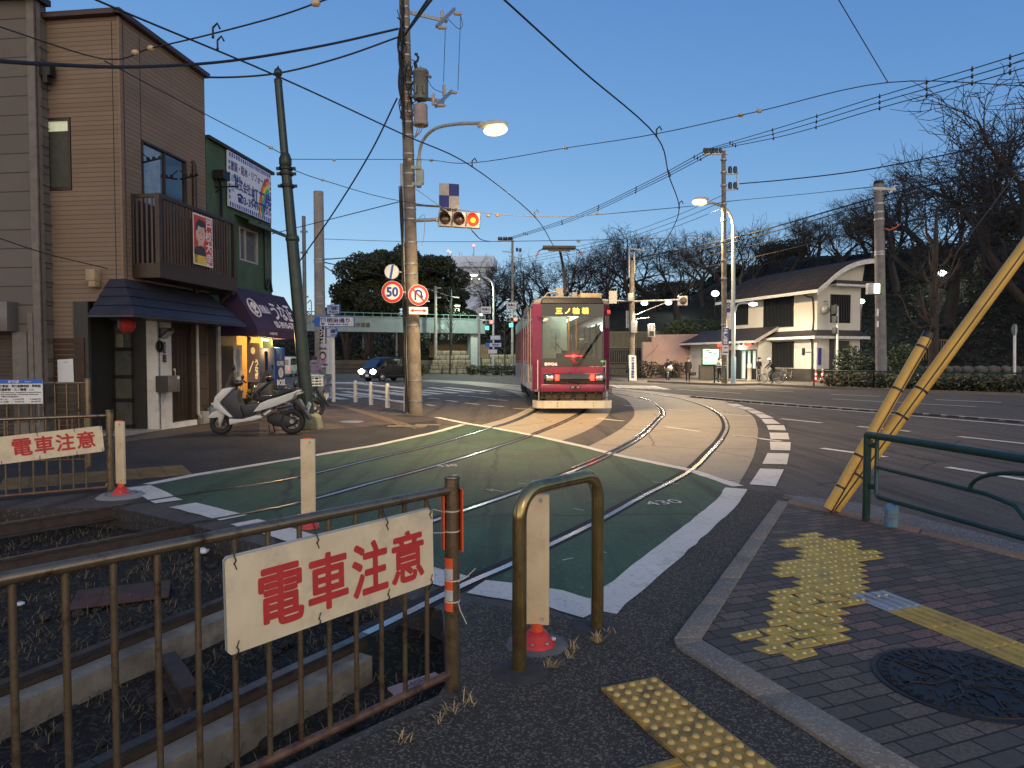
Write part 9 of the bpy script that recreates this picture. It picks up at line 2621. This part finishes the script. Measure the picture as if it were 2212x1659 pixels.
# right sign posts
for (u, v0, v1, Y, lab) in ((1809,826,661, None, 'white post with dark backed signs before the police house gable'),(2192,808,700,38, 'white post with a round sign seen from behind at the right edge')):
	b = G(u, v0) if Y is None else V((P(u, v0, Y).x, Y, 0))
	t = thing('sign_post', lab, 'sign post', b)
	top = P(u, v1, b.y)
	put('post', M().tube([b, top],.075,10), WHITE, t, True)
	if Y is None: put('sign_back', M().box(P(1802,668, b.y),(.2,.5,.65)).box(P(1803,690, b.y),(.2,.5,.5)).box(P(1803,714, b.y),(.18,.4,.4)), mt('sign_back_grey', (.10,.11,.12),.5,.3), t, True, bevel=.02)
	else: put('sign_back', M().disc(P(2191,712, b.y - .1),(.5,-1,0),.32,.02), mt('sign_back_grey', (.10,.11,.12)), t, True)
m = M(); random.seed(19)
x = P(1975,790,41).x
while x < 42:
	for j in range(2): ww = random.uniform(.4,.9); m.ball(V((x + ww / 2,41 + random.uniform(0,.2),.55 + j * .42)),(ww * .55,.35,.26),8)
	x += ww
put('stone_wall', m, mt('dark_stone', (.10,.09,.08),.9,0,.4,1.5, bmp=.5, bsc=8), label='low wall of dark rounded stones at the foot of the ivy bank', cat='stone wall', base=(P(1975,790,41).x, 41,0))
m = M(); 
for k in range(14): m.box(V((P(1988,575,55).x + k * .2,55, terr(P(1988,575,55).x, 55) + 1.0)),(.05,.05,1.8))
m.box(V((P(1988,575,55).x + 1.3,55, terr(P(1988,575,55).x, 55) + 1.8)),(2.8,.06,.06))
put('park_fence', m, mt('park_fence_wood', (.22,.14,.06),.7), label='short wooden bar fence on the ivy bank above the guy wire', cat='fence', base=(P(1988,575,55).x, 55,3))
# park lamps
for k, (u, v, Y) in enumerate(((1545,634,75),(1464,642,82),(1510,654,90),(1428,668,92),(1861,651,58),(2035,590,62),(2192,623,60),(1038,680,96))):
	c = P(u, v, Y); gz = max(0, terr(c.x, Y))
	lab = ('white park lamp above the map board', 'park lamp beside the round backed signal', 'small park lamp over the pink wall hedge', 'small park lamp left of the long signal arm', 'small lamp at the right corner of the police house', 'bright park lamp beside the pollarded trunk', 'park lamp at the right edge of the ivy bank', 'distant round park lamp left of the small signals')[k]
	t = thing('park_lamp', lab, 'lamp', (c.x, Y, gz),0, 'lamps in the hillside park')
	put('post', M().tube([(0,0,0),(0,0, c.z - gz)],.06,6), BLACKM, t)
	s = (.42,.26,.2,.2,.26,.36,.22,.24)[k]
	put('lamp_globe', M().ball((0,0, c.z - gz),(s, s * .8, s * .75),12), m_emit('park_white', (.85,1,.88),8), t)
	if k in (0,1,4,5): lamp('lamp_light', (0,-.6, c.z - gz),(.85,1,.85),260, t, r=.3, local=True)
# ================================================================= overhead wires
def wire(label, pts, r=.016, beads=(), group='overhead wires', mat=None, sm=True, ears=(), clips=0):
	pts = smooth_path(pts, 6) if sm else [V(p) for p in pts]
	t = thing('overhead_wire', label, 'wire', pts[0],0, group)
	put('cable', M().tube(pts, r, 5), mat or WIRE, t, True)
	for k in range(clips):
		c = pts[0].lerp(pts[-1],0) if 0 else pts[int((k + .7) / (clips + .4) * (len(pts) - 1))]
		put('line_clip', M().box(c, (.04,.04, r * 9)).ball(c - V((0,0, r * 2)), r * 2.4,6), WIRE, t, True)
	if beads:
		m = M()
		for c, s in beads: m.ball(c, (s * .85, s * .6, s * .6),8)
		put('insulator_bead', m, INSUL, t, True)
	if ears:
		m = M()
		for c, s in [(c, s * .5) for c, s in ears]: m.tube([c, c + V((0,0, s))], s * .12,5).tube([c + V((0,0, s)), c + V((s * .5,0, s * 1.5)), c + V((s * .8,0, s * .9))], s * .12,5).ball(c, s * .18,6)
		put('hanger', m, BLACKM, t, True)
	return t
ZC = 5.35
g5 = lambda u, v, z=ZC: G(u, v, z)
w1 = [g5(900,-170), g5(1090,0), g5(1255,150), g5(1418,294), g5(1445,380), g5(1467,450), g5(1450,500), g5(1425,540)]
wire('black trolley wire running from the top centre over the near track', w1,.012, ears=((g5(1418,294),.22),(g5(1467,450),.25)))
w2 = [g5(0,-105), g5(208,0), g5(600,165), g5(870,290), g5(1020,360), g5(1155,468), g5(1195,530)]
wire('black trolley wire running from the upper left to the tram pantograph', w2,.012, ears=((g5(470,105),.2),(g5(1020,360),.22),(g5(1155,468),.25)))
sp = [P(620,344,15.0), P(910,345,17.5), g5(1018,352,5.55), P(1220,320,14.5), g5(1412,290,5.5), P(1640,240,11.5), P(1918,178,10.5), P(2230,186,10)]
wire('span wire crossing the sky from the leaning green pole past the hangers', sp, .008,((P(722,346,15.4),.05),(P(885,345,17.2),.07),(P(932,346,17.6),.07),(P(1222,320,14.5),.06),(P(1600,249,11.8),.06),(P(1640,240,11.5),.06)), mat=WIREB, sm=True)
wire('thin feed wire dropping from the top right to the span wire', [P(1780,-50,9), P(1812,0,9.3), P(1918,178,10.5)],.007, mat=WIREB, sm=False)
wire('span wire from the leaning green pole to the grey pole at right', [P(636,368,15), P(700,390,15.8), P(870,435,18.5), g5(1155,468), g5(1465,448,5.5), P(1605,432,36), P(1890,404,38)],.009,((P(697,389,15.7),.05),(P(1075,465,20),.08),(P(1055,466,20),.08),(P(1290,462,21),.07)), mat=WIREB)
wire('span wire beyond the tram roof between far poles', [P(688,516,31), P(900,522,34), P(1190,520,26), P(1460,514,40), P(1560,516,44)],.012,((P(1250,521,28),.1),(P(1380,517,36),.1),(P(1400,516,37),.1)), mat=WIREB)
wire('span wire hung over the tan house corner near the upper left', [P(-40,45,8.5), P(222,127,9.5), P(326,104,9), P(447,76,8.6), P(594,37,8.2), P(690,4,8), P(760,-22,7.8)],.010,((P(292,113,9.1),.06),(P(326,104,9),.06),(P(682,7,8),.07)), ears=((P(460,80,8.5),.22),), mat=WIRE)
wire('span wire from the tan house corner down to the leaning green pole', [P(225,131,9.5), P(444,247,12.3), P(576,315,14.6), P(605,330,15)],.009,((P(585,319,14.7),.06),))
wire('thick black cable from the central pole across to the upper left edge', [P(860,62,19.7), P(700,98,18), P(500,131,15.5), P(300,144,13), P(130,140,11), P(-40,129,9.5)],.032)
wire('lashed cable from the central pole to behind the tan house', [P(860,80,19.7), P(735,124,19), P(600,158,18.5), P(470,167,18), P(395,159,18)],.026)
wire('black guy cable slanting from the central pole down to the steel pole', [P(858,212,19.7), P(800,330,20.5), P(720,460,22.5), P(640,575,24)],.024)
wire('service cable from the left edge to the tan house corner', [P(-30,505,12), P(100,548,13), P(232,580,13.9)],.010)
wire('cable from the central pole to the top right past the pole head', [P(875,75,19.5), P(910,20,17), P(945,-30,15)],.035)
wire('second thick cable beside the pole head going up right', [P(885,62,19.5), P(920,15,17), P(955,-30,15)],.03)
for k, (dv_, lb) in enumerate(((0, 'top'),(8, 'middle'),(16, 'lowest'))):
	wire(f'{lb} of three parallel power lines between the insulator pole and the upper right edge', [P(1522 + 9 * k, 324,44), P(1700,271 + dv_ * 1.3,38), P(1900,208 + dv_ * 1.6,32), P(2100,149 + dv_ * 1.9,27), P(2260,99 + dv_ * 2.1,24)],.022,(), 'three upper right power lines', clips=7)
	wire(f'{lb} of three parallel power lines from the insulator pole down to the far slim pole', [P(1522 + 9 * k, 326 + k * 2,44), P(1400,392 + k * 5,54), P(1240,467 + k * 4,68), P(1083 + k * 6,519,81)],.026,(), 'three lower power lines', clips=6)
	wire(f'{lb} of three sagging lines from the insulator pole toward the tram', [P(1565,420 + k * 14,44), P(1440,474 + k * 11,52), P(1300,520 + k * 8,62), P(1120,560 + k * 5,78)],.018,(), 'sagging lines behind the tram')
wire('black cable from the pole box sweeping up to the right edge', [P(1597,397,44), P(1700,388,42), P(1850,370,38), P(2030,337,33), P(2240,293,28)],.035)
wire('thin line from the insulator pole to the top of the thick grey pole', [P(1570,435,44), P(1730,420,41), P(1888,403,38)],.016)
wire('thin line from the thick grey pole head to the right edge', [P(1905,402,38), P(2050,385,34), P(2240,352,30)],.016)
for k, (a, b, c_, d_) in enumerate(((572,520,425,352),(579,529,436,366),(596,545,460,402),(612,570,490,425))):
	wire(('upper bundled cable', 'lower bundled cable', 'slack cable below the bundle', 'lowest slack cable')[k] + ' passing the thick grey pole toward the right edge', [P(1300, a, 62), P(1560, b, 46), P(1900, c_, 38), P(2080,(c_ + d_) / 2 - 2,33), P(2250, d_, 29)],(.045,.03,.022,.022)[k])
wire('orange sheathed cable end beside the thick grey pole', [P(1912,494,37.7), P(1925,496,37.6), P(1941,487,37.5), P(1946,483,37.5)],.04, mat=mt('orange_sheath', (.6,.1,.03),.5))
wire('dark sagging cable from the orange sheath to the right edge', [P(1946,483,37.5), P(2030,464,35), P(2240,418,30)],.04)
for k, (pts) in enumerate(([(692,565),(760,580),(880,610),(1000,650)],[(692,560),(800,560),(960,590),(1110,600)],[(692,570),(740,600),(770,612)])):
	wire(('cable fanning from the concrete pole behind the evergreen trees', 'upper cable from the concrete pole toward the tower block', 'short cable from the concrete pole to the far thin pole')[k],[P(u, v, 31 + i * 17) for i, (u, v) in enumerate(pts)],.03)
wire('line from the left roof edge to the lower left poles', [P(588,505,22), P(660,487,25), P(760,462,22), P(870,434,19.8)],.014)
wire('thin signal cable dangling from the red signal toward the far pole', [P(1018,492,19.4), P(1024,503,19.4), P(1048,520,30), P(1080,522,60)],.016)
wire('line between far poles left of the tram', [P(785,640,95), P(930,645,82), P(1107,590,81)],.03)
wire('lower line over the footbridge from the far thin pole', [P(857,668,95), P(960,690,85), P(1107,625,81), P(1135,600,78)],.03)
